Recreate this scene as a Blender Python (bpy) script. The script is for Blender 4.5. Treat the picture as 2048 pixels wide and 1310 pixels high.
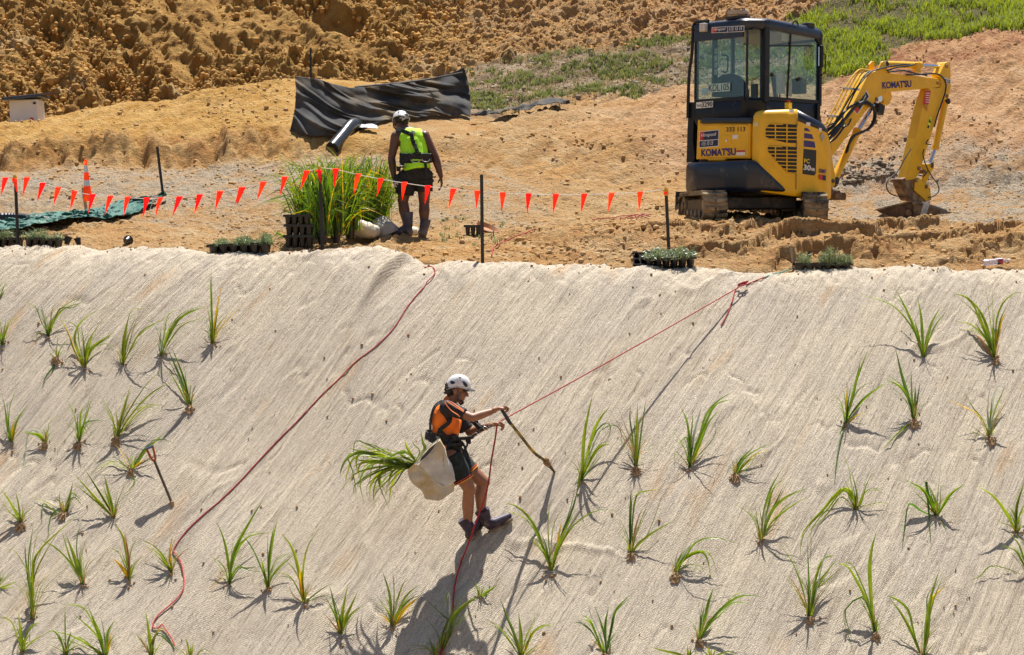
import bpy, bmesh, math, random
import numpy as np
from mathutils import Vector, Matrix
random.seed(7); np.random.seed(7)
S = bpy.context.scene
for o in list(bpy.data.objects): bpy.data.objects.remove(o)
C = S.collection
R = math.radians
# ------------------------------------------------------------------ camera, sky, sun
F = 3530.0; PITCH = R(3.32)
cam = bpy.data.objects.new('camera', bpy.data.cameras.new('camera')); C.objects.link(cam)
cam.data.sensor_width = 36; cam.data.lens = F/2048*36
cam.rotation_euler = (math.pi/2-PITCH, 0, 0); cam.data.clip_start = .5; cam.data.clip_end = 600
S.camera = cam
SUN_EL, SUN_AZ = 67.0, 10.0            # azimuth measured from +Y towards +X
w = bpy.data.worlds.new('World'); S.world = w; w.use_nodes = True
nt = w.node_tree; sky = nt.nodes.new('ShaderNodeTexSky'); sky.sky_type = 'NISHITA'; sky.sun_disc = False
sky.sun_elevation = R(SUN_EL); sky.sun_rotation = R(SUN_AZ % 360)
bg = nt.nodes['Background']; bg.inputs[1].default_value = .060
nt.links.new(sky.outputs[0], bg.inputs[0])
sl = bpy.data.lights.new('sun', 'SUN'); sl.energy = 5; sl.angle = R(.5); sl.color = (1, .95, .87)
so = bpy.data.objects.new('sun', sl); C.objects.link(so)
sd = Vector((math.sin(R(SUN_AZ))*math.cos(R(SUN_EL)), math.cos(R(SUN_AZ))*math.cos(R(SUN_EL)), math.sin(R(SUN_EL))))
so.rotation_euler = sd.to_track_quat('Z', 'Y').to_euler()
S.view_settings.view_transform = 'Standard'; S.view_settings.look = 'None'; S.view_settings.gamma = 1
S.view_settings.exposure = .80
# ------------------------------------------------------------------ pixel -> world helpers (photo pixels, 2048 wide)
CP, SP = math.cos(PITCH), math.sin(PITCH)
def ray(u, v):
    a = (u-1024)/F; b = -(v-655)/F
    y = b*SP+CP; z = b*CP-SP
    return a/y, z/y
def P(u, v, Y):
    a, z = ray(u, v); return Vector((a*Y, Y, z*Y))
def ang(v):
    b = -(np.asarray(v, float)-655)/F
    return (b*CP-SP)/(b*SP+CP)
# ------------------------------------------------------------------ numpy noise
def _h(ix, iy, s=0):
    n = (ix.astype(np.int64)*374761393 + iy.astype(np.int64)*668265263 + s*1442695041) & 0xffffffff
    n = ((n ^ (n >> 13))*1274126177) & 0xffffffff
    n = n ^ (n >> 16)
    return (n & 0xffffff)/float(0xffffff)
def vn(x, y, s=0):
    x = np.asarray(x, float); y = np.asarray(y, float)
    ix = np.floor(x); iy = np.floor(y); fx = x-ix; fy = y-iy
    fx = fx*fx*fx*(fx*(fx*6-15)+10); fy = fy*fy*fy*(fy*(fy*6-15)+10)
    a = _h(ix, iy, s); b = _h(ix+1, iy, s); c = _h(ix, iy+1, s); d = _h(ix+1, iy+1, s)
    return (a+(b-a)*fx)*(1-fy)+(c+(d-c)*fx)*fy
def fbm(x, y, o=4, s=0, g=.5):
    t = 0; a = 1; n = 0
    for i in range(o):
        t = t+a*(vn(x, y, s+i)-.5)*2; n += a; a *= g; x = x*2.03+17.1; y = y*2.03-9.2
    return t/n
def worley(x, y, s=0):
    x = np.asarray(x, float); y = np.asarray(y, float)
    ix = np.floor(x); iy = np.floor(y); d1 = np.full(x.shape, 9.); d2 = d1.copy(); rid = np.zeros(x.shape)
    for i in (-1, 0, 1):
        for j in (-1, 0, 1):
            cx = ix+i; cy = iy+j
            px = cx+_h(cx, cy, s+11); py = cy+_h(cx, cy, s+12)
            d = np.hypot(px-x, py-y); m = d < d1
            d2 = np.where(m, d1, np.minimum(d2, d)); rid = np.where(m, _h(cx, cy, s+13), rid); d1 = np.where(m, d, d1)
    return d1, d2, rid
def sstep(a, b, x):
    t = np.clip((x-a)/(b-a), 0, 1); return t*t*(3-2*t)
# ------------------------------------------------------------------ materials
def newmat(name):
    m = bpy.data.materials.new(name); m.use_nodes = True
    n = m.node_tree.nodes; return m, m.node_tree, n['Principled BSDF'], n
def N(nt, t, **kw):
    n = nt.nodes.new(t)
    for k, v in kw.items():
        if k.startswith('i_'): n.inputs[int(k[2:])].default_value = v
        else: setattr(n, k, v)
    return n
def rgb(c): return (c[0], c[1], c[2], 1)
_mc = {}
def pm(name, col, rough=.6, metal=0, var=.15, vs=14, bump=.1, bs=90, coat=0, col2=None, c2t=.62, coord='Object', spec=.5, alpha=1):
    """procedural material: base colour with soft mottling, an optional second colour in patches (dust, rust), and bump"""
    if name in _mc: return _mc[name]
    m, t, b, n = newmat(name); L = t.links.new
    tc = N(t, 'ShaderNodeTexCoord')
    n1 = N(t, 'ShaderNodeTexNoise'); n1.inputs['Scale'].default_value = vs; n1.inputs['Detail'].default_value = 5
    L(tc.outputs[coord], n1.inputs['Vector'])
    r = N(t, 'ShaderNodeMapRange'); r.inputs[1].default_value = .3; r.inputs[2].default_value = .7
    r.inputs[3].default_value = 1-var; r.inputs[4].default_value = 1+var; L(n1.outputs[0], r.inputs[0])
    mx = N(t, 'ShaderNodeMix', data_type='RGBA', blend_type='MULTIPLY'); mx.inputs[0].default_value = 1
    mx.inputs[6].default_value = rgb(col); L(r.outputs[0], mx.inputs[7]); out = mx.outputs[2]
    if col2:
        n2 = N(t, 'ShaderNodeTexNoise'); n2.inputs['Scale'].default_value = vs*.45; n2.inputs['Detail'].default_value = 7; n2.inputs['Roughness'].default_value = .65
        L(tc.outputs[coord], n2.inputs['Vector'])
        r2 = N(t, 'ShaderNodeMapRange'); r2.inputs[1].default_value = c2t-.08; r2.inputs[2].default_value = c2t+.08; L(n2.outputs[0], r2.inputs[0])
        m2 = N(t, 'ShaderNodeMix', data_type='RGBA'); L(r2.outputs[0], m2.inputs[0]); L(out, m2.inputs[6]); m2.inputs[7].default_value = rgb(col2); out = m2.outputs[2]
    L(out, b.inputs['Base Color'])
    b.inputs['Roughness'].default_value = rough; b.inputs['Metallic'].default_value = metal
    b.inputs['Coat Weight'].default_value = coat; b.inputs['Specular IOR Level'].default_value = spec
    if bump:
        n3 = N(t, 'ShaderNodeTexNoise'); n3.inputs['Scale'].default_value = bs; n3.inputs['Detail'].default_value = 4; L(tc.outputs[coord], n3.inputs['Vector'])
        bp = N(t, 'ShaderNodeBump'); bp.inputs['Strength'].default_value = bump; bp.inputs['Distance'].default_value = .01
        L(n3.outputs[0], bp.inputs['Height']); L(bp.outputs[0], b.inputs['Normal'])
    _mc[name] = m; return m
def leafmat(name, col, trans=.45, rough=.35):
    if name in _mc: return _mc[name]
    m, t, b, n = newmat(name); L = t.links.new
    tc = N(t, 'ShaderNodeTexCoord'); oi = N(t, 'ShaderNodeObjectInfo')
    n1 = N(t, 'ShaderNodeTexNoise'); n1.inputs['Scale'].default_value = 9; L(tc.outputs['Object'], n1.inputs['Vector'])
    r = N(t, 'ShaderNodeMapRange'); r.inputs[1].default_value = .3; r.inputs[2].default_value = .7; r.inputs[3].default_value = .75; r.inputs[4].default_value = 1.3; L(n1.outputs[0], r.inputs[0])
    mx = N(t, 'ShaderNodeMix', data_type='RGBA', blend_type='MULTIPLY'); mx.inputs[0].default_value = 1; mx.inputs[6].default_value = rgb(col); L(r.outputs[0], mx.inputs[7])
    hs = N(t, 'ShaderNodeHueSaturation'); r2 = N(t, 'ShaderNodeMapRange'); r2.inputs[3].default_value = .482; r2.inputs[4].default_value = .515; L(oi.outputs['Random'], r2.inputs[0])
    L(r2.outputs[0], hs.inputs['Hue']); L(mx.outputs[2], hs.inputs['Color'])
    L(hs.outputs[0], b.inputs['Base Color']); b.inputs['Roughness'].default_value = rough
    tr = N(t, 'ShaderNodeBsdfTranslucent'); ms = N(t, 'ShaderNodeMixShader'); ms.inputs[0].default_value = trans
    g = N(t, 'ShaderNodeHueSaturation'); g.inputs['Hue'].default_value = .475; g.inputs['Saturation'].default_value = 1.15; g.inputs['Value'].default_value = 1.7
    L(hs.outputs[0], g.inputs['Color']); L(g.outputs[0], tr.inputs[0])
    L(b.outputs[0], ms.inputs[1]); L(tr.outputs[0], ms.inputs[2]); L(ms.outputs[0], n['Material Output'].inputs[0])
    _mc[name] = m; return m
# ------------------------------------------------------------------ object helpers
WM = {}
def tag(o, label=None, cat=None, group=None, kind=None):
    if label: o['label'] = label
    if cat: o['category'] = cat
    if group: o['group'] = group
    if kind: o['kind'] = kind
    return o
def thing(name, loc, label, cat, group=None, rz=0, scale=1):
    o = bpy.data.objects.new(name, None); C.objects.link(o); o.location = loc; o.rotation_euler = (0, 0, rz); o.scale = (scale,)*3
    o.empty_display_size = .1
    WM[o.name] = Matrix.LocRotScale(Vector(loc), Matrix.Rotation(rz, 3, 'Z').to_quaternion(), Vector((scale,)*3))
    return tag(o, label, cat, group)
def link(name, me, mats, parent=None, world=True, origin=None):
    """link a mesh whose vertices are in world space (or already in the parent's space when world=False)"""
    for m in (mats if isinstance(mats, (list, tuple)) else [mats]): me.materials.append(m)
    o = bpy.data.objects.new(name, me); C.objects.link(o)
    if parent is not None:
        M = WM[parent.name]; o.parent = parent; WM[o.name] = M
        if world: me.transform(M.inverted())
    elif origin is not None:
        me.transform(Matrix.Translation(-Vector(origin))); o.location = origin; WM[o.name] = Matrix.Translation(Vector(origin))
    else: WM[o.name] = Matrix()
    return o
class MB:
    def __init__(s): s.v = []; s.f = []; s.m = []
    def add(s, vs, fs, mi=0):
        k = len(s.v); s.v += [tuple(p) for p in vs]; s.f += [tuple(i+k for i in f) for f in fs]; s.m += [mi]*len(fs); return s
    def box(s, c, d, rot=None, mi=0):
        c = Vector(c); vs = []
        for z in (-.5, .5):
            for x, y in ((-.5, -.5), (.5, -.5), (.5, .5), (-.5, .5)):
                p = Vector((x*d[0], y*d[1], z*d[2]))
                if rot is not None: p = rot @ p
                vs.append(c+p)
        return s.add(vs, [(3, 2, 1, 0), (4, 5, 6, 7), (0, 1, 5, 4), (1, 2, 6, 5), (2, 3, 7, 6), (3, 0, 4, 7)], mi)
    def bar(s, a, b, w, d=None, up=(0, 0, 1), mi=0):
        a = Vector(a); b = Vector(b); t = (b-a); l = t.length; t.normalize(); d = d or w
        x = t.cross(Vector(up)); 
        if x.length < 1e-3: x = t.cross(Vector((1, 0, 0)))
        x.normalize(); z = x.cross(t)
        return s.box((a+b)/2, (w, l, d), Matrix((x, t, z)).transposed(), mi)
    def cyl(s, a, b, r0, r1=None, n=16, mi=0, cap=True):
        r1 = r0 if r1 is None else r1
        return s.tube([a, b], [r0, r1], n, mi, cap)
    def tube(s, pts, r, n=8, mi=0, cap=True):
        pts = [Vector(p) for p in pts]; k = len(s.v); m = len(pts); prev = None
        rs = r if isinstance(r, (list, tuple)) else [r]*m
        for i, p in enumerate(pts):
            t = (pts[min(i+1, m-1)]-pts[max(i-1, 0)]).normalized()
            if prev is None:
                x = t.cross(Vector((.13, .2, 1)))
                if x.length < .05: x = t.cross(Vector((1, 0, 0)))
            else: x = prev-t*prev.dot(t)
            x.normalize(); prev = x; y = t.cross(x)
            for j in range(n):
                a = 2*math.pi*j/n; s.v.append(tuple(p+(x*math.cos(a)+y*math.sin(a))*rs[i]))
        for i in range(m-1):
            for j in range(n):
                a = k+i*n+j; b = k+i*n+(j+1) % n; s.f.append((a, b, b+n, a+n)); s.m.append(mi)
        if cap:
            s.f.append(tuple(k+j for j in range(n))[::-1]); s.m.append(mi)
            s.f.append(tuple(k+(m-1)*n+j for j in range(n))); s.m.append(mi)
        return s
    def prism(s, poly, off, mi=0):
        """poly: 3D points of one face; off: extrusion vector"""
        poly = [Vector(p) for p in poly]; off = Vector(off); n = len(poly)
        vs = poly+[p+off for p in poly]
        fs = [tuple(range(n))[::-1], tuple(range(n, 2*n))]+[(i, (i+1) % n, (i+1) % n+n, i+n) for i in range(n)]
        return s.add(vs, fs, mi)
    def lathe(s, c, prof, n=24, axis=(0, 0, 1), mi=0, ex=1.0):
        c = Vector(c); q = Vector((0, 0, 1)).rotation_difference(Vector(axis).normalized()); k = len(s.v)
        for r_, z in prof:
            for j in range(n):
                a = 2*math.pi*j/n; s.v.append(tuple(c+q @ Vector((r_*math.cos(a)*ex, r_*math.sin(a), z))))
        for i in range(len(prof)-1):
            for j in range(n):
                a = k+i*n+j; b = k+i*n+(j+1) % n; s.f.append((a, b, b+n, a+n)); s.m.append(mi)
        return s
    def grid(s, fn, nu, nv, mi=0):
        vs = [fn(i/(nu-1), j/(nv-1)) for j in range(nv) for i in range(nu)]
        fs = [(j*nu+i, j*nu+i+1, (j+1)*nu+i+1, (j+1)*nu+i) for j in range(nv-1) for i in range(nu-1)]
        return s.add(vs, fs, mi)
    def build(s, name, mats, parent=None, world=True, smooth=False, bevel=0, bseg=2, solid=0, origin=None, sub=0, norm=True):
        me = bpy.data.meshes.new(name); me.from_pydata(s.v, [], s.f); me.polygons.foreach_set('material_index', s.m)
        if norm:
            bm = bmesh.new(); bm.from_mesh(me); bmesh.ops.recalc_face_normals(bm, faces=bm.faces); bm.to_mesh(me); bm.free()
        o = link(name, me, mats, parent, world, origin)
        if smooth:
            me.polygons.foreach_set('use_smooth', [True]*len(me.polygons))
            try: me.set_sharp_from_angle(angle=R(42))
            except Exception: pass
        if solid: md = o.modifiers.new('solid', 'SOLIDIFY'); md.thickness = solid
        if sub: md = o.modifiers.new('sub', 'SUBSURF'); md.levels = sub; md.render_levels = sub
        if bevel:
            md = o.modifiers.new('bevel', 'BEVEL'); md.width = bevel; md.segments = bseg; md.limit_method = 'ANGLE'; md.angle_limit = R(35)
            md.harden_normals = False
        me.update(); return o
def npmesh(name, V, Fq, smooth=True):
    me = bpy.data.meshes.new(name); V = np.asarray(V, np.float32); Fq = np.asarray(Fq, np.int32); k = Fq.shape[1]
    me.vertices.add(len(V)); me.vertices.foreach_set('co', V.ravel())
    me.loops.add(Fq.size); me.loops.foreach_set('vertex_index', Fq.ravel())
    me.polygons.add(len(Fq)); me.polygons.foreach_set('loop_start', np.arange(0, Fq.size, k, dtype=np.int32))
    me.polygons.foreach_set('loop_total', np.full(len(Fq), k, np.int32))
    me.polygons.foreach_set('use_smooth', np.full(len(Fq), smooth)); me.update(calc_edges=True); return me
def gridfaces(nr, nc):
    i = np.arange(nr-1)[:, None]*nc+np.arange(nc-1)[None, :]; i = i.ravel()
    return np.stack([i, i+1, i+nc+1, i+nc], 1)
def spline(pts, n):
    """Catmull-Rom through 3D points"""
    pts = [Vector(p) for p in pts]
    if len(pts) == 2: return [pts[0].lerp(pts[1], i/(n-1)) for i in range(n)]
    q = [pts[0]*2-pts[1]]+pts+[pts[-1]*2-pts[-2]]; m = len(pts)-1; out = []
    for i in range(n):
        t = i/(n-1)*m; k = min(int(t), m-1); t -= k; a, b, c, d = q[k:k+4]
        out.append(.5*((2*b)+(c-a)*t+(2*a-5*b+4*c-d)*t*t+(3*b-a-3*c+d)*t*t*t))
    return out
def textmesh(txt, size, shear=0, bold=0, space=1, ex=.0006):
    cu = bpy.data.curves.new('t', 'FONT'); cu.body = txt; cu.size = size; cu.shear = shear; cu.offset = bold; cu.space_character = space
    cu.align_x = 'CENTER'; cu.align_y = 'CENTER'; cu.extrude = ex; cu.resolution_u = 3
    o = bpy.data.objects.new('t', cu); C.objects.link(o); dg = bpy.context.evaluated_depsgraph_get()
    me = bpy.data.meshes.new_from_object(o.evaluated_get(dg)); bpy.data.objects.remove(o); me.materials.clear(); return me
def text(name, txt, w_, h_, M, mat, parent, shear=0, bold=.0, space=1):
    """lettering fitted to a w x h box; M maps its plane (x right, y up, z out) into the parent's space"""
    me = textmesh(txt, 1, shear, bold, space)
    co = np.empty(len(me.vertices)*3); me.vertices.foreach_get('co', co); co = co.reshape(-1, 3)
    lo, hi = co.min(0), co.max(0); c = (lo+hi)/2; s = hi-lo
    co[:, 0] = (co[:, 0]-c[0])/s[0]*w_; co[:, 1] = (co[:, 1]-c[1])/s[1]*h_; me.vertices.foreach_set('co', co.ravel())
    me.transform(M); me.update(); return link(name, me, mat, parent, world=False)
def blob(name, prims, mat, parent, voxel=.008, smooth=4, world=True):
    """one continuous surface: voxel union of tapered limbs and ellipsoids, then smoothed"""
    b = MB()
    for p in prims:
        if p[0] == 'c':
            _, a, c, r0, r1 = p; a = Vector(a); c = Vector(c); t = (c-a).normalized(); k = 6
            pts = [a-t*r0*math.cos(i/k*math.pi/2) for i in range(k)]; rs = [max(.001, r0*math.sin(i/k*math.pi/2)) for i in range(k)]
            pts += [a, c]; rs += [r0, r1]
            pts += [c+t*r1*math.sin(i/k*math.pi/2) for i in range(1, k+1)]; rs += [max(.001, r1*math.cos(i/k*math.pi/2)) for i in range(1, k+1)]
            b.tube(pts, rs, 16)
        elif p[0] == 'f':
            b.tube([p[1], p[2]], [p[3], p[4]], 18)
        elif p[0] == 'e':
            _, c, r_, rot = (p+(None,))[:4] if len(p) < 4 else p
            rot = rot or Matrix.Identity(3); k = len(b.v); n = 16; m = 10; c = Vector(c); vs = [c+rot @ Vector((0, 0, -r_[2]))]
            for i in range(1, m):
                ph = -math.pi/2+math.pi*i/m
                for j in range(n):
                    a = 2*math.pi*j/n; vs.append(c+rot @ Vector((r_[0]*math.cos(ph)*math.cos(a), r_[1]*math.cos(ph)*math.sin(a), r_[2]*math.sin(ph))))
            vs.append(c+rot @ Vector((0, 0, r_[2]))); fs = []
            for j in range(n): fs.append((0, 1+(j+1) % n, 1+j)); fs.append((len(vs)-1, 1+(m-2)*n+j, 1+(m-2)*n+(j+1) % n))
            for i in range(m-2):
                for j in range(n): fs.append((1+i*n+j, 1+i*n+(j+1) % n, 1+(i+1)*n+(j+1) % n, 1+(i+1)*n+j))
            b.add(vs, fs)
    me = bpy.data.meshes.new('t'); me.from_pydata(b.v, [], b.f); o = bpy.data.objects.new('t', me); C.objects.link(o)
    md = o.modifiers.new('r', 'REMESH'); md.mode = 'VOXEL'; md.voxel_size = voxel
    if smooth: md = o.modifiers.new('s', 'SMOOTH'); md.factor = .5; md.iterations = smooth
    dg = bpy.context.evaluated_depsgraph_get(); m2 = bpy.data.meshes.new_from_object(o.evaluated_get(dg)); bpy.data.objects.remove(o)
    m2.name = name; m2.polygons.foreach_set('use_smooth', [True]*len(m2.polygons))
    return link(name, m2, mat, parent, world)
# ================================================================== THE GROUND
UK = np.array([-600, 0, 300, 600, 800, 1024, 1380, 1700, 2048, 2650.])
YK = np.array([19.6, 20.4, 21.2, 22, 23.2, 24.5, 26.5, 27.35, 27.65, 32, 34, 36, 40, 46, 60])
VT = np.array([
 [520, 505, 488, 476, 455, 425, 352, 338, 298, 262, 285, 262, 60, -200, -500],
 [520, 505, 490, 478, 455, 425, 352, 340, 298, 250, 277, 250, 60, -200, -500],
 [520, 503, 488, 474, 450, 420, 345, 330, 283, 205, 235, 215, 50, -210, -500],
 [525, 508, 490, 474, 452, 425, 345, 312, 280, 155, 188, 168, 40, -220, -520],
 [530, 520, 495, 474, 450, 415, 340, 300, 275, 165, 192, 168, 40, -220, -520],
 [545, 530, 500, 472, 442, 405, 345, 300, 280, 205, 182, 135, 50, -220, -520],
 [552, 540, 474, 445, 436, 420, 370, 320, 290, 175, 150, 95, 20, -240, -540],
 [558, 550, 482, 452, 446, 438, 415, 388, 356, 150, 105, 50, -50, -260, -560],
 [552, 545, 478, 453, 446, 436, 402, 368, 336, 95, 60, 15, -80, -280, -560],
 [552, 545, 475, 450, 440, 426, 390, 350, 316, 60, 30, -20, -120, -320, -560.]])
_yy = np.arange(19.4, 60.01, .05)
_ZT = np.array([np.interp(_yy, YK, ang(r)*YK) for r in VT])
_k = np.exp(-np.linspace(-2, 2, 7)**2); _k /= _k.sum()
_ZT = np.array([np.convolve(np.pad(r, 3, mode='edge'), _k, 'valid') for r in _ZT])
def base_z(x, y):
    u = 1024+F*x/y
    k = np.clip(np.searchsorted(UK, u)-1, 0, len(UK)-2); t = np.clip((u-UK[k])/(UK[k+1]-UK[k]), 0, 1); t = t*t*(3-2*t)
    f = np.clip((y-19.4)/.05, 0, len(_yy)-1.001); j = f.astype(int); g = f-j
    a = _ZT[k, j]*(1-g)+_ZT[k, j+1]*g; b = _ZT[k+1, j]*(1-g)+_ZT[k+1, j+1]*g
    return a*(1-t)+b*t
def vpix(y, z): return 655-F*np.tan(np.arctan2(z, y)+PITCH)
def gbot0(u): return np.interp(u, [900, 940, 1150, 1380, 1500, 1560, 1640, 1720, 1800], [150, 128, 98, 72, 62, 50, 24, -12, -80])
def regions(x, y, z0):
    """soft masks in metres/pixel-free terms: back slope, berm, gravel lane, grass, scarp, red soil"""
    u = 1024+F*x/y; v = vpix(y, z0); wob = fbm(x*.9, y*.9, 4, 40)*1.0
    back = sstep(34.6, 36.2, y+wob)*(1-sstep(760, 1050, u+wob*80))
    backr = sstep(35.2, 36.6, y+wob)*sstep(760, 1050, u+wob*80)*(1-sstep(gbot0(u)-8, gbot0(u)+8, v+wob*26))
    berm = sstep(900, 1150, u)*(1-sstep(21.9, 22.5, y+.3*wob))
    crack = sstep(1150, 1500, u)*(1-sstep(21.9, 22.4, y))
    grav = (sstep(22.3, 23.4, y+wob)*(1-sstep(np.where(u > 1300, 28.0, 26.3), np.where(u > 1300, 29.0, 27.2), y+wob)))*(sstep(1560, 1680, u+wob*50)+(1-sstep(980, 1150, u))*.55)
    gtop = np.interp(u, [900, 1000, 1380, 1500, 1640, 1800, 2100, 2700], [250, 222, 172, 170, 160, 95, 45, 30])
    gbot = np.interp(u, [900, 940, 1150, 1380, 1500, 1560, 1640, 1720, 1800], [150, 128, 98, 72, 62, 50, 24, -12, -80])
    gv = v+wob*26
    grass = sstep(905, 960, u+wob*12)*(1-sstep(gtop-8, gtop+8, gv))*sstep(gbot-6, gbot+6, gv)
    lush = grass*sstep(1560, 1640, u)
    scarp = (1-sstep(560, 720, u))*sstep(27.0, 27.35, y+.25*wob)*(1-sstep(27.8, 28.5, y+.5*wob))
    red = sstep(1630, 1760, u)*sstep(gtop-10, gtop+6, gv)*(1-sstep(gtop+20, gtop+75, gv+wob*25))
    return back, backr, berm, crack, grav, grass, lush, scarp, red
def terr(x, y):
    z0 = base_z(x, y); back, backr, berm, crack, grav, grass, lush, scarp, red = regions(x, y, z0)
    d1, d2, r1 = worley(x*7+fbm(x*3, y*3, 2, 3), y*7, 1); e1, e2, q1 = worley(x*15, y*15, 5); g1, _, h1 = worley(x*2.6+fbm(x*2, y*2, 2, 8), y*2.6, 9)
    lump = np.sqrt(np.clip(.40-d1*d1, 0, 1))*.8*(.3+r1); lump2 = np.sqrt(np.clip(.36-e1*e1, 0, 1))*.8*(.3+q1); big = np.sqrt(np.clip(.45-g1*g1, 0, 1))*.8*(.2+h1)
    smo = sstep(.02, .28, fbm(x*.42+y*.2, y*.36, 4, 97)); back0 = back; rough = .25+1.1*back+1.0*backr+.55*berm+.5*red+.45*scarp; rough = rough*(1-.7*np.clip(grav, 0, 1))*(1-.55*lush)*(1-.7*smo*back)*(1-.75*crack)
    dz = fbm(x*.8, y*.8, 3, 21)*.08+fbm(x*2.2, y*2.2, 4, 25)*.05+fbm(x*6.5, y*6.5, 4, 26)*.03
    ra = x*.8-y*.6; rb = x*.6+y*.8; dz = dz+sstep(25.5, 27.5, y)*(fbm(ra*3.2, rb*.55, 5, 28)*.075-.06*np.clip(np.abs(fbm(ra*2.2, rb*.4, 3, 29))*-6+1, 0, 1))*(1-back)
    dz = dz+rough*(lump*.11+lump2*.055)+(back*.8*(1-.8*smo)+berm*.25*(1-crack)+backr*.5)*big*.22
    dz = dz+fbm(x*12, y*12, 3, 31)*.012*(1+rough)
    # patches of loose clods on otherwise smooth spoil
    pt = sstep(.08, .35, fbm(x*.7, y*.7, 3, 60)); dz = dz+pt*(lump*.07+lump2*.05)*(1-np.clip(grav, 0, 1))
    # drying cracks: narrow grooves between plates
    c = x*np.cos(.5)+y*np.sin(.5); s = -x*np.sin(.5)+y*np.cos(.5)
    k1, k2, _ = worley(c*1.7+fbm(x*2, y*2, 3, 71)*.9, s*3.2+fbm(x*2, y*2, 3, 72)*.9, 77)
    qq = y*1.45-x*.62+fbm(x*1.1, y*1.1, 4, 74)*.75; ff = qq-np.floor(qq); saw = sstep(0, .07, ff)*(1-ff); dz = dz+crack*(saw-.45)*.24*(.25+1.2*vn(x*1.1, y*1.1, 76))-crack*np.clip(1-(k2-k1)/.10, 0, 1)*.05+crack*np.clip(1-np.abs(ff-.95)/.16, 0, 1)*(lump*.22+lump2*.14)
    k1, k2, _ = worley(c*2.6+fbm(x*3, y*3, 3, 81)*.8, s*4.4+fbm(x*3, y*3, 3, 82)*.8, 87)
    slopef = sstep(27, 28, y)*sstep(1000, 1300, 1024+F*x/y)*(1-back)*(1-backr)*(1-grass)
    dz = dz-slopef*np.clip(1-(k2-k1)/.10, 0, 1)*.075*(.3+vn(x*.8, y*.8, 88))
    # erosion rills on the cut bank
    dz = dz+scarp*(fbm(x*4.5+y*1.2, y*.8, 4, 90))*.24
    dz = dz-back*np.abs(fbm(x*.75+y*.3, y*.4, 4, 95))*.75+(back+backr)*fbm(x*1.8, y*1.6, 5, 96)*.16
    uu = 1024+F*x/y; dz = dz*(1-.8*sstep(560, 590, uu)*(1-sstep(935, 965, uu))*sstep(27.2, 28, y)*(1-sstep(32.4, 33, y)))
    dz = dz*sstep(20.2, 20.9, y)+.0-.30*(1-sstep(20.12, 20.42, y))
    scarp = np.clip(scarp, 0, 1); back = back*(1-.0*smo)
    return z0+dz, (back, backr, berm, crack, grav, grass, lush, scarp, red)
def make_terrain():
    us = np.arange(-620, 2680, 4.0)
    ys = np.concatenate([np.arange(20.12, 24.5, .016), np.arange(24.5, 28.9, .026), np.arange(28.9, 36, .04), np.arange(36, 41.5, .035), np.arange(41.5, 60, .25)])
    U, Y = np.meshgrid(us, ys); X = (U-1024)/F*Y
    Z, m = terr(X, Y); V = np.stack([X, Y, Z], -1)
    steep = np.clip(m[0]+m[1], 0, 1)
    h = Z-base_z(X, Y); V[..., 1] -= steep*h*.7; V[..., 0] += steep*fbm(X*5, Y*5, 3, 55)*.05
    me = npmesh('hillside', V.reshape(-1, 3), gridfaces(len(ys), len(us)))
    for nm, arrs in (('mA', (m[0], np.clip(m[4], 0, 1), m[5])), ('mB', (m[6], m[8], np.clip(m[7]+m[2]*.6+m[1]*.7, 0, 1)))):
        a = me.attributes.new(nm, 'FLOAT_COLOR', 'POINT'); col = np.ones((U.size, 4), np.float32)
        for i, q in enumerate(arrs): col[:, i] = q.ravel()
        a.data.foreach_set('color', col.ravel())
    a = me.attributes.new('mC', 'FLOAT_COLOR', 'POINT'); col = np.ones((U.size, 4), np.float32); wb = fbm(X*.8, Y*.8, 3, 44)
    col[:, 0] = ((1-sstep(700, 860, U+wb*70))*sstep(27.0, 27.5, Y+.3*wb)*(1-sstep(34.4, 35.4, Y))).ravel(); col[:, 1] = (sstep(1050, 1450, U+wb*80)*sstep(26.5, 28, Y+wb)*(1-m[5])).ravel(); col[:, 2] = ((1-sstep(700, 860, U+wb*70))*sstep(24.2, 25.2, Y+wb)*(1-sstep(26.9, 27.2, Y+.3*wb))).ravel()
    a.data.foreach_set('color', col.ravel())
    return me, U, Y, Z
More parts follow.
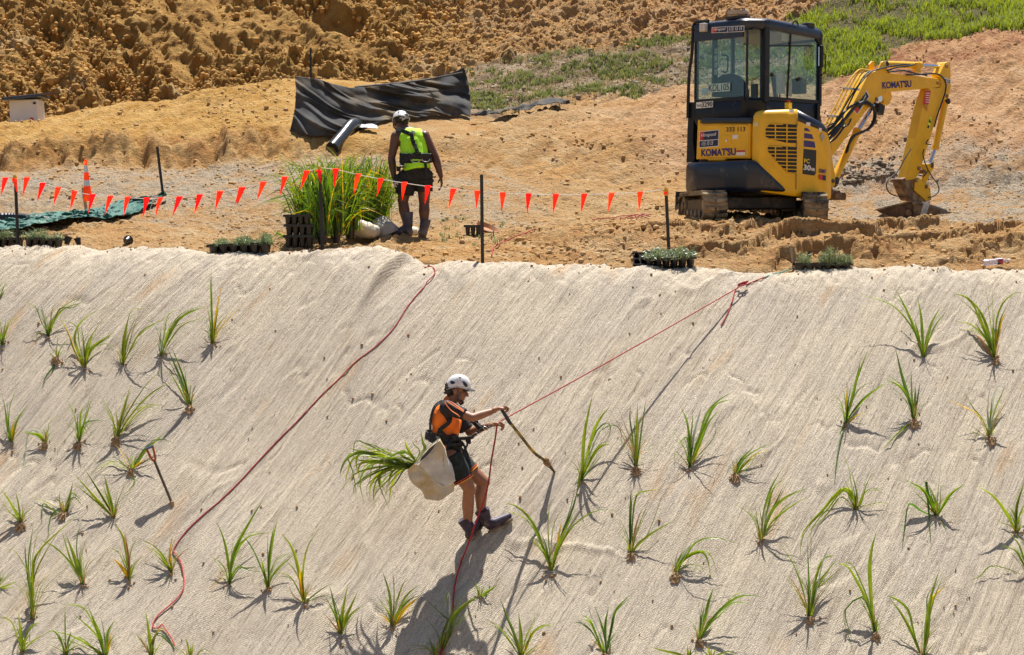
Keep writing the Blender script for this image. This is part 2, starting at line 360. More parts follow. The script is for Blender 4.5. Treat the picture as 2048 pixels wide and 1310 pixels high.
def dirt_mat():
    m, t, b, n = newmat('spoil_earth'); L = t.links.new
    tc = N(t, 'ShaderNodeTexCoord'); A = N(t, 'ShaderNodeAttribute', attribute_name='mA'); B = N(t, 'ShaderNodeAttribute', attribute_name='mB')
    sa = N(t, 'ShaderNodeSeparateColor'); L(A.outputs[0], sa.inputs[0]); sb = N(t, 'ShaderNodeSeparateColor'); L(B.outputs[0], sb.inputs[0])
    def noise(sc, det=5, ro=.6):
        q = N(t, 'ShaderNodeTexNoise'); q.inputs['Scale'].default_value = sc; q.inputs['Detail'].default_value = det; q.inputs['Roughness'].default_value = ro
        L(tc.outputs['Object'], q.inputs['Vector']); return q.outputs[0]
    def rng(x, a, b_, c=0, d=1):
        q = N(t, 'ShaderNodeMapRange'); q.inputs[1].default_value = a; q.inputs[2].default_value = b_; q.inputs[3].default_value = c; q.inputs[4].default_value = d; L(x, q.inputs[0]); return q.outputs[0]
    def mix(f, a, c, bt='MIX'):
        q = N(t, 'ShaderNodeMix', data_type='RGBA', blend_type=bt)
        for k, x in ((0, f), (6, a), (7, c)):
            if isinstance(x, (tuple, float, int)): q.inputs[k].default_value = rgb(x) if isinstance(x, tuple) else x
            else: L(x, q.inputs[k])
        return q.outputs[2]
    def mul(a, c):
        q = N(t, 'ShaderNodeMath', operation='MULTIPLY'); L(a, q.inputs[0]); L(c, q.inputs[1]); return q.outputs[0]
    n1 = noise(.55, 6); n2 = noise(2.3, 6); n3 = noise(17, 5); n4 = noise(70, 3)
    base = mix(rng(n1, .38, .62), (.47, .265, .10), (.44, .28, .13))
    base = mix(rng(n2, .5, .66), base, (.52, .36, .19)); base = mix(rng(n2, .46, .3), base, (.38, .205, .08))
    base = mix(mul(rng(n3, .5, .7), rng(n1, .35, .6)), base, (.30, .185, .095))
    Cc = N(t, 'ShaderNodeAttribute', attribute_name='mC'); sc_ = N(t, 'ShaderNodeSeparateColor'); L(Cc.outputs[0], sc_.inputs[0])
    base = mix(sc_.outputs[0], base, mix(rng(n2, .38, .64), (.42, .225, .055), (.54, .335, .12))); base = mix(mul(sc_.outputs[1], rng(n1, .2, .7, .4, 1)), base, mix(rng(n2, .38, .64), (.43, .235, .115), (.55, .345, .20))); base = mix(mul(sc_.outputs[2], rng(n2, .35, .6, .15, .8)), base, (.40, .33, .245))
    brown = mix(rng(n2, .4, .62), (.31, .16, .042), (.44, .26, .08)); brown = mix(rng(n1, .58, .68), brown, (.56, .40, .21))
    c = mix(sa.outputs[0], base, brown)
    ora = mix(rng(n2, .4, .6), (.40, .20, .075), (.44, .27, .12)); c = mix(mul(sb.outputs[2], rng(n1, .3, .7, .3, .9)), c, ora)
    vor = N(t, 'ShaderNodeTexVoronoi'); vor.inputs['Scale'].default_value = 38; L(tc.outputs['Object'], vor.inputs['Vector'])
    sv = N(t, 'ShaderNodeSeparateColor'); L(vor.outputs['Color'], sv.inputs[0])
    gr = mix(sv.outputs[0], (.215, .18, .14), (.44, .375, .29)); c = mix(mul(sa.outputs[1], rng(n2, .40, .56, .12, .85)), c, gr)
    soil = mix(rng(n2, .42, .6), (.17, .115, .07), (.36, .27, .18)); c = mix(sa.outputs[2], c, soil)
    c = mix(sb.outputs[0], c, (.11, .10, .04))
    redc = mix(rng(n2, .42, .58), (.28, .11, .055), (.44, .235, .11)); redc = mix(rng(n3, .6, .68), redc, (.13, .10, .095)); c = mix(mul(sb.outputs[1], rng(n1, .32, .6, .3, 1)), c, redc)
    c = mix(1.0, c, rng(n4, .25, .75, .78, 1.22), 'MULTIPLY')
    L(c, b.inputs['Base Color']); b.inputs['Roughness'].default_value = .95; b.inputs['Specular IOR Level'].default_value = .15
    ad = N(t, 'ShaderNodeMath', operation='ADD'); L(n3, ad.inputs[0]); L(rng(n4, 0, 1, 0, .35), ad.inputs[1])
    ad2 = N(t, 'ShaderNodeMath', operation='ADD'); L(ad.outputs[0], ad2.inputs[0]); L(rng(noise(200, 2), 0, 1, 0, .12), ad2.inputs[1])
    bp = N(t, 'ShaderNodeBump'); bp.inputs['Strength'].default_value = 1; bp.inputs['Distance'].default_value = .075; L(ad2.outputs[0], bp.inputs['Height']); L(bp.outputs[0], b.inputs['Normal'])
    return m
DIRT = dirt_mat()
_me, _TU, _TY, _TZ = make_terrain()
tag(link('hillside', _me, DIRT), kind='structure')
_tys = _TY[:, 0].copy(); _tus = _TU[0].copy()
def tz(x, y):
    x = np.atleast_1d(np.asarray(x, float)); y = np.atleast_1d(np.asarray(y, float)); u = 1024+F*x/y
    i = np.clip(np.searchsorted(_tys, y)-1, 0, len(_tys)-2); f = np.clip((y-_tys[i])/(_tys[i+1]-_tys[i]), 0, 1); g = np.clip((u-_tus[0])/4, 0, len(_tus)-1.001); j = g.astype(int); g = g-j
    return (_TZ[i, j]*(1-g)+_TZ[i, j+1]*g)*(1-f)+(_TZ[i+1, j]*(1-g)+_TZ[i+1, j+1]*g)*f
def thit(u, v, y0=20.2, y1=55):
    """first point where the sight line through a photo pixel meets the ground"""
    a, b = ray(u, v); Y = np.arange(y0, y1, .03); d = tz(a*Y, Y)-b*Y; k = np.argmax(d > 0)
    if d[k] <= 0: k = len(Y)-1
    y = Y[k]; return Vector((a*y, y, float(tz(a*y, y)[0])))
def tat(u, y):
    x = (u-1024)/F*y; return Vector((x, y, float(tz(x, y)[0])))
# ------------------------------------------------------------------ matting on the planted batter
TS = math.tan(R(43)); YC = 20.0
CU = np.array([-600, 0, 200, 330, 420, 520, 600, 700, 760, 800, 850, 900, 1000, 1100, 1250, 1400, 1500, 1650, 1800, 1900, 2048, 2650.])
CV = np.array([497, 497, 497, 492, 505, 510, 503, 497, 494, 508, 526, 526, 526, 528, 531, 540, 548, 540, 533, 543, 537, 537.])
A27, B27 = math.cos(R(27)), math.sin(R(27))
def mat_z(x, y):
    x = np.atleast_1d(np.asarray(x, float)); y = np.atleast_1d(np.asarray(y, float))
    u = 1024+F*x/20.3; zc = ang(np.interp(u, CU, CV))*20.35+.06
    d = YC-y; f = sstep(.3, 2.2, d); zc = zc*(1-f)+(-.40)*f
    z = zc-TS*.5*(d+np.sqrt(d*d+.3**2))
    s = d/.73; wv = x*A27+s*B27; l = -x*B27+s*A27
    wv2 = wv+fbm(x*.5, s*.5, 2, 101)*.16
    low = .6+.8*sstep(1.5, 4, d)
    n = fbm(x*.8, s*.7, 3, 110)*.035*low+fbm(wv2*2.6, l*.3, 3, 111)*.013*low+fbm(wv2*9, l*.4, 4, 112)*.010+fbm(wv2*24, l*.9, 3, 113)*.0055+fbm(x*30, s*30, 2, 114)*.003
    r = 1-np.abs(fbm(wv2*1.5+3, l*.45, 2, 115)); n = n+np.clip(r-.93, 0, 1)*.26*sstep(.45, .7, vn(x*.8, s*.8, 119))
    r2 = 1-np.abs(fbm(wv2*4+3, l*.9, 2, 125)); n = n-np.clip(r2-.92, 0, 1)*.22*sstep(.40, .62, vn(x*1.1+5, s*1.1, 129))
    sm = (wv+.03*fbm(l*.8, l*0, 3, 140))/2.35+.37; sf = sm-np.floor(sm); n = n+.020*(1-sstep(0, .012, sf))*0+.016*sstep(0, .010, sf)*(1-sstep(.04, .5, sf))
    # puckers near the top where the mat rolls over the edge
    n = n+np.exp(-((d+.05)/.35)**2)*(fbm(x*3.2, s*1.5, 3, 120)*.045+.03*np.abs(fbm(x*9, s*3, 3, 121)))
    # gathered fold beside the upper rope
    fx = (-1.32-(d-.1)*.55); n = n+np.exp(-((x-fx)/.05)**2)*.09*sstep(-.25, 0, d)*(1-sstep(.35, .8, d))
    return z+n*1.2
def ledge(x): return 20.33+.10*fbm(x*1.3, x*0, 3, 130)+.05*fbm(x*6, x*0, 2, 131)
def make_mat():
    xs = np.concatenate([np.arange(-9.5, -6.4, .05), np.arange(-6.4, 6.4, .016), np.arange(6.4, 9.51, .05)]); ts = np.linspace(0, 1, 600)
    X, T = np.meshgrid(xs, ts); Y = 11.8+(ledge(X)-11.8)*T; Z = mat_z(X, Y)
    Z = Z-.06*sstep(.994, 1.0, T)
    me = npmesh('matting', np.stack([X, Y, Z], -1).reshape(-1, 3), gridfaces(len(ts), len(xs)))
    d = YC-Y; s = d/.73; a = me.attributes.new('wl', 'FLOAT_VECTOR', 'POINT')
    wl = np.stack([X*A27+s*B27, -X*B27+s*A27, X*0], -1).reshape(-1, 3).astype(np.float32); a.data.foreach_set('vector', wl.ravel())
    return me
def jute_mat():
    m, t, b, n = newmat('jute_matting'); L = t.links.new
    at = N(t, 'ShaderNodeAttribute', attribute_name='wl'); tc = N(t, 'ShaderNodeTexCoord')
    def noise(sc, stretch, det=4, dist=0):
        mp = N(t, 'ShaderNodeMapping'); mp.inputs['Scale'].default_value = (sc*stretch[0], sc*stretch[1], 1); L(at.outputs['Vector'], mp.inputs[0])
        q = N(t, 'ShaderNodeTexNoise'); q.inputs['Scale'].default_value = 1; q.inputs['Detail'].default_value = det; q.inputs['Distortion'].default_value = dist; L(mp.outputs[0], q.inputs['Vector']); return q.outputs[0]
    def rng(x, a, b_, c=0, d=1):
        q = N(t, 'ShaderNodeMapRange'); q.inputs[1].default_value = a; q.inputs[2].default_value = b_; q.inputs[3].default_value = c; q.inputs[4].default_value = d; L(x, q.inputs[0]); return q.outputs[0]
    def mix(f, a, c, bt='MIX'):
        q = N(t, 'ShaderNodeMix', data_type='RGBA', blend_type=bt)
        for k, x in ((0, f), (6, a), (7, c)):
            if isinstance(x, (tuple, float, int)): q.inputs[k].default_value = rgb(x) if isinstance(x, tuple) else x
            else: L(x, q.inputs[k])
        return q.outputs[2]
    big = noise(1, (1.2, .5)); med = noise(1, (9, .9)); fine = noise(1, (55, 5)); st = noise(1, (3.2, .7), 6)
    c = mix(rng(big, .35, .65), (.62, .53, .405), (.57, .495, .40)); c = mix(rng(med, .45, .8), c, (.70, .60, .465))
    c = mix(rng(med, .42, .2), c, (.46, .375, .28))
    c = mix(rng(st, .60, .72, 0, .55), c, (.58, .37, .19)); c = mix(rng(fine, .56, .72, 0, .7), c, (.33, .26, .20)); c = mix(rng(noise(1, (120, 22), 2), .60, .70, 0, .6), c, (.25, .19, .14))
    sk = noise(1, (26, 1.6), 5); c = mix(1.0, c, rng(sk, .32, .68, .91, 1.07), 'MULTIPLY')
    # weave: ribs of twisted yarn in two directions
    wv = []
    for sc, rot in ((88, 0), (70, math.pi/2)):
        mp = N(t, 'ShaderNodeMapping'); mp.inputs['Rotation'].default_value = (0, 0, rot); L(at.outputs['Vector'], mp.inputs[0])
        q = N(t, 'ShaderNodeTexWave', wave_type='BANDS', bands_direction='X'); q.inputs['Scale'].default_value = sc/6.28*1.6; q.inputs['Distortion'].default_value = 2.2; q.inputs['Detail'].default_value = 3; q.inputs['Detail Scale'].default_value = 1.2
        L(mp.outputs[0], q.inputs['Vector']); wv.append(q.outputs['Fac'])
    mm = N(t, 'ShaderNodeMath', operation='MULTIPLY'); L(wv[0], mm.inputs[0]); L(wv[1], mm.inputs[1])
    gr = N(t, 'ShaderNodeTexNoise'); gr.inputs['Scale'].default_value = 95; gr.inputs['Detail'].default_value = 3; L(tc.outputs['Object'], gr.inputs['Vector'])
    c = mix(1.0, c, rng(mm.outputs[0], 0, .6, .72, 1.12), 'MULTIPLY'); c = mix(1.0, c, rng(gr.outputs[0], .30, .70, .60, 1.34), 'MULTIPLY')
    L(c, b.inputs['Base Color']); b.inputs['Roughness'].default_value = .95; b.inputs['Specular IOR Level'].default_value = .1
    ad = N(t, 'ShaderNodeMath', operation='MULTIPLY_ADD'); L(mm.outputs[0], ad.inputs[0]); ad.inputs[1].default_value = .12; L(rng(gr.outputs[0], 0, 1, 0, .30), ad.inputs[2])
    a2 = N(t, 'ShaderNodeMath', operation='ADD'); L(ad.outputs[0], a2.inputs[0]); L(rng(fine, 0, 1, 0, .35), a2.inputs[1])
    bp = N(t, 'ShaderNodeBump'); bp.inputs['Strength'].default_value = 1; bp.inputs['Distance'].default_value = .028; a3 = N(t, 'ShaderNodeMath', operation='ADD'); L(a2.outputs[0], a3.inputs[0]); L(rng(sk, .2, .8, 0, .42), a3.inputs[1]); L(a3.outputs[0], bp.inputs['Height']); L(bp.outputs[0], b.inputs['Normal'])
    return m
JUTE = jute_mat()
tag(link('slope', make_mat(), JUTE), kind='structure')
_mx = np.arange(-9.6, 9.6, .025); _my = np.arange(11.8, 20.72, .02); _gx, _gy = np.meshgrid(_mx, _my); _MZ = mat_z(_gx, _gy)
def mat_fast(x, y):
    a = np.clip((np.asarray(x)-_mx[0])/.025, 0, len(_mx)-1.001); b = np.clip((np.asarray(y)-_my[0])/.02, 0, len(_my)-1.001); i = a.astype(int); j = b.astype(int); a = a-i; b = b-j
    return (_MZ[j, i]*(1-a)+_MZ[j, i+1]*a)*(1-b)+(_MZ[j+1, i]*(1-a)+_MZ[j+1, i+1]*a)*b
def mhit(u, v):
    a, b = ray(u, v); Y = np.arange(20.5, 12, -.02); d = b*Y-mat_fast(a*Y, Y)   # above surface when positive
    k = np.nonzero(d > 0)[0]
    y = Y[k[0]] if len(k) else 20.3
    for y in Y[k] if False else [y]: pass
    # walk from the camera side outward to the first crossing
    Yf = Y[::-1]; df = d[::-1]; j = np.argmax(df < 0); y = Yf[j] if df[j] < 0 else 20.3
    return Vector((a*y, y, float(mat_fast(np.array([a*y]), np.array([y]))[0])))
# ground below and around, out to the horizon
g = MB()
g.add([(-300, -200, -8.2), (300, -200, -8.2), (300, 12.0, -8.2), (-300, 12.0, -8.2)], [(0, 1, 2, 3)])
g.add([(-300, 12, -8.2), (-9.4, 11.9, -8.3), (-9.4, 20.2, -.6), (-27.8, 60, 16.3), (-300, 60, 16.3)], [(0, 1, 2, 3, 4)])
g.add([(300, 12, -8.2), (9.4, 11.9, -8.3), (9.4, 20.2, -.6), (28, 60, 16.3), (300, 60, 16.3)], [(4, 3, 2, 1, 0)])
g.add([(-300, 60, 16.3), (300, 60, 16.3), (300, 400, 30), (-300, 400, 30)], [(0, 1, 2, 3)])
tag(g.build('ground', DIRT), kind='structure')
# ------------------------------------------------------------------ loose clods
def ico():
    bm = bmesh.new(); bmesh.ops.create_icosphere(bm, subdivisions=1, radius=1); v = np.array([tuple(q.co) for q in bm.verts]); f = np.array([[q.index for q in p.verts] for p in bm.faces]); bm.free(); return v, f
def ico2():
    bm = bmesh.new(); bmesh.ops.create_icosphere(bm, subdivisions=2, radius=1); v = np.array([tuple(q.co) for q in bm.verts]); f = np.array([[q.index for q in p.verts] for p in bm.faces]); bm.free(); return v, f
IV, IF = ico(); IV2, IF2 = ico2()
def rocks(P3, sz, name, mat, seed, fine=False, flat=.75):
    rs = np.random.RandomState(seed); iv, fi = (IV2, IF2) if fine else (IV, IF); n = len(P3); nv = len(iv)
    sh = [iv*(1+.28*(fbm(iv[:, 0]*2+k*9, iv[:, 1]*2+iv[:, 2]*1.7, 2, k)[:, None])+rs.uniform(-.13, .13, (nv, 1))) for k in range(12)]
    V = np.empty((n, nv, 3)); 
    for i in range(n):
        a = rs.uniform(0, 6.28); c, s = math.cos(a), math.sin(a); q = sh[rs.randint(12)]*np.array([1, rs.uniform(.6, 1), rs.uniform(.6, 1)*flat/.75])*sz[i]
        V[i, :, 0] = q[:, 0]*c-q[:, 1]*s; V[i, :, 1] = q[:, 0]*s+q[:, 1]*c; V[i, :, 2] = q[:, 2]; V[i] += P3[i]
    Fq = (fi[None]+(np.arange(n)*nv)[:, None, None]).reshape(-1, 3)
    me = npmesh(name, V.reshape(-1, 3), Fq, smooth=fine); return link(name, me, mat)
rs = np.random.RandomState(3)
def scatter(n, u0, u1, y0, y1, fn):
    u = rs.uniform(u0, u1, n); y = rs.uniform(y0, y1, n); x = (u-1024)/F*y; z, m = terr(x, y); keep = rs.uniform(0, 1, n) < fn(u, y, m)
    return np.stack([x, y, z], -1)[keep]
clod_mat = pm('clod_earth', (.44, .265, .11), rough=.95, var=.35, vs=3, bump=.5, bs=40, col2=(.47, .33, .185), c2t=.55, spec=.1)
clodb_mat = pm('ochre_clod_earth', (.40, .23, .075), rough=.95, var=.4, vs=2, bump=.5, bs=40, spec=.1)
p1 = scatter(5200, -50, 2100, 20.3, 22.4, lambda u, y, m: .16+(.9-.75*sstep(1200, 1500, u))*m[2]*np.clip(fbm(u*.012, y*2, 2, 5)+.55, 0, 1))
p2 = scatter(11000, -50, 2100, 22.4, 34, lambda u, y, m: .05+.75*sstep(.05, .35, fbm((u-1024)/F*y*.9, y*.9, 3, 61))+.4*m[8])
pp = np.concatenate([p1, p2]); tag(rocks(pp, .012+.045*rs.power(.35, len(pp))**1.0*.8, 'dirt_clods', clod_mat, 5), kind='stuff')
pb = scatter(20000, -50, 1650, 34.5, 41.5, lambda u, y, m: .85*np.clip(m[0]+m[1], 0, 1)*(1-.9*sstep(.02, .28, fbm((u-1024)/F*y*.42+y*.2, y*.36, 4, 97))*m[0]))
tag(rocks(pb, (.022+.07*rs.power(.3, len(pb)))*np.where(pb[:, 0] > -.9, .75, 1), 'ochre_clods', clodb_mat, 6, flat=.95), kind='stuff')
# gravel on the haul lane
gp = scatter(12000, -50, 2100, 22.4, 29, lambda u, y, m: np.clip(m[4], 0, 1)*.8+.03)
tag(rocks(gp, .007+.014*rs.power(.4, len(gp)), 'gravel', pm('grey_gravel', (.37, .325, .265), rough=.9, var=.5, vs=5, bump=.2), 7), kind='stuff')
# ================================================================== PLANTS ON THE BATTER
LEAF = leafmat('flax_leaf_green', (.17, .27, .035)); LEAFD = leafmat('flax_leaf_deep_green', (.085, .165, .035)); LEAFY = leafmat('flax_leaf_yellow', (.60, .48, .03))
LEAFP = leafmat('flax_leaf_pale', (.42, .46, .36), .3); LEAFO = leafmat('flax_leaf_dead', (.38, .26, .11), .3)
LM = [LEAF, LEAFD, LEAFY, LEAFP, LEAFO]; LI = {'g': 0, 'd': 1, 'y': 2, 'p': 3, 'o': 4}
ROOT = pm('coir_root_fibre', (.44, .29, .15), rough=.95, var=.4, vs=30, bump=1, bs=120)
def blade(mb, pts, w, mi, rng, n=11):
    q = spline(pts, n); k = len(mb.v); roll = rng.uniform(-.55, .55)
    for i, p in enumerate(q):
        t = i/(n-1); tg = (q[min(i+1, n-1)]-q[max(i-1, 0)])
        if tg.length < 1e-6: tg = Vector((0, 0, 1))
        tg.normalize(); view = Vector((0, 1, 0)); sd = tg.cross(view)
        if sd.length < .1: sd = Vector((1, 0, 0))
        sd.normalize(); nn = sd.cross(tg); a = roll+.5*math.sin(t*2+roll*3); sd2 = sd*math.cos(a)+nn*math.sin(a); nn2 = nn*math.cos(a)-sd*math.sin(a)
        ww = w*.5*((.45+.55*min(1, t/.35)) if t < .35 else (1-((t-.35)/.65)**1.7)); ww = max(ww, .0007)
        mb.v += [tuple(p-sd2*ww), tuple(p+nn2*ww*.5), tuple(p+sd2*ww)]
    for i in range(n-1):
        a = k+i*3; mb.f += [(a, a+1, a+4, a+3), (a+1, a+2, a+5, a+4)]; mb.m += [mi, mi]
Z = {1: (3.275, 0, 500), 2: (2.911, 0, 860), 3: (3.413, 400, 980), 4: (3.195, 960, 900), 5: (2.912, 1480, 860), 6: (2.848, 1100, 520), 7: (3.638, 1600, 540)}
def zp(z, x, y): s, a, b = Z[z]; return a+x/s, b+y/s
def surf_limit(u, v):
    return mhit(u, v).y-.03
def plant(z, base, blades, label, clump=0, extra=9, h=None):
    bu, bv = zp(z, *base); B = mhit(bu, bv); rng = random.Random(int(bu*7+bv)); mb = MB(); B = B-Vector((0, 0, .01))
    tips = []
    for bl in blades:
        kind = 'g'; wd = .019
        pts = []
        for q in bl:
            if isinstance(q, str):
                for ch in q:
                    if ch in LI: kind = ch
                    if ch == 'w': wd = .033
                    if ch == 't': wd = .011
            else: pts.append(q)
        off = rng.uniform(-.05, .03); lam = rng.uniform(.12, .7); m = len(pts); P3 = [B+Vector((rng.uniform(-.015, .015), rng.uniform(-.01, .01), 0))]
        for i, q in enumerate(pts):
            u, v = zp(z, *q); sy = surf_limit(u, v); Y = B.y+off*(i+1)/m+lam*max(0, sy-B.y)
            P3.append(P(u, v, min(Y, sy)))
        tips.append((P3[-1]-B).length)
        blade(mb, P3, wd*rng.uniform(.85, 1.2), LI[kind], rng)
        if rng.random() < .45:
            jx, jz = rng.gauss(0, .045), rng.gauss(-.02, .05); m_ = len(P3)-1; blade(mb, [p+Vector((jx, 0, jz))*(k_/m_)**1.2 for k_, p in enumerate(P3)], wd*rng.uniform(.35, .75), rng.choice([LI[kind], 0, 1]), rng)
    H = h or (sorted(tips)[len(tips)//2]*.75)
    for i in range(extra):
        a = rng.uniform(-.5, .5); l = H*rng.uniform(.35, 1.0); o = rng.uniform(-.18, .03)
        o += rng.uniform(.1, .6); p1 = B+Vector((a*l*.4, o*l*.5, l*.55)); p2 = B+Vector((a*l*1.25, o*l, l*rng.uniform(.75, 1)))
        blade(mb, [B, p1, p2], rng.uniform(.004, .010), rng.choice([0, 0, 1, 1, 4, 0]), rng)
    for i in range(4):   # sheath of short leaf bases
        a = rng.uniform(-1, 1); blade(mb, [B+Vector((a*.012, 0, -.01)), B+Vector((a*.03, -.01, .06)), B+Vector((a*.05, -.02, .09+.08*rng.random()))], .012, rng.choice([0, 0, 4, 1]), rng, 5)
    o = mb.build('flax_plant', LM, origin=tuple(B), norm=False); tag(o, label, 'plant', 'young flax plants set out on the matting')
    if clump:
        cb = MB(); 
        for i in range(int(50*clump)+12):
            a = rng.uniform(0, 6.28); r_ = .016+.042*clump; e = B+Vector((math.cos(a)*r_*rng.random()*1.2, -rng.random()*r_*.8, math.sin(a)*r_*.7-.02)); s_ = B+Vector((rng.uniform(-.02, .02), -.01, rng.uniform(-.01, .03)))
            e.y = min(e.y, float(surf_limit(*_proj(e))))
            cb.tube([s_, (s_+e)/2+Vector((rng.uniform(-.02, .02), -.015, rng.uniform(-.01, .02))), e], rng.uniform(.003, .008), 4)
        cb.build('root_clump', ROOT, o)
    return o
def _proj(p):
    f = Vector((0, CP, -SP)); u_ = Vector((0, SP, CP)); d = p.dot(f); return 1024+F*p.x/d, 655-F*p.dot(u_)/d
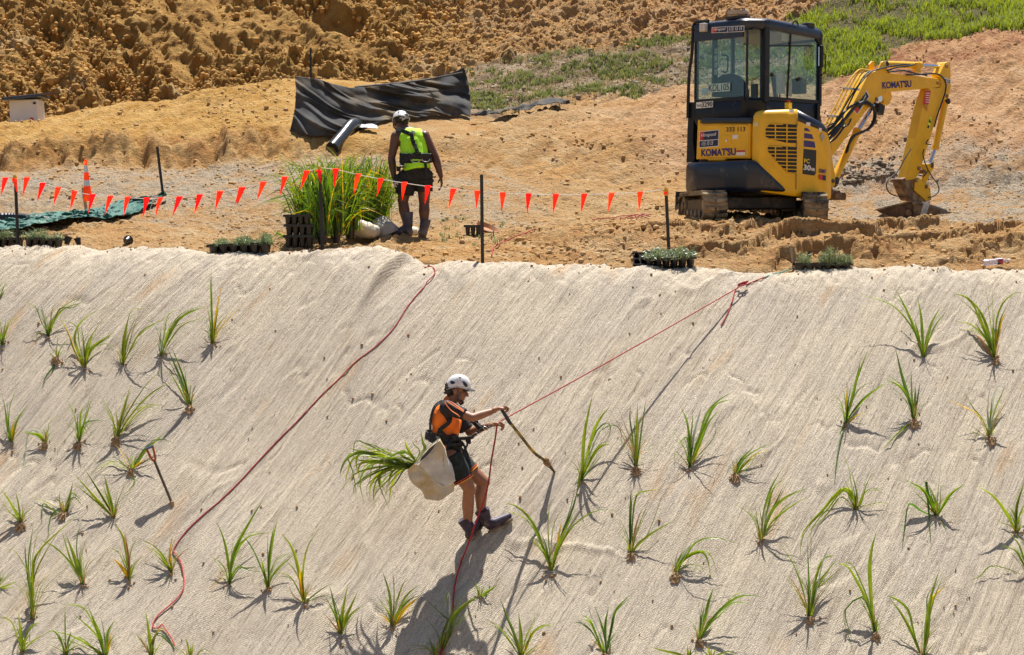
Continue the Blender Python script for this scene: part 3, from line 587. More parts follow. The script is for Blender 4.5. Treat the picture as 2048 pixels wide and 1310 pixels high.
PL = [
 (1, (-40, 340), [[(0, 300), (45, 190), 'w'], [(-30, 220), (-60, 100)], [(-10, 250), (20, 215)]], 'flax plant cut by the left photo edge in the highest planted row', 0),
 (1, (12, 640), [[(22, 560), (42, 440)], [(8, 530), (0, 450)], [(25, 560), (60, 490), 'wy'], [(40, 520), (60, 470), (130, 435), 't'], [(0, 560), (-30, 500)], [(30, 560), (70, 460)]], 'bushy flax plant with one yellow leaf at the left photo edge below the crest', .2),
 (1, (320, 575), [[(270, 470), (235, 380), (185, 350), 't'], [(295, 480), (260, 380), (215, 475), 'p'], [(300, 500), (250, 400)], [(330, 480), (345, 380), (375, 330), 't'], [(345, 490), (380, 430), (412, 400)], [(350, 480), (400, 400), (480, 360), (565, 342)], [(345, 490), (390, 385), (470, 380), (530, 345), 'd'], [(270, 540), (240, 560), (247, 610), 't'], [(330, 500), (360, 430)], [(310, 480), (290, 390)]], 'flax plant with wide arching leaves, leftmost complete one of the top row', .3),
 (1, (552, 775), [[(520, 620), (500, 500), (405, 455), 't'], [(550, 620), (525, 460), 'd'], [(565, 640), (600, 560), (692, 425)], [(590, 660), (640, 610), (755, 535), 'w'], [(575, 660), (610, 545), 'w'], [(500, 640), (490, 560), (530, 470), (645, 390), 'w'], [(480, 640), (455, 560), (400, 450), 'y'], [(500, 560), (450, 640), (405, 785), 'p'], [(600, 650), (690, 610), (715, 665), 't'], [(520, 690), (490, 610)]], 'tall flax plant with a fountain of bent leaves near the top left', .25),
 (1, (372, 715), [[(345, 770), (300, 830), (275, 905), 'd'], [(400, 640), (445, 580)], [(340, 690), (320, 660), 't']], 'small flattened flax plant with a leaf trailing downhill beside its brown root clump', .8),
 (1, (805, 750), [[(810, 600), (835, 455), 'w'], [(830, 610), (890, 420)], [(860, 640), (930, 530), (1075, 450), 'w'], [(850, 660), (900, 570), (1050, 455)], [(840, 640), (885, 480), (960, 300), 't'], [(825, 560), (860, 400), (980, 380), 't'], [(815, 640), (850, 530)], [(840, 680), (930, 560)]], 'upright flax plant with yellow-green leaves swept right in the top left group', .2),
 (1, (1055, 700), [[(1045, 600), (1060, 500), 'p'], [(1075, 560), (1100, 430), (1180, 382), 't'], [(1100, 580), (1190, 440), (1355, 368), 'w'], [(1110, 600), (1200, 490), (1345, 440)], [(1090, 600), (1150, 470), (1230, 410), (1340, 370)], [(1090, 560), (1130, 460)], [(1080, 600), (1110, 520), (1215, 475), 'd'], [(1060, 600), (1030, 500), (975, 480), 'p']], 'flax plant whose long leaves all arch over to the right near the crest', .2),
 (1, (1390, 620), [[(1385, 400), (1376, 140), 'w'], [(1415, 420), (1452, 225), 'wy'], [(1380, 500), (1358, 370), 'w'], [(1410, 500), (1430, 380)], [(1430, 500), (1530, 380), 'ty'], [(1445, 510), (1600, 345), 'ty'], [(1380, 560), (1350, 440), 't']], 'narrow upright flax plant standing alone just under the crest, left of the hanging rope', .3),
 (1, (1245, 1030), [[(1185, 850), (1095, 640), 'wd'], [(1200, 830), (1125, 640), 'w'], [(1160, 880), (1090, 762)], [(1225, 900), (1205, 760), 't'], [(1245, 960), (1250, 860), 't'], [(1230, 980), (1195, 900), 'wy']], 'flax plant leaning left with stiff dark leaves and a mound of earth beside its foot', .7),
 (1, (765, 1250), [[(735, 1090), (650, 930), 't'], [(745, 1130), (665, 975)], [(800, 1070), (862, 870), 'w'], [(830, 1080), (960, 880), (1088, 765)], [(850, 1090), (990, 940), (1135, 858), 'w'], [(850, 1120), (960, 1020), (1060, 1015)], [(790, 1110), (870, 980), 'wy'], [(800, 1110), (830, 990), (805, 955), 'p'], [(790, 1150), (900, 950)], [(770, 1140), (755, 1020)], [(820, 1130), (920, 1030), (1070, 1045), 't']], 'large flax plant with leaves spread wide to the right, orange root ball at its left', .8),
 (1, (515, 1270), [[(490, 1100), (440, 980)], [(525, 1100), (545, 1020), 'w'], [(565, 1090), (605, 955)], [(545, 1150), (600, 1120), (692, 1120), 'd'], [(490, 1180), (430, 1130), 't'], [(560, 1150), (620, 1060), 't'], [(505, 1150), (512, 1085), 'd'], [(540, 1150), (590, 1240), 't'], [(500, 1150), (470, 1020)]], 'compact bushy flax plant with one leaf held out flat to the right', .6),
 (1, (295, 1280), [[(250, 1220), (130, 1188)], [(270, 1215), (200, 1195), 'w'], [(300, 1215), (280, 1165)], [(315, 1180), (330, 1120), (395, 1085), 't'], [(250, 1190), (185, 1200), (160, 1400), (135, 1595), 'p']], 'squat flax plant with a pale leaf hanging far down the slope', .6),
 (1, (75, 1265), [[(45, 1100), (15, 950), 'w'], [(60, 1050), (118, 885)], [(80, 1180), (97, 1110), 'wy'], [(110, 1120), (188, 1008)], [(40, 1200), (0, 1080), 'p'], [(50, 1200), (25, 1290), 'p'], [(50, 1180), (30, 1040)]], 'flax plant with an orange-yellow leaf near the left edge at mid height', .3),
 (2, (-12, 930), [[(20, 880), (85, 825), 't'], [(40, 905), (100, 880)], [(0, 880), (30, 830)]], 'flax plant whose leaf tips alone enter at the left edge in the lower half', 0),
 (2, (765, 235), [[(820, 150), (970, 5), 'w'], [(800, 190), (860, 110), (925, 50)], [(720, 205), (660, 180), (540, 240), 't'], [(730, 190), (700, 120), (670, 85), 'ty'], [(840, 120), (930, 55), (1018, 78), 'd'], [(785, 290), (760, 340), (705, 388), 't'], [(800, 200), (850, 170), 'y'], [(700, 215), (620, 200), (480, 340), 't']], 'flax plant behind the red-handled spade, its root ball lying bare', .6),
 (2, (125, 555), [[(65, 430), (3, 340), 'w'], [(50, 470), (0, 400)], [(110, 450), (95, 370), 'w'], [(85, 500), (20, 460), 't'], [(130, 490), (135, 430)], [(90, 480), (40, 380)], [(115, 500), (60, 420), 'd']], 'flax plant fanned left with a brown clump on its right, by the left edge', .9),
 (2, (375, 490), [[(350, 420), (315, 395), 'd'], [(395, 430), (425, 300), 'w'], [(415, 370), (475, 412), 'd'], [(350, 430), (345, 358)], [(310, 440), (245, 410), (180, 390), 't'], [(300, 460), (250, 430), (245, 540), 'd'], [(330, 470), (290, 520), (280, 640), 'd']], 'short flax plant with dark leaves hanging to its left', .6),
 (2, (665, 525), [[(590, 380), (485, 215), 'w'], [(560, 400), (428, 250), 'w'], [(575, 430), (430, 310)], [(640, 400), (605, 255), 'w'], [(680, 440), (720, 330), (785, 240), 't'], [(640, 440), (600, 320)], [(675, 470), (675, 430), 'o']], 'flax plant with five straight leaves fanned up and left, left of the standing spade', .2),
 (2, (483, 905), [[(410, 750), (360, 585), 'w'], [(440, 760), (385, 610), 'w'], [(450, 740), (450, 620), (482, 515), 'd'], [(475, 760), (510, 585), 't'], [(430, 800), (330, 690), (218, 630)], [(440, 830), (360, 720), 'p'], [(460, 780), (470, 690), 'd']], 'flax plant leaning left with three slender blades standing up behind', .2),
 (2, (190, 1105), [[(180, 950), (165, 760), (195, 550), 'wd'], [(190, 850), (230, 700), (462, 485), 'w'], [(175, 950), (150, 760), (145, 640), 'd'], [(200, 960), (210, 890), 't'], [(165, 990), (140, 870), 't'], [(195, 880), (260, 720), (355, 570)], [(190, 900), (100, 720), (40, 690), 't']], 'very tall thin flax plant with blades forking high above its foot', .3),
 (2, (755, 880), [[(735, 720), (715, 620), (665, 538), 'w'], [(710, 800), (655, 745), 'wy'], [(745, 740), (722, 600), 'wo'], [(755, 760), (770, 680), (820, 590), 't'], [(725, 790), (690, 710), (630, 680), 't'], [(748, 780), (755, 690)], [(740, 800), (700, 690)]], 'thin flax plant with one curled yellow leaf low on its left', .2),
 (2, (1000, 835), [[(960, 750), (900, 680), (812, 632)], [(965, 780), (925, 720), (850, 680)], [(985, 740), (1037, 590), 'y'], [(990, 740), (992, 650), 'wy'], [(980, 850), (960, 885), 't'], [(950, 770), (880, 700)], [(985, 720), (1005, 620)], [(960, 790), (905, 745), 'p']], 'yellowish flax plant where the red rope bends downhill', .3),
 (2, (130, 1300), [[(90, 1170), (60, 1110), (0, 1085), 'w'], [(120, 1180), (107, 1060), 'w'], [(150, 1200), (190, 1140), (240, 1118)], [(190, 1230), (260, 1190)], [(125, 1220), (90, 1130)], [(145, 1230), (180, 1180)]], 'flax plant at the bottom edge of the photo, first one from the left', .2),
 (2, (385, 1325), [[(380, 1180), (380, 1030), 'd'], [(395, 1240), (415, 1170), 'w'], [(350, 1220), (310, 1170), (255, 1190)], [(350, 1280), (270, 1240), 't'], [(360, 1230), (330, 1160)], [(400, 1260), (440, 1210)]], 'flax plant at the bottom edge with one spear-straight dark leaf', .1),
 (2, (612, 1335), [[(570, 1180), (510, 1015), 'w'], [(560, 1170), (490, 1040), (370, 1010), 'w'], [(565, 1200), (435, 1075), 'w'], [(620, 1220), (635, 1160), (672, 1100)], [(560, 1280), (420, 1200), (308, 1170), 'w'], [(630, 1260), (648, 1175), 'y'], [(590, 1210), (540, 1080)], [(560, 1290), (470, 1210), (400, 1230)]], 'broad flax plant at the bottom edge with many leaves bowing left', .1),
 (2, (885, 1335), [[(870, 1200), (848, 1050), 'w'], [(840, 1250), (785, 1180)], [(890, 1230), (930, 1190), (1050, 1308), 'wd'], [(880, 1240), (930, 1160), (965, 1180), 'y'], [(850, 1270), (810, 1190), 'o'], [(890, 1260), (920, 1140), 'd'], [(880, 1250), (830, 1150)]], 'flax plant at the bottom edge beneath the slack end of the red rope', .1),
 (2, (1105, 1345), [[(1095, 1260), (1080, 1208), 'w'], [(1120, 1290), (1125, 1235)], [(1140, 1320), (1180, 1280), (1260, 1310)], [(1080, 1310), (1040, 1270), 't']], 'little flax plant barely showing at the bottom edge right of the rope end', 0),
 (3, (200, 655), [[(190, 470), (160, 330), (113, 212), 'w'], [(230, 430), (320, 250), (442, 48), 'w'], [(240, 450), (330, 320), (492, 288)], [(160, 560), (80, 448), 't'], [(150, 600), (78, 658), 't'], [(210, 500), (225, 340), 't'], [(225, 500), (260, 380), (350, 300)], [(250, 530), (310, 535), (400, 525)], [(215, 520), (260, 400), (390, 262), 'd']], 'tall flax plant with a V of two long blades, left of the lower middle group', .3),
 (3, (465, 680), [[(430, 560), (360, 400), (275, 288), 'd'], [(475, 480), (500, 320), (530, 190), 'w'], [(463, 480), (462, 290), 'd'], [(480, 610), (560, 510), (672, 420)], [(440, 570), (415, 455), 'w'], [(480, 560), (540, 455), (662, 430), 't'], [(450, 600), (400, 510), 't']], 'loose flax plant with one bright vertical blade beside the V-shaped plant', .2),
 (3, (712, 780), [[(680, 580), (630, 400), (548, 285), 'w'], [(700, 600), (730, 400), (822, 252)], [(690, 650), (678, 510), 'wy'], [(660, 660), (600, 580), (490, 562)], [(750, 740), (800, 700), (885, 640), 'd'], [(730, 700), (765, 600), 't'], [(690, 650), (640, 540), (575, 480)], [(700, 640), (690, 540)], [(640, 720), (600, 640), 'to']], 'flax plant with a bright yellow centre blade and long parallel shadows', .4),
 (3, (960, 1000), [[(930, 850), (885, 648), 'wd'], [(970, 850), (1007, 648), 'w'], [(990, 880), (1082, 682), 'w'], [(995, 910), (1040, 840), (1112, 788), 'w'], [(955, 950), (943, 885), 'wy'], [(920, 930), (835, 830), 'o'], [(925, 860), (840, 700)], [(950, 860), (905, 720), 'd']], 'evenly fanned flax plant with two short yellow leaves at its foot', .3),
 (3, (1315, 935), [[(1295, 720), (1245, 548), 'wd'], [(1325, 700), (1315, 538), 'd'], [(1350, 740), (1410, 588)], [(1370, 790), (1420, 710), (1490, 650), 'w'], [(1370, 850), (1430, 780), (1502, 728), 'wy'], [(1290, 850), (1200, 712), 't'], [(1280, 880), (1220, 848), 'y'], [(1360, 830), (1480, 705)], [(1340, 780), (1380, 720), 'p'], [(1300, 800), (1260, 720)]], 'dense flax tuft standing in the fringe of the worker shadow', .3),
 (3, (1650, 1110), [[(1700, 930), (1760, 820), (1890, 715), 'w'], [(1720, 900), (1820, 780), (2002, 668), 'w'], [(1665, 1020), (1665, 950), 'wy'], [(1700, 900), (1700, 700), (1665, 830), 'p'], [(1720, 930), (1640, 840), (1550, 750), 'd'], [(1690, 990), (1770, 800)], [(1690, 1000), (1830, 800), 'd'], [(1710, 960), (1870, 820), 't'], [(1660, 980), (1720, 850), (1815, 690)]], 'big dark flax plant crossed by the lower end of the red rope', .2),
 (3, (1600, 1160), [[(1590, 1080), (1555, 990), 'd'], [(1560, 1080), (1480, 1060), (1400, 1065), 't'], [(1610, 1100), (1650, 1040)]], 'thin flax plant at the bottom edge left of the rope', 0),
 (4, (0, 935), [[(60, 900), (100, 870), (125, 800), 't'], [(40, 910), (100, 870), 'w'], [(-20, 880), (-40, 840)]], 'low flax sprig lying almost flat right of the worker shadow', 0),
 (4, (455, 790), [[(410, 640), (340, 470), (250, 370), (155, 335), 'w'], [(400, 650), (300, 552)], [(430, 640), (385, 515), 'd'], [(440, 600), (435, 420), (460, 280), 't'], [(455, 600), (475, 470), (540, 355), 't'], [(520, 560), (590, 380), (642, 185), 'wd'], [(495, 640), (505, 540), (525, 448), 'wy'], [(510, 620), (600, 480), (740, 388), (885, 388)], [(480, 650), (560, 480), (610, 380)], [(475, 700), (530, 620), 't'], [(440, 690), (410, 600)]], 'largest flax plant beside the worker boots, with a vivid yellow blade', .2),
 (4, (965, 670), [[(958, 450), (966, 238), 'wd'], [(975, 450), (1000, 290), (1060, 262), (1160, 250)], [(1005, 610), (1100, 530), (1258, 442), 'w'], [(990, 560), (1040, 420), (1078, 325), 't'], [(985, 540), (1010, 440), (1040, 370), 'o'], [(1010, 590), (1070, 540), (1150, 330), (1158, 255), 'td'], [(965, 500), (960, 400)]], 'flax plant with one leaf snapped into a sharp corner', .5),
 (4, (1245, 800), [[(1280, 700), (1350, 600), 'w'], [(1300, 670), (1400, 580), (1560, 565), 'p'], [(1310, 690), (1380, 590), (1500, 560), (1662, 600)], [(1300, 700), (1400, 650), (1450, 690), (1476, 822), 'w'], [(1290, 700), (1325, 670), (1335, 765), 'p'], [(1280, 720), (1390, 640), 'wy'], [(1260, 720), (1300, 640)], [(1290, 740), (1400, 740), (1440, 790), 't'], [(1260, 780), (1300, 880), 'tp'], [(1270, 730), (1330, 650)]], 'floppy flax plant curling over to the right over a dug hollow', .9),
 (4, (1400, 1225), [[(1410, 1100), (1437, 988)], [(1440, 1060), (1465, 960), (1495, 875), 'w'], [(1450, 1120), (1500, 1060), (1567, 982), 'w'], [(1460, 1110), (1560, 1000), (1660, 935), (1785, 930), 'w'], [(1425, 1100), (1430, 960), 't'], [(1410, 1130), (1425, 1040)], [(1600, 950), (1680, 908), 't']], 'flax plant in front of a deep fold, one leaf reaching right', .5),
 (4, (265, 1335), [[(220, 1180), (170, 1060), (128, 950), 'wd'], [(200, 1230), (120, 1130), (40, 1085)], [(260, 1180), (246, 1040), 'w'], [(305, 1240), (327, 1150), 'wy'], [(310, 1220), (370, 1140), (482, 1112), 'w'], [(220, 1210), (130, 1085), 'd'], [(310, 1290), (372, 1243)], [(240, 1220), (200, 1110)], [(290, 1200), (340, 1100), (350, 1040), 't']], 'flax plant at the bottom edge centred below the worker', .1),
 (4, (805, 1325), [[(745, 1130), (710, 1060), (690, 978), 'p'], [(720, 1170), (650, 1110), (598, 1098), 'd'], [(790, 1160), (735, 1000), 'd'], [(800, 1130), (822, 1000), 'w'], [(840, 1140), (870, 1020), (968, 918), 'w'], [(730, 1150), (700, 1100), (648, 1080), 'w'], [(760, 1250), (700, 1200), 'y'], [(830, 1280), (800, 1200), 'wp'], [(780, 1220), (740, 1120)]], 'flax plant at the bottom edge with a tall curved blade on its right', .5),
 (4, (1335, 1350), [[(1330, 1300), (1325, 1262), 'w'], [(1280, 1310), (1200, 1290), (1095, 1260), 'w'], [(1360, 1320), (1390, 1290)]], 'flax plant mostly below the bottom edge, a low leaf pointing left', 0),
 (4, (1480, 1345), [[(1475, 1300), (1482, 1262)], [(1520, 1310), (1590, 1290), (1640, 1310)], [(1450, 1310), (1430, 1280), 't']], 'flax plant mostly below the bottom edge right of the low pointing leaf', 0),
 (5, (122, 650), [[(140, 480), (180, 340), (247, 222), 'w'], [(165, 450), (200, 330), (268, 278)], [(180, 480), (270, 390), (392, 340), 'w'], [(190, 530), (290, 450), (392, 388)], [(105, 550), (80, 400), 't'], [(170, 500), (210, 420), (262, 305), 'd'], [(135, 520), (160, 420), 'p'], [(150, 520), (185, 400), 'p'], [(200, 540), (250, 460), (320, 410), 'd'], [(130, 560), (110, 440), 'd']], 'full dark-green flax plant left of the lower right group', .2),
 (5, (670, 472), [[(650, 330), (630, 210), (580, 110), 't'], [(685, 400), (650, 240), 'wd'], [(645, 410), (610, 335), 'd'], [(710, 400), (740, 310), (785, 230), 't'], [(715, 380), (770, 340), (830, 362), 't'], [(700, 430), (735, 330), 'w'], [(660, 400), (590, 345), (480, 470), (370, 590), (350, 720), 'w'], [(590, 390), (500, 500), (380, 610)], [(680, 390), (675, 320)], [(730, 440), (860, 425), (820, 515), 't']], 'flax plant with two long leaves looping down to its left', .4),
 (5, (1148, 512), [[(1100, 410), (1060, 340), (960, 290), 'w'], [(1120, 430), (1070, 290), 'w'], [(1140, 420), (1100, 320), 'w'], [(1165, 440), (1170, 300), 't'], [(1190, 430), (1230, 370), (1312, 312), 'w'], [(1110, 460), (1060, 400), (1005, 350)], [(1110, 420), (1085, 300), (1100, 480), (1112, 670), 'wd'], [(1060, 475), (985, 430), (960, 560), (942, 690), 'wd'], [(1120, 470), (1060, 430), 'wo'], [(1150, 400), (1170, 200), 't'], [(1180, 540), (1210, 585), 'd']], 'flax plant with two leaves bent down to hang in front of it', .3),
 (5, (1610, 602), [[(1560, 500), (1480, 390), (1375, 320), 'w'], [(1575, 510), (1530, 450), (1475, 395), 'd'], [(1610, 460), (1652, 305), 'w'], [(1630, 500), (1672, 400)], [(1580, 560), (1520, 540), (1490, 520), 't'], [(1600, 500), (1560, 440)], [(1620, 520), (1690, 420)]], 'flax plant at the right edge at mid height with long leaves to the left', .3),
 (5, (1685, 860), [[(1640, 760), (1600, 700), (1520, 668)], [(1650, 740), (1620, 660), (1560, 590)], [(1660, 700), (1640, 640), (1590, 600), 't'], [(1480, 790), (1400, 850), (1345, 875), 't']], 'flax plant outside the right edge whose leaves lean into view', 0),
 (5, (405, 1100), [[(370, 950), (310, 780), (235, 670)], [(400, 880), (392, 640), 'd'], [(370, 1000), (320, 900), (265, 830), 'o'], [(430, 920), (460, 800), (500, 740), (560, 732), 'w'], [(440, 920), (480, 860), (572, 745), 'w'], [(430, 960), (470, 880), (522, 815), 'w'], [(395, 950), (345, 860), (355, 870), 't'], [(400, 960), (380, 860), 'd'], [(420, 950), (430, 860)], [(470, 820), (500, 720), (530, 672), 'p'], [(430, 1040), (470, 960), (600, 810), 'td']], 'big flax plant with drooping right-hand leaves and an orange leaf tip', .5),
 (5, (787, 1200), [[(745, 1020), (680, 880), (620, 790), (552, 780), 'w'], [(765, 1000), (755, 800), (770, 680), (797, 583), 'w'], [(750, 1080), (710, 1000), (655, 930), 't'], [(760, 1060), (710, 970), (615, 1045), (630, 1150), (668, 1265), 'd'], [(770, 1080), (740, 970)], [(780, 1100), (760, 1000)]], 'slim flax plant with one blade far taller than the rest', .5),
 (5, (1060, 1335), [[(1000, 1180), (940, 1070), (868, 975), 'w'], [(1010, 1170), (980, 1050), (910, 985), (855, 965), 'w'], [(1085, 1150), (1110, 980), (1168, 795), 'w'], [(1100, 1080), (1120, 980), (1198, 908), 'wy'], [(1080, 1260), (1080, 1180), 'wo'], [(1095, 1200), (1110, 1080)], [(1100, 1280), (1150, 1220), 't']], 'flax plant at the bottom edge with two broad leaves bent to the left', .1),
 (6, (178, 1265), [[(195, 1000), (245, 752), 'w'], [(235, 1020), (280, 910), (345, 830), 'w'], [(240, 1080), (280, 990), (330, 918), 'p'], [(240, 1120), (290, 1060), (345, 1050), 'w'], [(180, 1200), (165, 1260), (150, 1312), 'w'], [(250, 1000), (320, 930), (345, 960), (325, 1040), 'd'], [(200, 1150), (250, 1060)], [(185, 1150), (190, 1040)], [(230, 1180), (290, 1090), 'd']], 'tall flax plant first in the row right of the spade tip', .3),
 (6, (487, 1190), [[(465, 1050), (430, 950), (392, 850), 'to'], [(470, 1010), (455, 900), (460, 820), 'd'], [(495, 1010), (498, 812), 'w'], [(470, 1100), (410, 1000), (395, 920), 'to'], [(505, 1130), (530, 1060), (577, 1005), 'ty'], [(500, 1050), (515, 910), (590, 885), 'to'], [(480, 1080), (440, 960), 'd'], [(485, 1060), (478, 900), 'd'], [(495, 1080), (487, 880)]], 'slender upright flax plant sitting on a round brown root ball', 1),
 (6, (795, 1192), [[(795, 1040), (780, 920), (748, 842), 'w'], [(815, 1020), (840, 920), (862, 840), 'wp'], [(850, 1010), (890, 880), (960, 800), (1045, 750), 'w'], [(855, 1040), (900, 930), (968, 850), 'w'], [(860, 1000), (940, 830), (1040, 792)], [(785, 1040), (770, 1010), (725, 1060)], [(840, 1090), (880, 985), 'wy'], [(780, 1160), (715, 1090), (712, 1170), 't'], [(830, 1050), (880, 930), 'd'], [(810, 1080), (830, 950), 'd'], [(800, 1060), (790, 960)], [(850, 1110), (940, 1000), (938, 900), 'td']], 'fullest flax plant of the row under the tight rope, leaves arching right', .4),
 (6, (1050, 1235), [[(1080, 1150), (1165, 1058), 'w'], [(1110, 1130), (1180, 1080), (1272, 1040)], [(1110, 1160), (1180, 1100), (1250, 1080), 'y'], [(1090, 1190), (1140, 1140), (1190, 1128)], [(1070, 1180), (1100, 1110), 'w'], [(1080, 1190), (1130, 1120)]], 'low flax plant pressed over to the right with a brown clump at its foot', .9),
 (7, (900, 640), [[(850, 480), (780, 300), (688, 125), 'w'], [(860, 500), (760, 340), (640, 240), (430, 178)], [(890, 470), (880, 330), (853, 185), 'w'], [(920, 520), (960, 380), (1027, 262), 'w'], [(850, 450), (740, 240), (640, 175), 't'], [(905, 560), (930, 450), 'to'], [(860, 460), (830, 360)]], 'flax plant with four bold spread leaves, highest in the right-hand group', .4),
 (7, (1415, 650), [[(1350, 480), (1270, 270), (1200, 195), (1118, 170), 'w'], [(1370, 450), (1310, 300), (1200, 175), 'w'], [(1395, 450), (1370, 260), (1348, 95), 't'], [(1425, 400), (1470, 250), (1560, 170), (1640, 165)], [(1440, 480), (1460, 380), (1502, 305), 'wy'], [(1370, 520), (1250, 400), (1118, 368)], [(1350, 560), (1310, 500), (1255, 455), 'wo'], [(1360, 470), (1320, 370), (1280, 230), 'w'], [(1405, 450), (1417, 295)], [(1370, 530), (1280, 390), 'w'], [(1430, 500), (1425, 380), 'd'], [(1390, 520), (1350, 420), 'wd']], 'dense flax plant near the right edge with an orange leaf low on its left', .5),
 (7, (335, 1115), [[(370, 950), (430, 750), (492, 585), 'w'], [(375, 950), (410, 800), (440, 665), 'wd'], [(338, 980), (345, 828), 'wy'], [(390, 930), (450, 850), (540, 800), 't'], [(400, 1020), (500, 910), (645, 808), 'w'], [(380, 1080), (430, 1050), (492, 1040), 'y'], [(310, 1170), (290, 1250), (275, 1345), 'p'], [(310, 1150), (290, 1200), 'w'], [(345, 1000), (370, 850), 'd'], [(300, 1200), (265, 1400), (250, 1560), 'd']], 'flax plant with a yellow leaf and dark blades, trailing leaves below its foot', .2),
 (7, (830, 1110), [[(790, 930), (740, 760), (694, 568), 'wd'], [(815, 930), (808, 728), 'w'], [(800, 960), (730, 850), (618, 788), 'w'], [(835, 980), (840, 840), 'wd'], [(780, 1130), (700, 1200), (590, 1315), 'w'], [(810, 980), (770, 880)], [(840, 1020), (860, 960), 'o']], 'flax plant with a heavy brown root ball on both sides of its foot', 1),
 (7, (1380, 1230), [[(1365, 1050), (1382, 820), 'p'], [(1395, 1030), (1430, 870), (1530, 800), 'p'], [(1330, 1090), (1260, 1000), (1190, 882), 'tdd'], [(1320, 1190), (1270, 1150), (1208, 1120), 't'], [(1400, 1080), (1450, 940), (1500, 840)], [(1410, 1120), (1460, 1030), (1512, 930), 'o'], [(1385, 1060), (1400, 920)], [(1370, 1080), (1350, 980), 'p'], [(1300, 1060), (1200, 1000), (1085, 945), 'ty']], 'straggly half-dry flax plant with pale leaves below the dense one at the right', .8),
]
for a in PL: plant(*a[:4], clump=a[4] if a[4] >= .5 else 0)
# small tufts of dug fibre and crumbs of earth on the matting
rs = np.random.RandomState(12); pts = []
for i in range(330):
    u, v = rs.uniform(0, 2048), 530+780*rs.uniform(0, 1); h = mhit(u, v); pts.append(tuple(h+Vector((0, -.004, .004))))
for a_ in PL:
    bu, bv = zp(a_[0], *a_[1]); nn = rs.randint(6, 22)
    for _ in range(nn):
        r_ = abs(rs.normal(0, 9)); t_ = rs.uniform(0, 6.28); h = mhit(bu+r_*math.cos(t_), bv+4+r_*.8*math.sin(t_)); pts.append(tuple(h+Vector((0, -.004, .003))))
for i in range(420):
    x_ = rs.uniform(-6.3, 6.3); y_ = float(ledge(np.array([x_]))[0])-abs(rs.normal(0, .13))*(.3+1.4*float(vn(x_*1.7, 3.3, 9))); pts.append((x_, y_, float(mat_fast(np.array([x_]), np.array([y_]))[0])+.006))
tag(rocks(np.array(pts), 0.004+.015*rs.power(.35, len(pts)), 'earth_crumbs', pm('crumb_earth', (.34, .21, .10), rough=.95, var=.4, vs=20, bump=.5), 9), kind='stuff')
# ================================================================== SITE PROPS ON THE BENCH
BLACKP = pm('black_plastic', (.018, .018, .02), rough=.42, var=.3, vs=10, bump=.1, col2=(.16, .12, .08), c2t=.66)
WARA = pm('painted_steel_black', (.022, .022, .024), rough=.5, var=.3, vs=20, bump=.15, col2=(.20, .15, .10), c2t=.68)
YCAP = pm('yellow_cap_plastic', (.75, .42, .02), rough=.5, var=.1)
FLAG = leafmat('fluoro_orange_vinyl', (.98, .13, .06), .55, .5); FLAG.node_tree.nodes['Hue/Saturation/Value.001'].inputs['Hue'].default_value = .5
CORD = pm('white_cord', (.75, .73, .68), rough=.8, bump=.3)
WOOD = pm('weathered_timber', (.40, .30, .19), rough=.85, var=.3, vs=30, bump=.4)
def star_post(u, v0, v1, label, cap=False, ut=None, mt=WARA, w_=.036, sink=.02, y=None):
    B = tat(u, y) if y else None
    if B is None: B = thit(u, v1) if v1 < 500 else P(u, v1, 20.45)
    T = P(ut if ut is not None else u, v0, B.y)
    o = thing('marker_post', tuple(B), label, 'post', 'posts standing along the bench'); m = MB(); d = (T-B).normalized(); A = B-d*.3
    # Y-section star picket
    for k in range(3):
        a = k*2.0944+.5; r_ = Vector((math.cos(a), math.sin(a), 0)); m.bar(A+r_*w_*.28, T+r_*w_*.28, w_*.16, w_*.6, up=r_)
    n = int((T-B).length/.17)
    for i in range(1, n): q = B.lerp(T, i/n)+Vector((0, -.004, 0)); m.box(q+Vector((.003, -.006, 0)), (.006, .003, .012))
    m.build('picket', mt, o)
    if cap:
        c = MB(); c.lathe(T-d*.05, [(.001, -.03), (.024, -.03), (.026, 0), (.024, .05), (.018, .062), (.001, .064)], 12, axis=d); c.build('safety_cap', YCAP, o, smooth=True)
    return B, T
_, T1 = star_post(37, 352, 491, 'black post with yellow cap beside the trays at the far left', True, ut=30, y=20.62)
_, T2 = star_post(645, 335, 497, 'black post with yellow cap in front of the tall potted grass', True, ut=639, y=20.62)
_, T3 = star_post(1338, 378, 487, 'black post with yellow cap left of the digger', True, ut=1332, y=20.75)
star_post(965, 349, 522, 'tall thin plain post at the edge of the matting in mid photo', ut=963)
star_post(326, 293, 392, 'black post leaning left behind the green cloth end', ut=314)
star_post(624, 96, 158, 'black post sticking up behind the left end of the black fabric', ut=621, y=32.2)
star_post(1618, 502, 545, 'short stub post in front of the right plant tray', y=20.42)
star_post(1589, 497, 541, 'short stub post at the left end of the right plant tray', ut=1583, mt=WOOD, y=20.5)
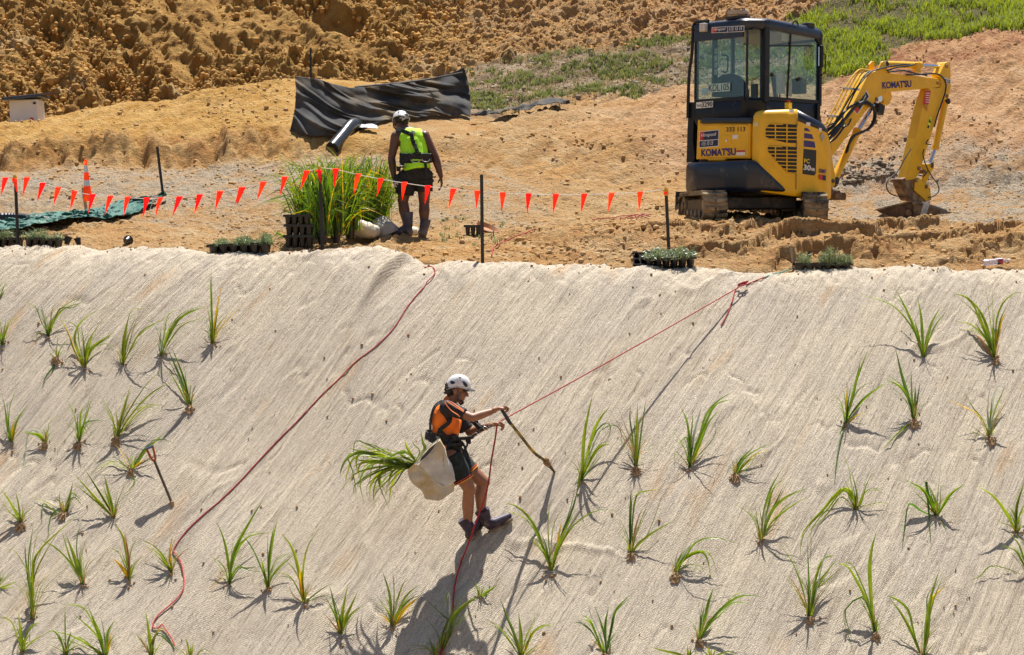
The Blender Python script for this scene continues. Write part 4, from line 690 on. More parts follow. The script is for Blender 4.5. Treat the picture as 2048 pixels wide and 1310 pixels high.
# ---- bunting
def flagpts(z, L): s, a, b = z; return [(a+x/s, b+y/s) for x, y in L]
za = (4.096, 0, 280); zb = (4.096, 400, 300); zc_ = (3.657, 880, 330)
span1 = flagpts(za, [(225, 318), (355, 362), (482, 398), (615, 430), (762, 455), (910, 468), (1050, 477), (1205, 485), (1318, 482), (1475, 474), (1640, 457), (1805, 430), (1988, 402)])+flagpts(zb, [(168, 350), (348, 316), (522, 272), (698, 230), (878, 182)])
span2 = flagpts(zb, [(1113, 165), (1297, 206), (1483, 243), (1675, 275), (1868, 303)])+flagpts(zc_, [(100, 183), (273, 198), (460, 210), (648, 218), (848, 222), (1056, 220), (1256, 212), (1463, 205)])
def bunting(T0, T9, fl, label, knot=None, lean=0):
    o = thing('bunting_line', tuple(T0), label, 'bunting', 'orange bunting strung between the posts'); n = len(fl); u0, v0 = _proj(T0); u9, v9 = _proj(T9)
    at = [(u0, v0, T0.y)]
    for (u, v) in fl: t = (u-u0)/(u9-u0); at.append((u, v-1, T0.y+(T9.y-T0.y)*t))
    at.append((u9, v9, T9.y)); at = [P(*q) for q in at]
    m = MB(); m.tube(spline(at, len(at)*4), .0045, 6)
    if knot:
        k = P(*knot)
        for i in range(5): 
            a = i*1.3; m.tube(spline([k, k+Vector((.03*math.cos(a), -.02, .03*math.sin(a))), k+Vector((.05*math.cos(a+.7), -.02, .04*math.sin(a+.9))), k], 9), .005, 5)
        m.tube(spline([k, k+Vector((-.06, -.02, -.16)), k+Vector((.02, -.03, -.2)), k+Vector((-.02, -.03, -.26))], 12), .004, 5)
        m.tube(spline([k, k+Vector((.05, -.02, -.1)), k+Vector((.0, -.03, -.22))], 8), .004, 5)
    m.build('cord', CORD, o); r_ = random.Random(n)
    for i, p in enumerate(at[1:-1]):
        f = MB(); wd = .075; ln = .225+r_.uniform(-.01, .01); dx = (-.075 if lean else -.035)+r_.uniform(-.03, .03); tw = r_.uniform(-.35, .35)
        def fn(s, t, p=p, wd=wd, ln=ln, dx=dx, tw=tw):
            x = (s-.5)*wd*(1-t)*(1+.05*t)+dx*t; return p+Vector((x*math.cos(tw*t+tw), -.012+x*math.sin(tw)+.018*math.sin(3*t+tw*4)*t+.006*math.sin(6*s), .012-ln*t))
        f.grid(fn, 5, 9); f.build('flag', FLAG, o, smooth=True, solid=.0012)
    return o
bunting(T1, T2, span1, 'orange bunting sagging across the left of the bench', knot=(309, 397, 21.5), lean=1)
bunting(T2, T3, span2, 'orange bunting running in front of the standing worker')
bunting(P(-260, 450, T1.y), T1, [(-160, 415), (-100, 395), (-45, 377), (12, 358)], 'end of the orange bunting cut off by the left photo edge', lean=1)
for T_ in (T1, T2, T3):   # tails of vinyl tied at the posts
    pass
def tail(T_, label, s=1):
    m = MB(); m.grid(lambda a, t: T_+Vector(((a-.5)*.07*(1-t)+.03*t*s, -.03-.01*t, -.03-.16*t)), 4, 6); o = m.build('loose_flag', FLAG, smooth=True, solid=.0012, origin=tuple(T_)); tag(o, label, 'flag')
tail(T1, 'orange pennant wrapped round the far left capped post')
tail(T2, 'orange pennant hanging down the capped post before the potted grass', .4)
m = MB(); m.lathe(T3+Vector((0, 0, -.065)), [(.024, 0), (.027, .0), (.027, .035), (.024, .035)], 12); tag(m.build('tape_band', FLAG, origin=tuple(T3)), 'band of orange tape under the yellow cap left of the digger', 'tape')
# ---- traffic cone on its timber stake
CB = thit(172, 424); o = thing('traffic_cone', tuple(P(172, 400, CB.y)), 'orange cone with two white bands set over a timber stake', 'cone'); cy = CB.y
cO = leafmat('cone_orange', (1.0, .16, .01), .35, .5); cO.node_tree.nodes['Hue/Saturation/Value.001'].inputs['Hue'].default_value = .5; cW = pm('reflective_white', (.78, .77, .75), rough=.4, var=.1)
cb = P(176, 402, cy); ct = P(171, 319, cy); dv = (ct-cb); hh = dv.length; ax = dv.normalized()
def conep(a, b_): 
    r0 = .062; r1 = .017; return [(r0+(r1-r0)*a, hh*a), (r0+(r1-r0)*b_, hh*b_)]
mo = MB(); mo.lathe(cb, conep(0, .94)+[(.021, hh*.945), (.021, hh*.98), (.012, hh)], 20, axis=ax); mo.build('cone_body', cO, o, smooth=True)
for (a, b_) in ((.36, .50), (.69, .86)):
    q = MB(); pr = conep(a, b_); q.lathe(cb, [(pr[0][0]+.0015, pr[0][1]), (pr[1][0]+.0015, pr[1][1])], 20, axis=ax); q.build('reflective_band', cW, o, smooth=True)
m = MB(); m.bar(P(174, 432, cy), P(166, 375, cy+.02), .035, .03); tag(m.build('timber_stake', WOOD, bevel=.002, origin=tuple(P(174, 432, cy))), 'short pale timber stake under the orange cone', 'stake')
# ---- green shade cloth lying on the ground
GREEN = pm('green_shade_cloth', (.010, .10, .078), rough=.7, var=.3, vs=6, bump=.3, bs=150, col2=(.10, .20, .15), c2t=.6)
def shit(u, v):
    a, b = ray(u, v); Y = np.arange(20.6, 40, .02); d = base_z(a*Y, Y)+.07-b*Y; k = np.argmax(d > 0); y = Y[k]; return Vector((a*y, y, b*y))
def cloth(name, top, bot, mt, label, cat, amp=.03, n=(90, 22), dy=-.06, seed=0, fold=3, solid=.004, follow=True, lift=.0):
    tu = np.array(top, float); bu = np.array(bot, float); ts = np.linspace(0, 1, n[0])
    def along(a):
        d = np.r_[0, np.cumsum(np.hypot(*np.diff(a, axis=0).T))]; d /= d[-1]; return np.stack([np.interp(ts, d, a[:, 0]), np.interp(ts, d, a[:, 1])], 1)
    A = along(tu); B_ = along(bu); V = []
    for j in range(n[1]):
        t = j/(n[1]-1)
        for i in range(n[0]):
            u, v = A[i]*(1-t)+B_[i]*t; V.append((u, v))
    V = np.array(V); pts = []
    for k, (u, v) in enumerate(V):
        i = k % n[0]; j = k//n[0]; h = shit(u, v)
        w_ = float(fbm(np.array([i*.13+seed]), np.array([j*.35+i*.05*fold]), 4, 200+seed)[0])+.6*abs(float(fbm(np.array([i*.3+j*.25+seed]), np.array([j*.06]), 2, 210)[0]))
        pts.append(h+Vector((0, dy-amp*(.6+w_)*1.0, lift+amp*.3*w_)))
    me = npmesh(name, [tuple(p) for p in pts], gridfaces(n[1], n[0])); o = link(name, me, mt, origin=tuple(pts[0])); md = o.modifiers.new('s', 'SOLIDIFY'); md.thickness = solid
    return tag(o, label, cat)
cloth('shade_cloth', [(-60, 446), (60, 440), (100, 428), (165, 424), (235, 411), (270, 400), (300, 398), (336, 391)], [(-60, 466), (30, 461), (110, 447), (165, 440), (232, 440), (262, 432), (290, 420), (338, 393)], GREEN, 'crumpled green shade cloth lying along the bench at the left', 'cloth', amp=.13, dy=-.06, lift=.02, n=(140, 30), fold=1.4)
m = MB(); pt = spline([P(-60, 437, 23.2), P(20, 434, 23.3), P(60, 437, 23.3), P(100, 443, 23.2)], 60)
m.tube(pt, [.055+.006*(i % 2) for i in range(60)], 14); tag(m.build('drain_pipe', pm('corrugated_black_pipe', (.02, .02, .03), rough=.45, bump=.1), origin=tuple(pt[0])), 'corrugated black pipe behind the green cloth', 'pipe')
# ---- big sheet of black filter fabric on the far bank
FAB = pm('black_geotextile', (.078, .077, .077), rough=.95, var=.3, vs=2.5, bump=.5, bs=60, col2=(.19, .15, .10), c2t=.57, spec=.08)
def bhit(u, v):
    a, b = ray(u, v); Y = np.arange(25, 34, .03); d = base_z(a*Y, Y)-b*Y; k = np.argmax(d > -.02); return Y[k] if d[k] > -.02 else 32.3
def geotex():
    top = np.array([(590, 152), (612, 155), (640, 159), (665, 168), (700, 176), (740, 174), (800, 167), (850, 160), (890, 150), (915, 141), (928, 134)], float); bot = np.array([(580, 262), (605, 269), (640, 272), (690, 262), (740, 252), (770, 240), (830, 236), (870, 231), (905, 232), (925, 229), (941, 234)], float)
    nu, nv_ = 220, 70; ts = np.linspace(0, 1, nu)
    al = lambda a: (lambda d: np.stack([np.interp(ts, d/d[-1], a[:, 0]), np.interp(ts, d/d[-1], a[:, 1])], 1))(np.r_[0, np.cumsum(np.hypot(*np.diff(a, axis=0).T))])
    A = al(top); B_ = al(bot); pts = []
    YB = [bhit(*B_[i]) for i in range(nu)]; YB = np.convolve(np.pad(YB, 8, mode='edge'), np.ones(17)/17, 'valid')
    for j in range(nv_):
        t = j/(nv_-1); edge = 4*t*(1-t)
        for i in range(nu):
            s = i/(nu-1); u, v = A[i]*(1-t)+B_[i]*t
            u += -6*math.sin(t*math.pi)*(1-s)**6*-1+5*edge*s**8; Y = YB[i]-.12+(1-t)*.55
            # folds sweep from the pegged corners; hanging catenary ridges
            q = s*14+t*5*(1-2*s)+.8*float(vn(s*6, t*3, 300)); a1 = math.sin(q*1.6)*.5+.5; q2 = (t*1.1+abs(s-.5)*.9)*11+float(vn(s*9, t*2, 301))*2.2
            rr = float(fbm(np.array([s*7-t*3.2]), np.array([t*.8+s]), 2, 302)[0]); rf = 1-abs(float(fbm(np.array([s*8-t*4.5]), np.array([t*1.0]), 2, 305)[0]))
            Y -= .09*a1*t+.05*math.sin(q2)*edge+.16*rr+.30*max(0, rf-.8)*1.6
            pts.append(tuple(P(u, v, Y)))
    me = npmesh('filter_fabric', pts, gridfaces(nv_, nu)); o = link('filter_fabric', me, FAB, origin=pts[0]); md = o.modifiers.new('s', 'SOLIDIFY'); md.thickness = .006
    tag(o, 'wide sheet of black filter fabric draped over the far bank', 'fabric')
    m = MB(); m.tube([P(710, 174, 29.0), P(800, 166, 29.3), P(860, 158, 29.5), P(925, 145, 29.6)], .018, 6); m.build('edge_batten', WARA, o)
geotex()
cloth('fabric_strip', [(942, 234), (985, 228), (1020, 219), (1060, 216), (1075, 207), (1095, 200), (1120, 204), (1138, 208)], [(945, 237), (990, 232), (1025, 226), (1060, 222), (1080, 215), (1100, 214), (1122, 213), (1140, 210)], FAB, 'narrow tail of black fabric buried along the foot of the grass', 'fabric', amp=.12, dy=-.1, n=(70, 8), lift=.03, seed=4)
# ---- smooth pipe with bright side
PB = thit(676, 297, 22, 33); pA = P(664, 297, PB.y-.1); pM = P(704, 250, PB.y+.6); pE = P(722, 250, PB.y+.9)
m = MB(); q = spline([pA, pA.lerp(pM, .5), pM, pE, P(745, 258, PB.y+1)], 24); m.tube(q, .105, 20, cap=False); m.tube([q[0], q[0]+(q[1]-q[0])*.6], [.095, .01], 20, cap=False)
o = m.build('culvert_pipe', pm('smooth_black_pipe', (.03, .033, .036), rough=.25, bump=.05, coat=.3, col2=(.18, .15, .11), c2t=.66), smooth=True, origin=tuple(pA)); tag(o, 'shiny black pipe sloping down from the fabric behind the standing worker', 'pipe')
cloth('plastic_sheet', [(722, 250), (742, 249), (755, 252)], [(720, 256), (742, 257), (757, 258)], pm('pale_plastic', (.5, .52, .53), rough=.4), 'scrap of pale plastic at the end of the shiny pipe', 'plastic', amp=.04, n=(16, 6))
# ---- white instrument cabinet with solar panel
CBn = P(49, 247, 33.2); o = thing('equipment_box', tuple(CBn), 'white equipment box under a tilted solar panel on the far mound', 'cabinet')
m = MB(); px = 33.2/F; m.box(CBn+Vector((0, .2, 22*px)), (56*px, .5, 50*px), Matrix.Rotation(R(-2), 3, 'Y')); m.build('cabinet_body', pm('white_powdercoat', (.72, .72, .76), rough=.5, var=.05, vs=6, col2=(.5, .42, .3), c2t=.68), o, bevel=.012)
m = MB(); m.box(CBn+Vector((-1*px, .15, 51*px)), (76*px, .72, .05), Matrix.Rotation(R(-6), 3, 'Y')); m.build('lid', pm('navy_lid', (.03, .05, .09), rough=.4), o, bevel=.008)
m = MB(); m.box(CBn+Vector((14*px, .1, 57*px)), (66*px, .6, .028), Matrix.Rotation(R(-5), 3, 'Y') @ Matrix.Rotation(R(6), 3, 'X')); m.build('solar_panel', pm('solar_glass', (.02, .03, .06), rough=.15, coat=.5), o, bevel=.003)
m = MB(); m.bar(CBn+Vector((20*px, .1, 50*px)), CBn+Vector((24*px, .1, 57*px)), .03); m.build('bracket', WARA, o)
m = MB(); m.lathe(CBn+Vector((16*px, -.055, 8*px)), [(.001, 0), (.035, 0), (.035, .004), (.001, .004)], 16, axis=(0, -1, 0)); m.build('red_sticker', pm('red_vinyl', (.5, .03, .03), rough=.5), o)
m = MB(); m.box(CBn+Vector((22*px, -.06, 40*px)), (.05, .02, .04)); m.build('latch', WARA, o, bevel=.002)
# ---- nursery trays and pots
SPRIG = leafmat('seedling_grey_green', (.17, .22, .11), .3); GRASSM = leafmat('potted_grass_green', (.13, .25, .035), .45); GRASSD = leafmat('potted_grass_dark', (.055, .12, .03), .35)
POTM = pm('black_pot_plastic', (.012, .012, .014), rough=.35, var=.2, bump=.05, col2=(.10, .08, .06), c2t=.7)
def pot(m, c, r_=.035, h=.09, ax=(0, 0, 1), mi=0):
    m.lathe(c, [(.001, 0), (r_*.62, 0), (r_*.95, h*.9), (r_*1.12, h*.9), (r_*1.12, h), (r_*.92, h), (r_*.6, h*.25), (.001, h*.25)], 12, axis=ax, mi=mi)
def tray(u0, u1, v, y, label, rows=2, tilt=0, sprig=.08, cells=None, yaw=0, hgt=.11, dens=1.0, roll=0):
    B = P((u0+u1)/2, v, y); L_ = (u1-u0)/F*y; n = cells or max(3, int(L_/.085)); c = L_/n
    o = thing('plant_tray', tuple(B), label, 'tray', 'black nursery trays along the edge of the bench', rz=yaw); M = WM[o.name]; Rr = Matrix.Rotation(roll, 4, 'Y') @ Matrix.Rotation(tilt, 4, 'X')
    m = MB()
    for j in range(rows):
        for i in range(n):
            cc = Vector(((i+.5)*c-L_/2, j*c, 0)); k = len(m.v); r_ = c*.5
            m.lathe(cc, [(.001, 0), (r_*.62, 0), (r_*.98, hgt*.94), (r_*.9, hgt*.94), (r_*.55, hgt*.3), (.001, hgt*.3)], 10)
    w_ = rows*c
    for j in range(rows+1): m.box((0, (j-.5)*c, hgt*.96), (L_+.02, .012, .012))
    for i in range(n+1): m.box((i*c-L_/2, (rows-1)*c/2, hgt*.955), (.010, w_+.01, .010))
    m.box((0, -.5*c-.006, hgt*.92), (L_+.03, .006, .03)); m.box((0, (rows-.5)*c+.006, hgt*.92), (L_+.03, .006, .03))
    m.v = [tuple(Rr @ Vector(p)) for p in m.v]; m.build('cell_tray', POTM, o, world=False)
    if sprig:
        f = MB(); r2 = random.Random(int(u0)); q = int(1500*L_*rows*.5*dens)
        for _ in range(q):
            x = r2.uniform(-L_/2, L_/2)*1.03; dn = float(vn(x*14, u0*1.0, 8)); 
            if dn < .22: continue
            yy = r2.uniform(-.75, rows-.35)*c; b = Vector((x, yy, hgt*.8)); hh_ = sprig*r2.uniform(.2, 1.1)*(.4+1.5*dn)
            t1 = b+Vector((r2.gauss(0, .03), r2.gauss(-.01, .03), hh_)); t2 = t1+Vector((r2.gauss(0, .03), r2.gauss(0, .03), -.01*r2.random()))
            s = Vector((r2.uniform(-1, 1), r2.uniform(-1, 1), r2.uniform(-.4, .4))).normalized()*.0035; k = len(f.v)
            f.v += [tuple(Rr @ p) for p in (b-s*.4, b+s*.4, t1+s, t1-s, t2)]; f.f += [(k, k+1, k+2, k+3), (k+3, k+2, k+4)]; f.m += [0, 0]
            for _q in range(3):
                a = b.lerp(t1, r2.uniform(.3, 1)); e = a+Vector((r2.gauss(0, .016), r2.gauss(0, .016), r2.uniform(-.003, .014))); k = len(f.v); f.v += [tuple(Rr @ p) for p in (a, (a+e)/2+s*1.4, e, (a+e)/2-s*1.4)]; f.f.append((k, k+1, k+2, k+3)); f.m.append(0)
        f.build('seedlings', SPRIG, o, world=False, norm=False)
    return o
tray(418, 538, 510, 20.28, 'black tray of low grey-green seedlings at the mat edge left of the potted grass', rows=3, sprig=.075, hgt=.13, cells=6, roll=R(-2))
tray(50, 122, 497, 20.3, 'black tray with few seedlings beside the far left capped post', rows=2, sprig=.07, hgt=.12, cells=5, dens=.6, roll=R(2))
tray(-40, 44, 493, 20.8, 'seedling tray cut off by the left photo edge', rows=2, sprig=.08, hgt=.10, cells=6)
tray(1292, 1390, 538, 20.28, 'full tray of wiry seedlings tipped forward below the capped post by the digger', rows=3, sprig=.07, hgt=.15, cells=6, tilt=R(14), roll=R(-2), dens=.7)
tray(1266, 1320, 537, 20.45, 'empty tray standing on its side behind the tipped one', rows=2, sprig=0, hgt=.15, cells=4, tilt=R(55))
tray(1592, 1702, 549, 20.28, 'long tray of fresh green seedlings between two stub posts', rows=2, sprig=.13, hgt=.13, cells=6, dens=1.2)
tray(930, 962, 470, 21.9, 'small black tray half buried near the tall thin plain post', rows=2, sprig=0, hgt=.12, cells=3)
tray(570, 625, 494, 20.9, 'lowest tray of the stack left of the potted grass', rows=3, sprig=0, hgt=.14, cells=4)
tray(571, 624, 473, 20.9, 'middle tray of the stack left of the potted grass', rows=3, sprig=0, hgt=.14, cells=4, roll=R(1))
tray(570, 620, 453, 20.9, 'topmost tray of the stack left of the potted grass', rows=3, sprig=0, hgt=.14, cells=4, roll=R(-1))
def loosepot(u, v, y, ax, label, r_=.045, h=.09, holes=False):
    B = P(u, v, y); m = MB(); pot(m, B, r_, h, ax); 
    o = m.build('plant_pot', POTM, smooth=True, origin=tuple(B)); tag(o, label, 'pot')
    if holes:
        q = MB(); d = Vector(ax).normalized()
        for k in range(9):
            a = k*2.4; s = r_*.5*math.sqrt(k/9); q.cyl(B-d*.002+Vector((math.cos(a)*s, 0, math.sin(a)*s)), B-d*.004+Vector((math.cos(a)*s, 0, math.sin(a)*s)), .004, n=6)
        q.build('drain_holes', pm('pale_dust', (.45, .36, .25), rough=.9), o)
loosepot(133, 489, 20.7, (.2, .3, 1), 'small dark pot lying next to the far left trays'); loosepot(158, 490, 20.7, (-.3, .2, 1), 'second small pot right of the far left trays, dusty', .04, .08)
loosepot(252, 483, 20.9, (.15, 1, .2), 'round black pot lying on its side showing drain holes', .055, .08, True)
m = MB(); m.lathe(P(972, 462, 22.1), [(.001, 0), (.12, 0), (.16, .05), (.15, .055), (.11, .01), (.001, .01)], 20, axis=(.35, -.3, 1)); tag(m.build('shallow_bowl', pm('rusty_orange_bowl', (.33, .13, .045), rough=.7, var=.4), smooth=True, origin=tuple(P(972, 462, 22.1))), 'rusty orange shallow dish tilted beside the half-buried tray', 'bowl')
# ---- tall grass in pots
def potted(u, v, y, H, label, n, spread, seed, lean=0):
    B = P(u, v, y); r2 = random.Random(seed); o = thing('potted_grass', tuple(B), label, 'potted plant', 'tall grasses waiting in pots')
    m = MB(); pot(m, B, .07, .15); m.build('pot', POTM, o, smooth=True); mb = MB()
    for i in range(n):
        a = r2.uniform(0, 6.283); s = r2.random()**.7*spread; dx = math.cos(a)*s+lean*.3; dy = math.sin(a)*s*.7; h = H*r2.uniform(.5, 1.05)
        b = B+Vector((r2.gauss(0, .055), r2.gauss(0, .04), .10)); drp = r2.random()**2*.8; h *= (1 if r2.random() < .7 else .6); s *= 1.15; dx *= 1.25
        pts = [b, b+Vector((dx*.2, dy*.2, h*.45)), b+Vector((dx*.6, dy*.6, h*(.85-.1*drp))), b+Vector((dx*(1.05+drp*.6), dy*1.1, h*(1-.75*drp)))]
        blade(mb, pts, r2.uniform(.010, .020), r2.choice([0, 0, 0, 1, 1, 2]) if r2.random() < .93 else 3, r2, 8)
    mb.build('leaves', [GRASSM, GRASSD, LEAF, LEAFY], o, norm=False)
PG = [(612, 486, 21.3, .88, 'potted grass farthest left in the clump, beside the tray stack', 90, .32, -.1), (645, 490, 20.95, 1.02, 'potted grass directly behind the capped post', 130, .28, 0), (632, 478, 21.7, 1.02, 'potted grass in the back left of the clump, fans widest', 120, .42, -.2),
      (672, 486, 21.3, .98, 'potted grass right behind the capped post with bent pale blades', 110, .32, .1), (668, 476, 21.9, .98, 'potted grass at the back centre of the clump', 120, .34, 0), (700, 478, 21.7, .92, 'potted grass above the cream sack', 120, .30, 0),
      (728, 470, 22.2, .95, 'potted grass behind the grey sack, bright green', 130, .32, .1), (757, 468, 22.3, .92, 'potted grass touching the left leg of the standing worker', 130, .28, .05), (742, 466, 22.6, 1.0, 'potted grass at the back right of the clump', 110, .34, 0), (700, 470, 22.5, 1.0, 'potted grass hidden deepest in the clump', 90, .3, 0)]
for i, (u, v, y, H, lb, n, sp, ln) in enumerate(PG): potted(u, v, y, H, lb, int(n*1.1), sp, 50+i, ln)
mb = MB(); r2 = random.Random(4)
for i in range(8): 
    b = P(575, 488, 20.95); blade(mb, [b+Vector((.04, 0, .02)), b+Vector((-.02*i, -.05, .08+.01*i)), P(548-r2.uniform(-8, 8), 482-i*2, 20.85)], .014, 0, r2, 7)
tag(mb.build('cut_leaves', [GRASSM], origin=tuple(P(560, 490, 20.9)), norm=False), 'few cut green blades lying left of the tray stack', 'leaves')
# ---- sacks
SACKC = pm('cream_canvas', (.66, .60, .47), rough=.85, var=.2, vs=5, bump=.4, bs=60, col2=(.45, .36, .22), c2t=.62); SACKG = pm('grey_canvas', (.42, .40, .36), rough=.85, var=.3, vs=6, bump=.4, bs=60, col2=(.30, .22, .13), c2t=.6)
def sack(name, prof, mt, label, rz=0, wr=.02, sq=.7, seed=0, open_end=False):
    """prof: list of (centre point, radius)"""
    pts = spline([p for p, r_ in prof], 40); rr = np.interp(np.linspace(0, 1, 40), np.linspace(0, 1, len(prof)), [r_ for p, r_ in prof]); m = MB(); m.tube(pts, list(rr), 36, cap=not open_end); v = []
    for k, p in enumerate(m.v):
        i = k//36; j = k % 36; c = pts[min(i, 39)]; d = Vector(p)-c; w_ = 1+wr*8*float(fbm(np.array([j/36*7+seed]), np.array([i*.09]), 4, 400+seed)[0]) if i < 40 else 1
        d *= w_; d.z *= sq; v.append(tuple(c+d))
    m.v = v; o = m.build(name, mt, smooth=True, origin=tuple(pts[0]), solid=.004 if open_end else 0); tag(o, label, 'sack'); return o
yb = 21.9
sack('canvas_sack', [(P(694, 449, yb), .03), (P(700, 452, yb), .105), (P(715, 455, yb), .125), (P(735, 461, yb), .125), (P(752, 464, yb), .105), (P(760, 466, yb), .04)], SACKC, 'cream canvas sack lying on its side at the foot of the potted grass', wr=.02, sq=.78)
sack('canvas_sack', [(P(772, 437, 22.25), .03), (P(768, 442, 22.2), .10), (P(764, 452, 22.15), .15), (P(768, 462, 22.1), .19), (P(772, 470, 22.1), .17)], SACKG, 'grey canvas sack slumped between the cream one and the worker', wr=.03, sq=.8, seed=3)
sack('canvas_sack', [(P(800, 462, 22.5), .04), (P(810, 463, 22.5), .11), (P(830, 466, 22.5), .12), (P(838, 469, 22.5), .03)], SACKC, 'cream canvas sack flat on the ground behind the boots of the worker', wr=.03, sq=.6, seed=6)
# ---- drink bottle
b0 = P(1966, 531, 20.5)+Vector((0, 0, .03)); b1 = P(2016, 524, 20.5)+Vector((0, 0, .02)); ax = (b1-b0); Lb = ax.length; ax.normalize()
o = thing('drink_bottle', tuple(b0), 'clear plastic drink bottle with a dark label lying by the mat at the right', 'bottle')
gm, gt, gb, gn = newmat('clear_plastic'); gb.inputs['Base Color'].default_value = (.85, .8, .9, 1); gb.inputs['Roughness'].default_value = .15; gb.inputs['Transmission Weight'].default_value = .6
m = MB(); m.lathe(b0, [(.001, 0), (.033, .003), (.036, .02), (.034, .08), (.037, .16), (.036, .22), (.018, Lb*.93), (.014, Lb*.94), (.014, Lb)], 20, axis=ax); m.build('bottle_body', gm, o, smooth=True)
m = MB(); m.lathe(b0, [(.0385, .165), (.0385, .225)], 20, axis=ax); m.build('bottle_label', pm('dark_label', (.03, .02, .05), rough=.4, col2=(.5, .05, .04), c2t=.55, vs=30), o, smooth=True)
m = MB(); m.lathe(b0, [(.001, Lb-.004), (.017, Lb-.004), (.017, Lb+.018), (.001, Lb+.018)], 14, axis=ax); m.build('bottle_cap', pm('white_cap', (.7, .7, .7), rough=.4), o)
# ================================================================== ROPES
ROPE = pm('red_rope', (.36, .014, .018), rough=.7, var=.3, vs=60, bump=.5, bs=150); ROPEP = pm('faded_rope', (.55, .07, .06), rough=.7, var=.3, vs=60, bump=.4)
def onmat(L, up=.012, every=14):
    out = []
    for (u0, v0), (u1, v1) in zip(L[:-1], L[1:]):
        n = max(2, int(math.hypot(u1-u0, v1-v0)/every)); out += [(u0+(u1-u0)*i/n, v0+(v1-v0)*i/n) for i in range(n)]
    out.append(L[-1]); r = []
    for u, v in out: h = mhit(u, v); r.append(h+Vector((0, -up*.7, up*.7)))
    for _ in range(3): r = [r[0]]+[r[i]*.5+(r[i-1]+r[i+1])*.25 for i in range(1, len(r)-1)]+[r[-1]]
    return r
def rope(pts, label, mt=ROPE, r_=.0066, n=None, extra=None):
    m = MB(); m.tube(spline(pts, n or len(pts)*3), r_, 8)
    for e in (extra or []): m.tube(spline(e, 20), r_, 8)
    o = m.build('climbing_rope', mt, smooth=True, origin=tuple(pts[0])); return tag(o, label, 'rope')
L1 = [(853, 570), (848, 577), (832, 592), (815, 615), (805, 630), (795, 650), (780, 668), (765, 682), (748, 700), (733, 710), (718, 718), (700, 738), (680, 758), (660, 777), (640, 797), (620, 818), (595, 845), (560, 880), (520, 922), (480, 965), (440, 1005), (400, 1038), (375, 1060), (356, 1085), (346, 1105)]
kn = onmat([(850, 538), (862, 533), (870, 540), (872, 548), (866, 558), (855, 566)], .02, 5)
rope(kn+onmat(L1, .006), 'red rope lying loose down the batter left of the climbing worker', r_=.0062)
rope(onmat([(346, 1104), (352, 1115), (362, 1125), (368, 1150), (370, 1175), (364, 1192), (350, 1208), (325, 1225), (310, 1240), (303, 1255), (307, 1262), (318, 1260)], .014, 8)+onmat([(325, 1256), (335, 1268), (345, 1282), (350, 1296)], .02, 8), 'slack lower end of the loose red rope near the bottom left', ROPEP)
HANDL = P(994, 846, 17.02); ANCH = mhit(1492, 573)+Vector((0, -.03, .03))
rope([HANDL+Vector((.0, 0, 0)), HANDL.lerp(ANCH, .33)+Vector((0, 0, -.012)), HANDL.lerp(ANCH, .66)+Vector((0, 0, -.010)), ANCH], 'tight red rope running up right from the hands of the climbing worker', n=40,
     extra=[[ANCH+Vector((.02, 0, .01)), ANCH+Vector((-.05, -.03, .0)), ANCH+Vector((-.09, -.03, -.03)), ANCH+Vector((-.02, -.04, -.02)), ANCH], [ANCH, ANCH+Vector((-.1, -.05, -.02)), ANCH+Vector((-.04, -.05, .01)), ANCH+Vector((.02, -.02, .02))],
            [ANCH+Vector((-.08, -.02, -.02))]+onmat([(1470, 585), (1463, 610), (1455, 630), (1442, 655)], .012, 10), onmat([(1492, 573), (1508, 565), (1530, 556)], .012, 6)])
rope(onmat([(1530, 556), (1550, 549), (1565, 546), (1580, 541)], .012, 6)+[P(1589, 536, 20.45)], 'thin green cord tying the tight rope to a stub post', pm('green_cord', (.10, .30, .24), rough=.8), .007)
rope([HANDL+Vector((0, -.02, -.02)), P(990, 880, 17.0), P(983, 920, 16.95), P(977, 965, 16.9), P(968, 1000, 16.85), P(948, 1055, 16.85), P(936, 1090, 16.88)]+onmat([(925, 1120), (915, 1150), (908, 1180), (906, 1205), (907, 1240), (898, 1270), (885, 1305), (870, 1340)], .02, 12), 'red rope hanging from the climbing worker past the boots to the bottom edge', r_=.008)
def onland(L, up=.02):
    out = []
    for (u0, v0), (u1, v1) in zip(L[:-1], L[1:]):
        n = max(2, int(math.hypot(u1-u0, v1-v0)/9)); out += [(u0+(u1-u0)*i/n, v0+(v1-v0)*i/n) for i in range(n)]
    out.append(L[-1]); return [thit(*q)+Vector((0, -up, up)) for q in out]
rope(onland([(983, 515), (986, 500), (998, 492), (1020, 482), (1045, 472), (1070, 463)]), 'red rope crossing bare earth right of the thin plain post')
rope(onland([(1185, 443), (1210, 440), (1240, 437), (1270, 434), (1303, 433)]), 'coil of red rope on the ground under the bunting', extra=[onland([(1240, 442), (1275, 432), (1290, 438)]), onland([(1262, 441), (1285, 433), (1300, 436)])])
# ---- spade left standing in the batter
ORG = pm('spade_grip_red', (.45, .09, .02), rough=.5, var=.3); SHF = pm('worn_shaft', (.10, .075, .05), rough=.7, var=.5, vs=12, bump=.3)
sb_ = mhit(345, 1012); s1 = sb_+Vector((0, 0, .0)); s0 = P(309, 922, sb_.y+.10); gt_ = P(299, 895, sb_.y+.13)
o = thing('planting_spade', tuple(sb_), 'spade with a red-brown grip standing alone in the matting at the left', 'spade')
m = MB(); m.tube([s0, s1-(s0-s1)*.05], .014, 10); m.build('shaft', SHF, o, smooth=True)
dd = (gt_-s0).normalized(); sx = Vector((dd.z, 0, -dd.x)); m = MB(); m.tube(spline([s0, s0+dd*.03+sx*.02, gt_+sx*.035], 8), .012, 8); m.tube(spline([s0, s0+dd*.03-sx*.02, gt_-sx*.035], 8), .012, 8); m.build('grip', ORG, o, smooth=True)
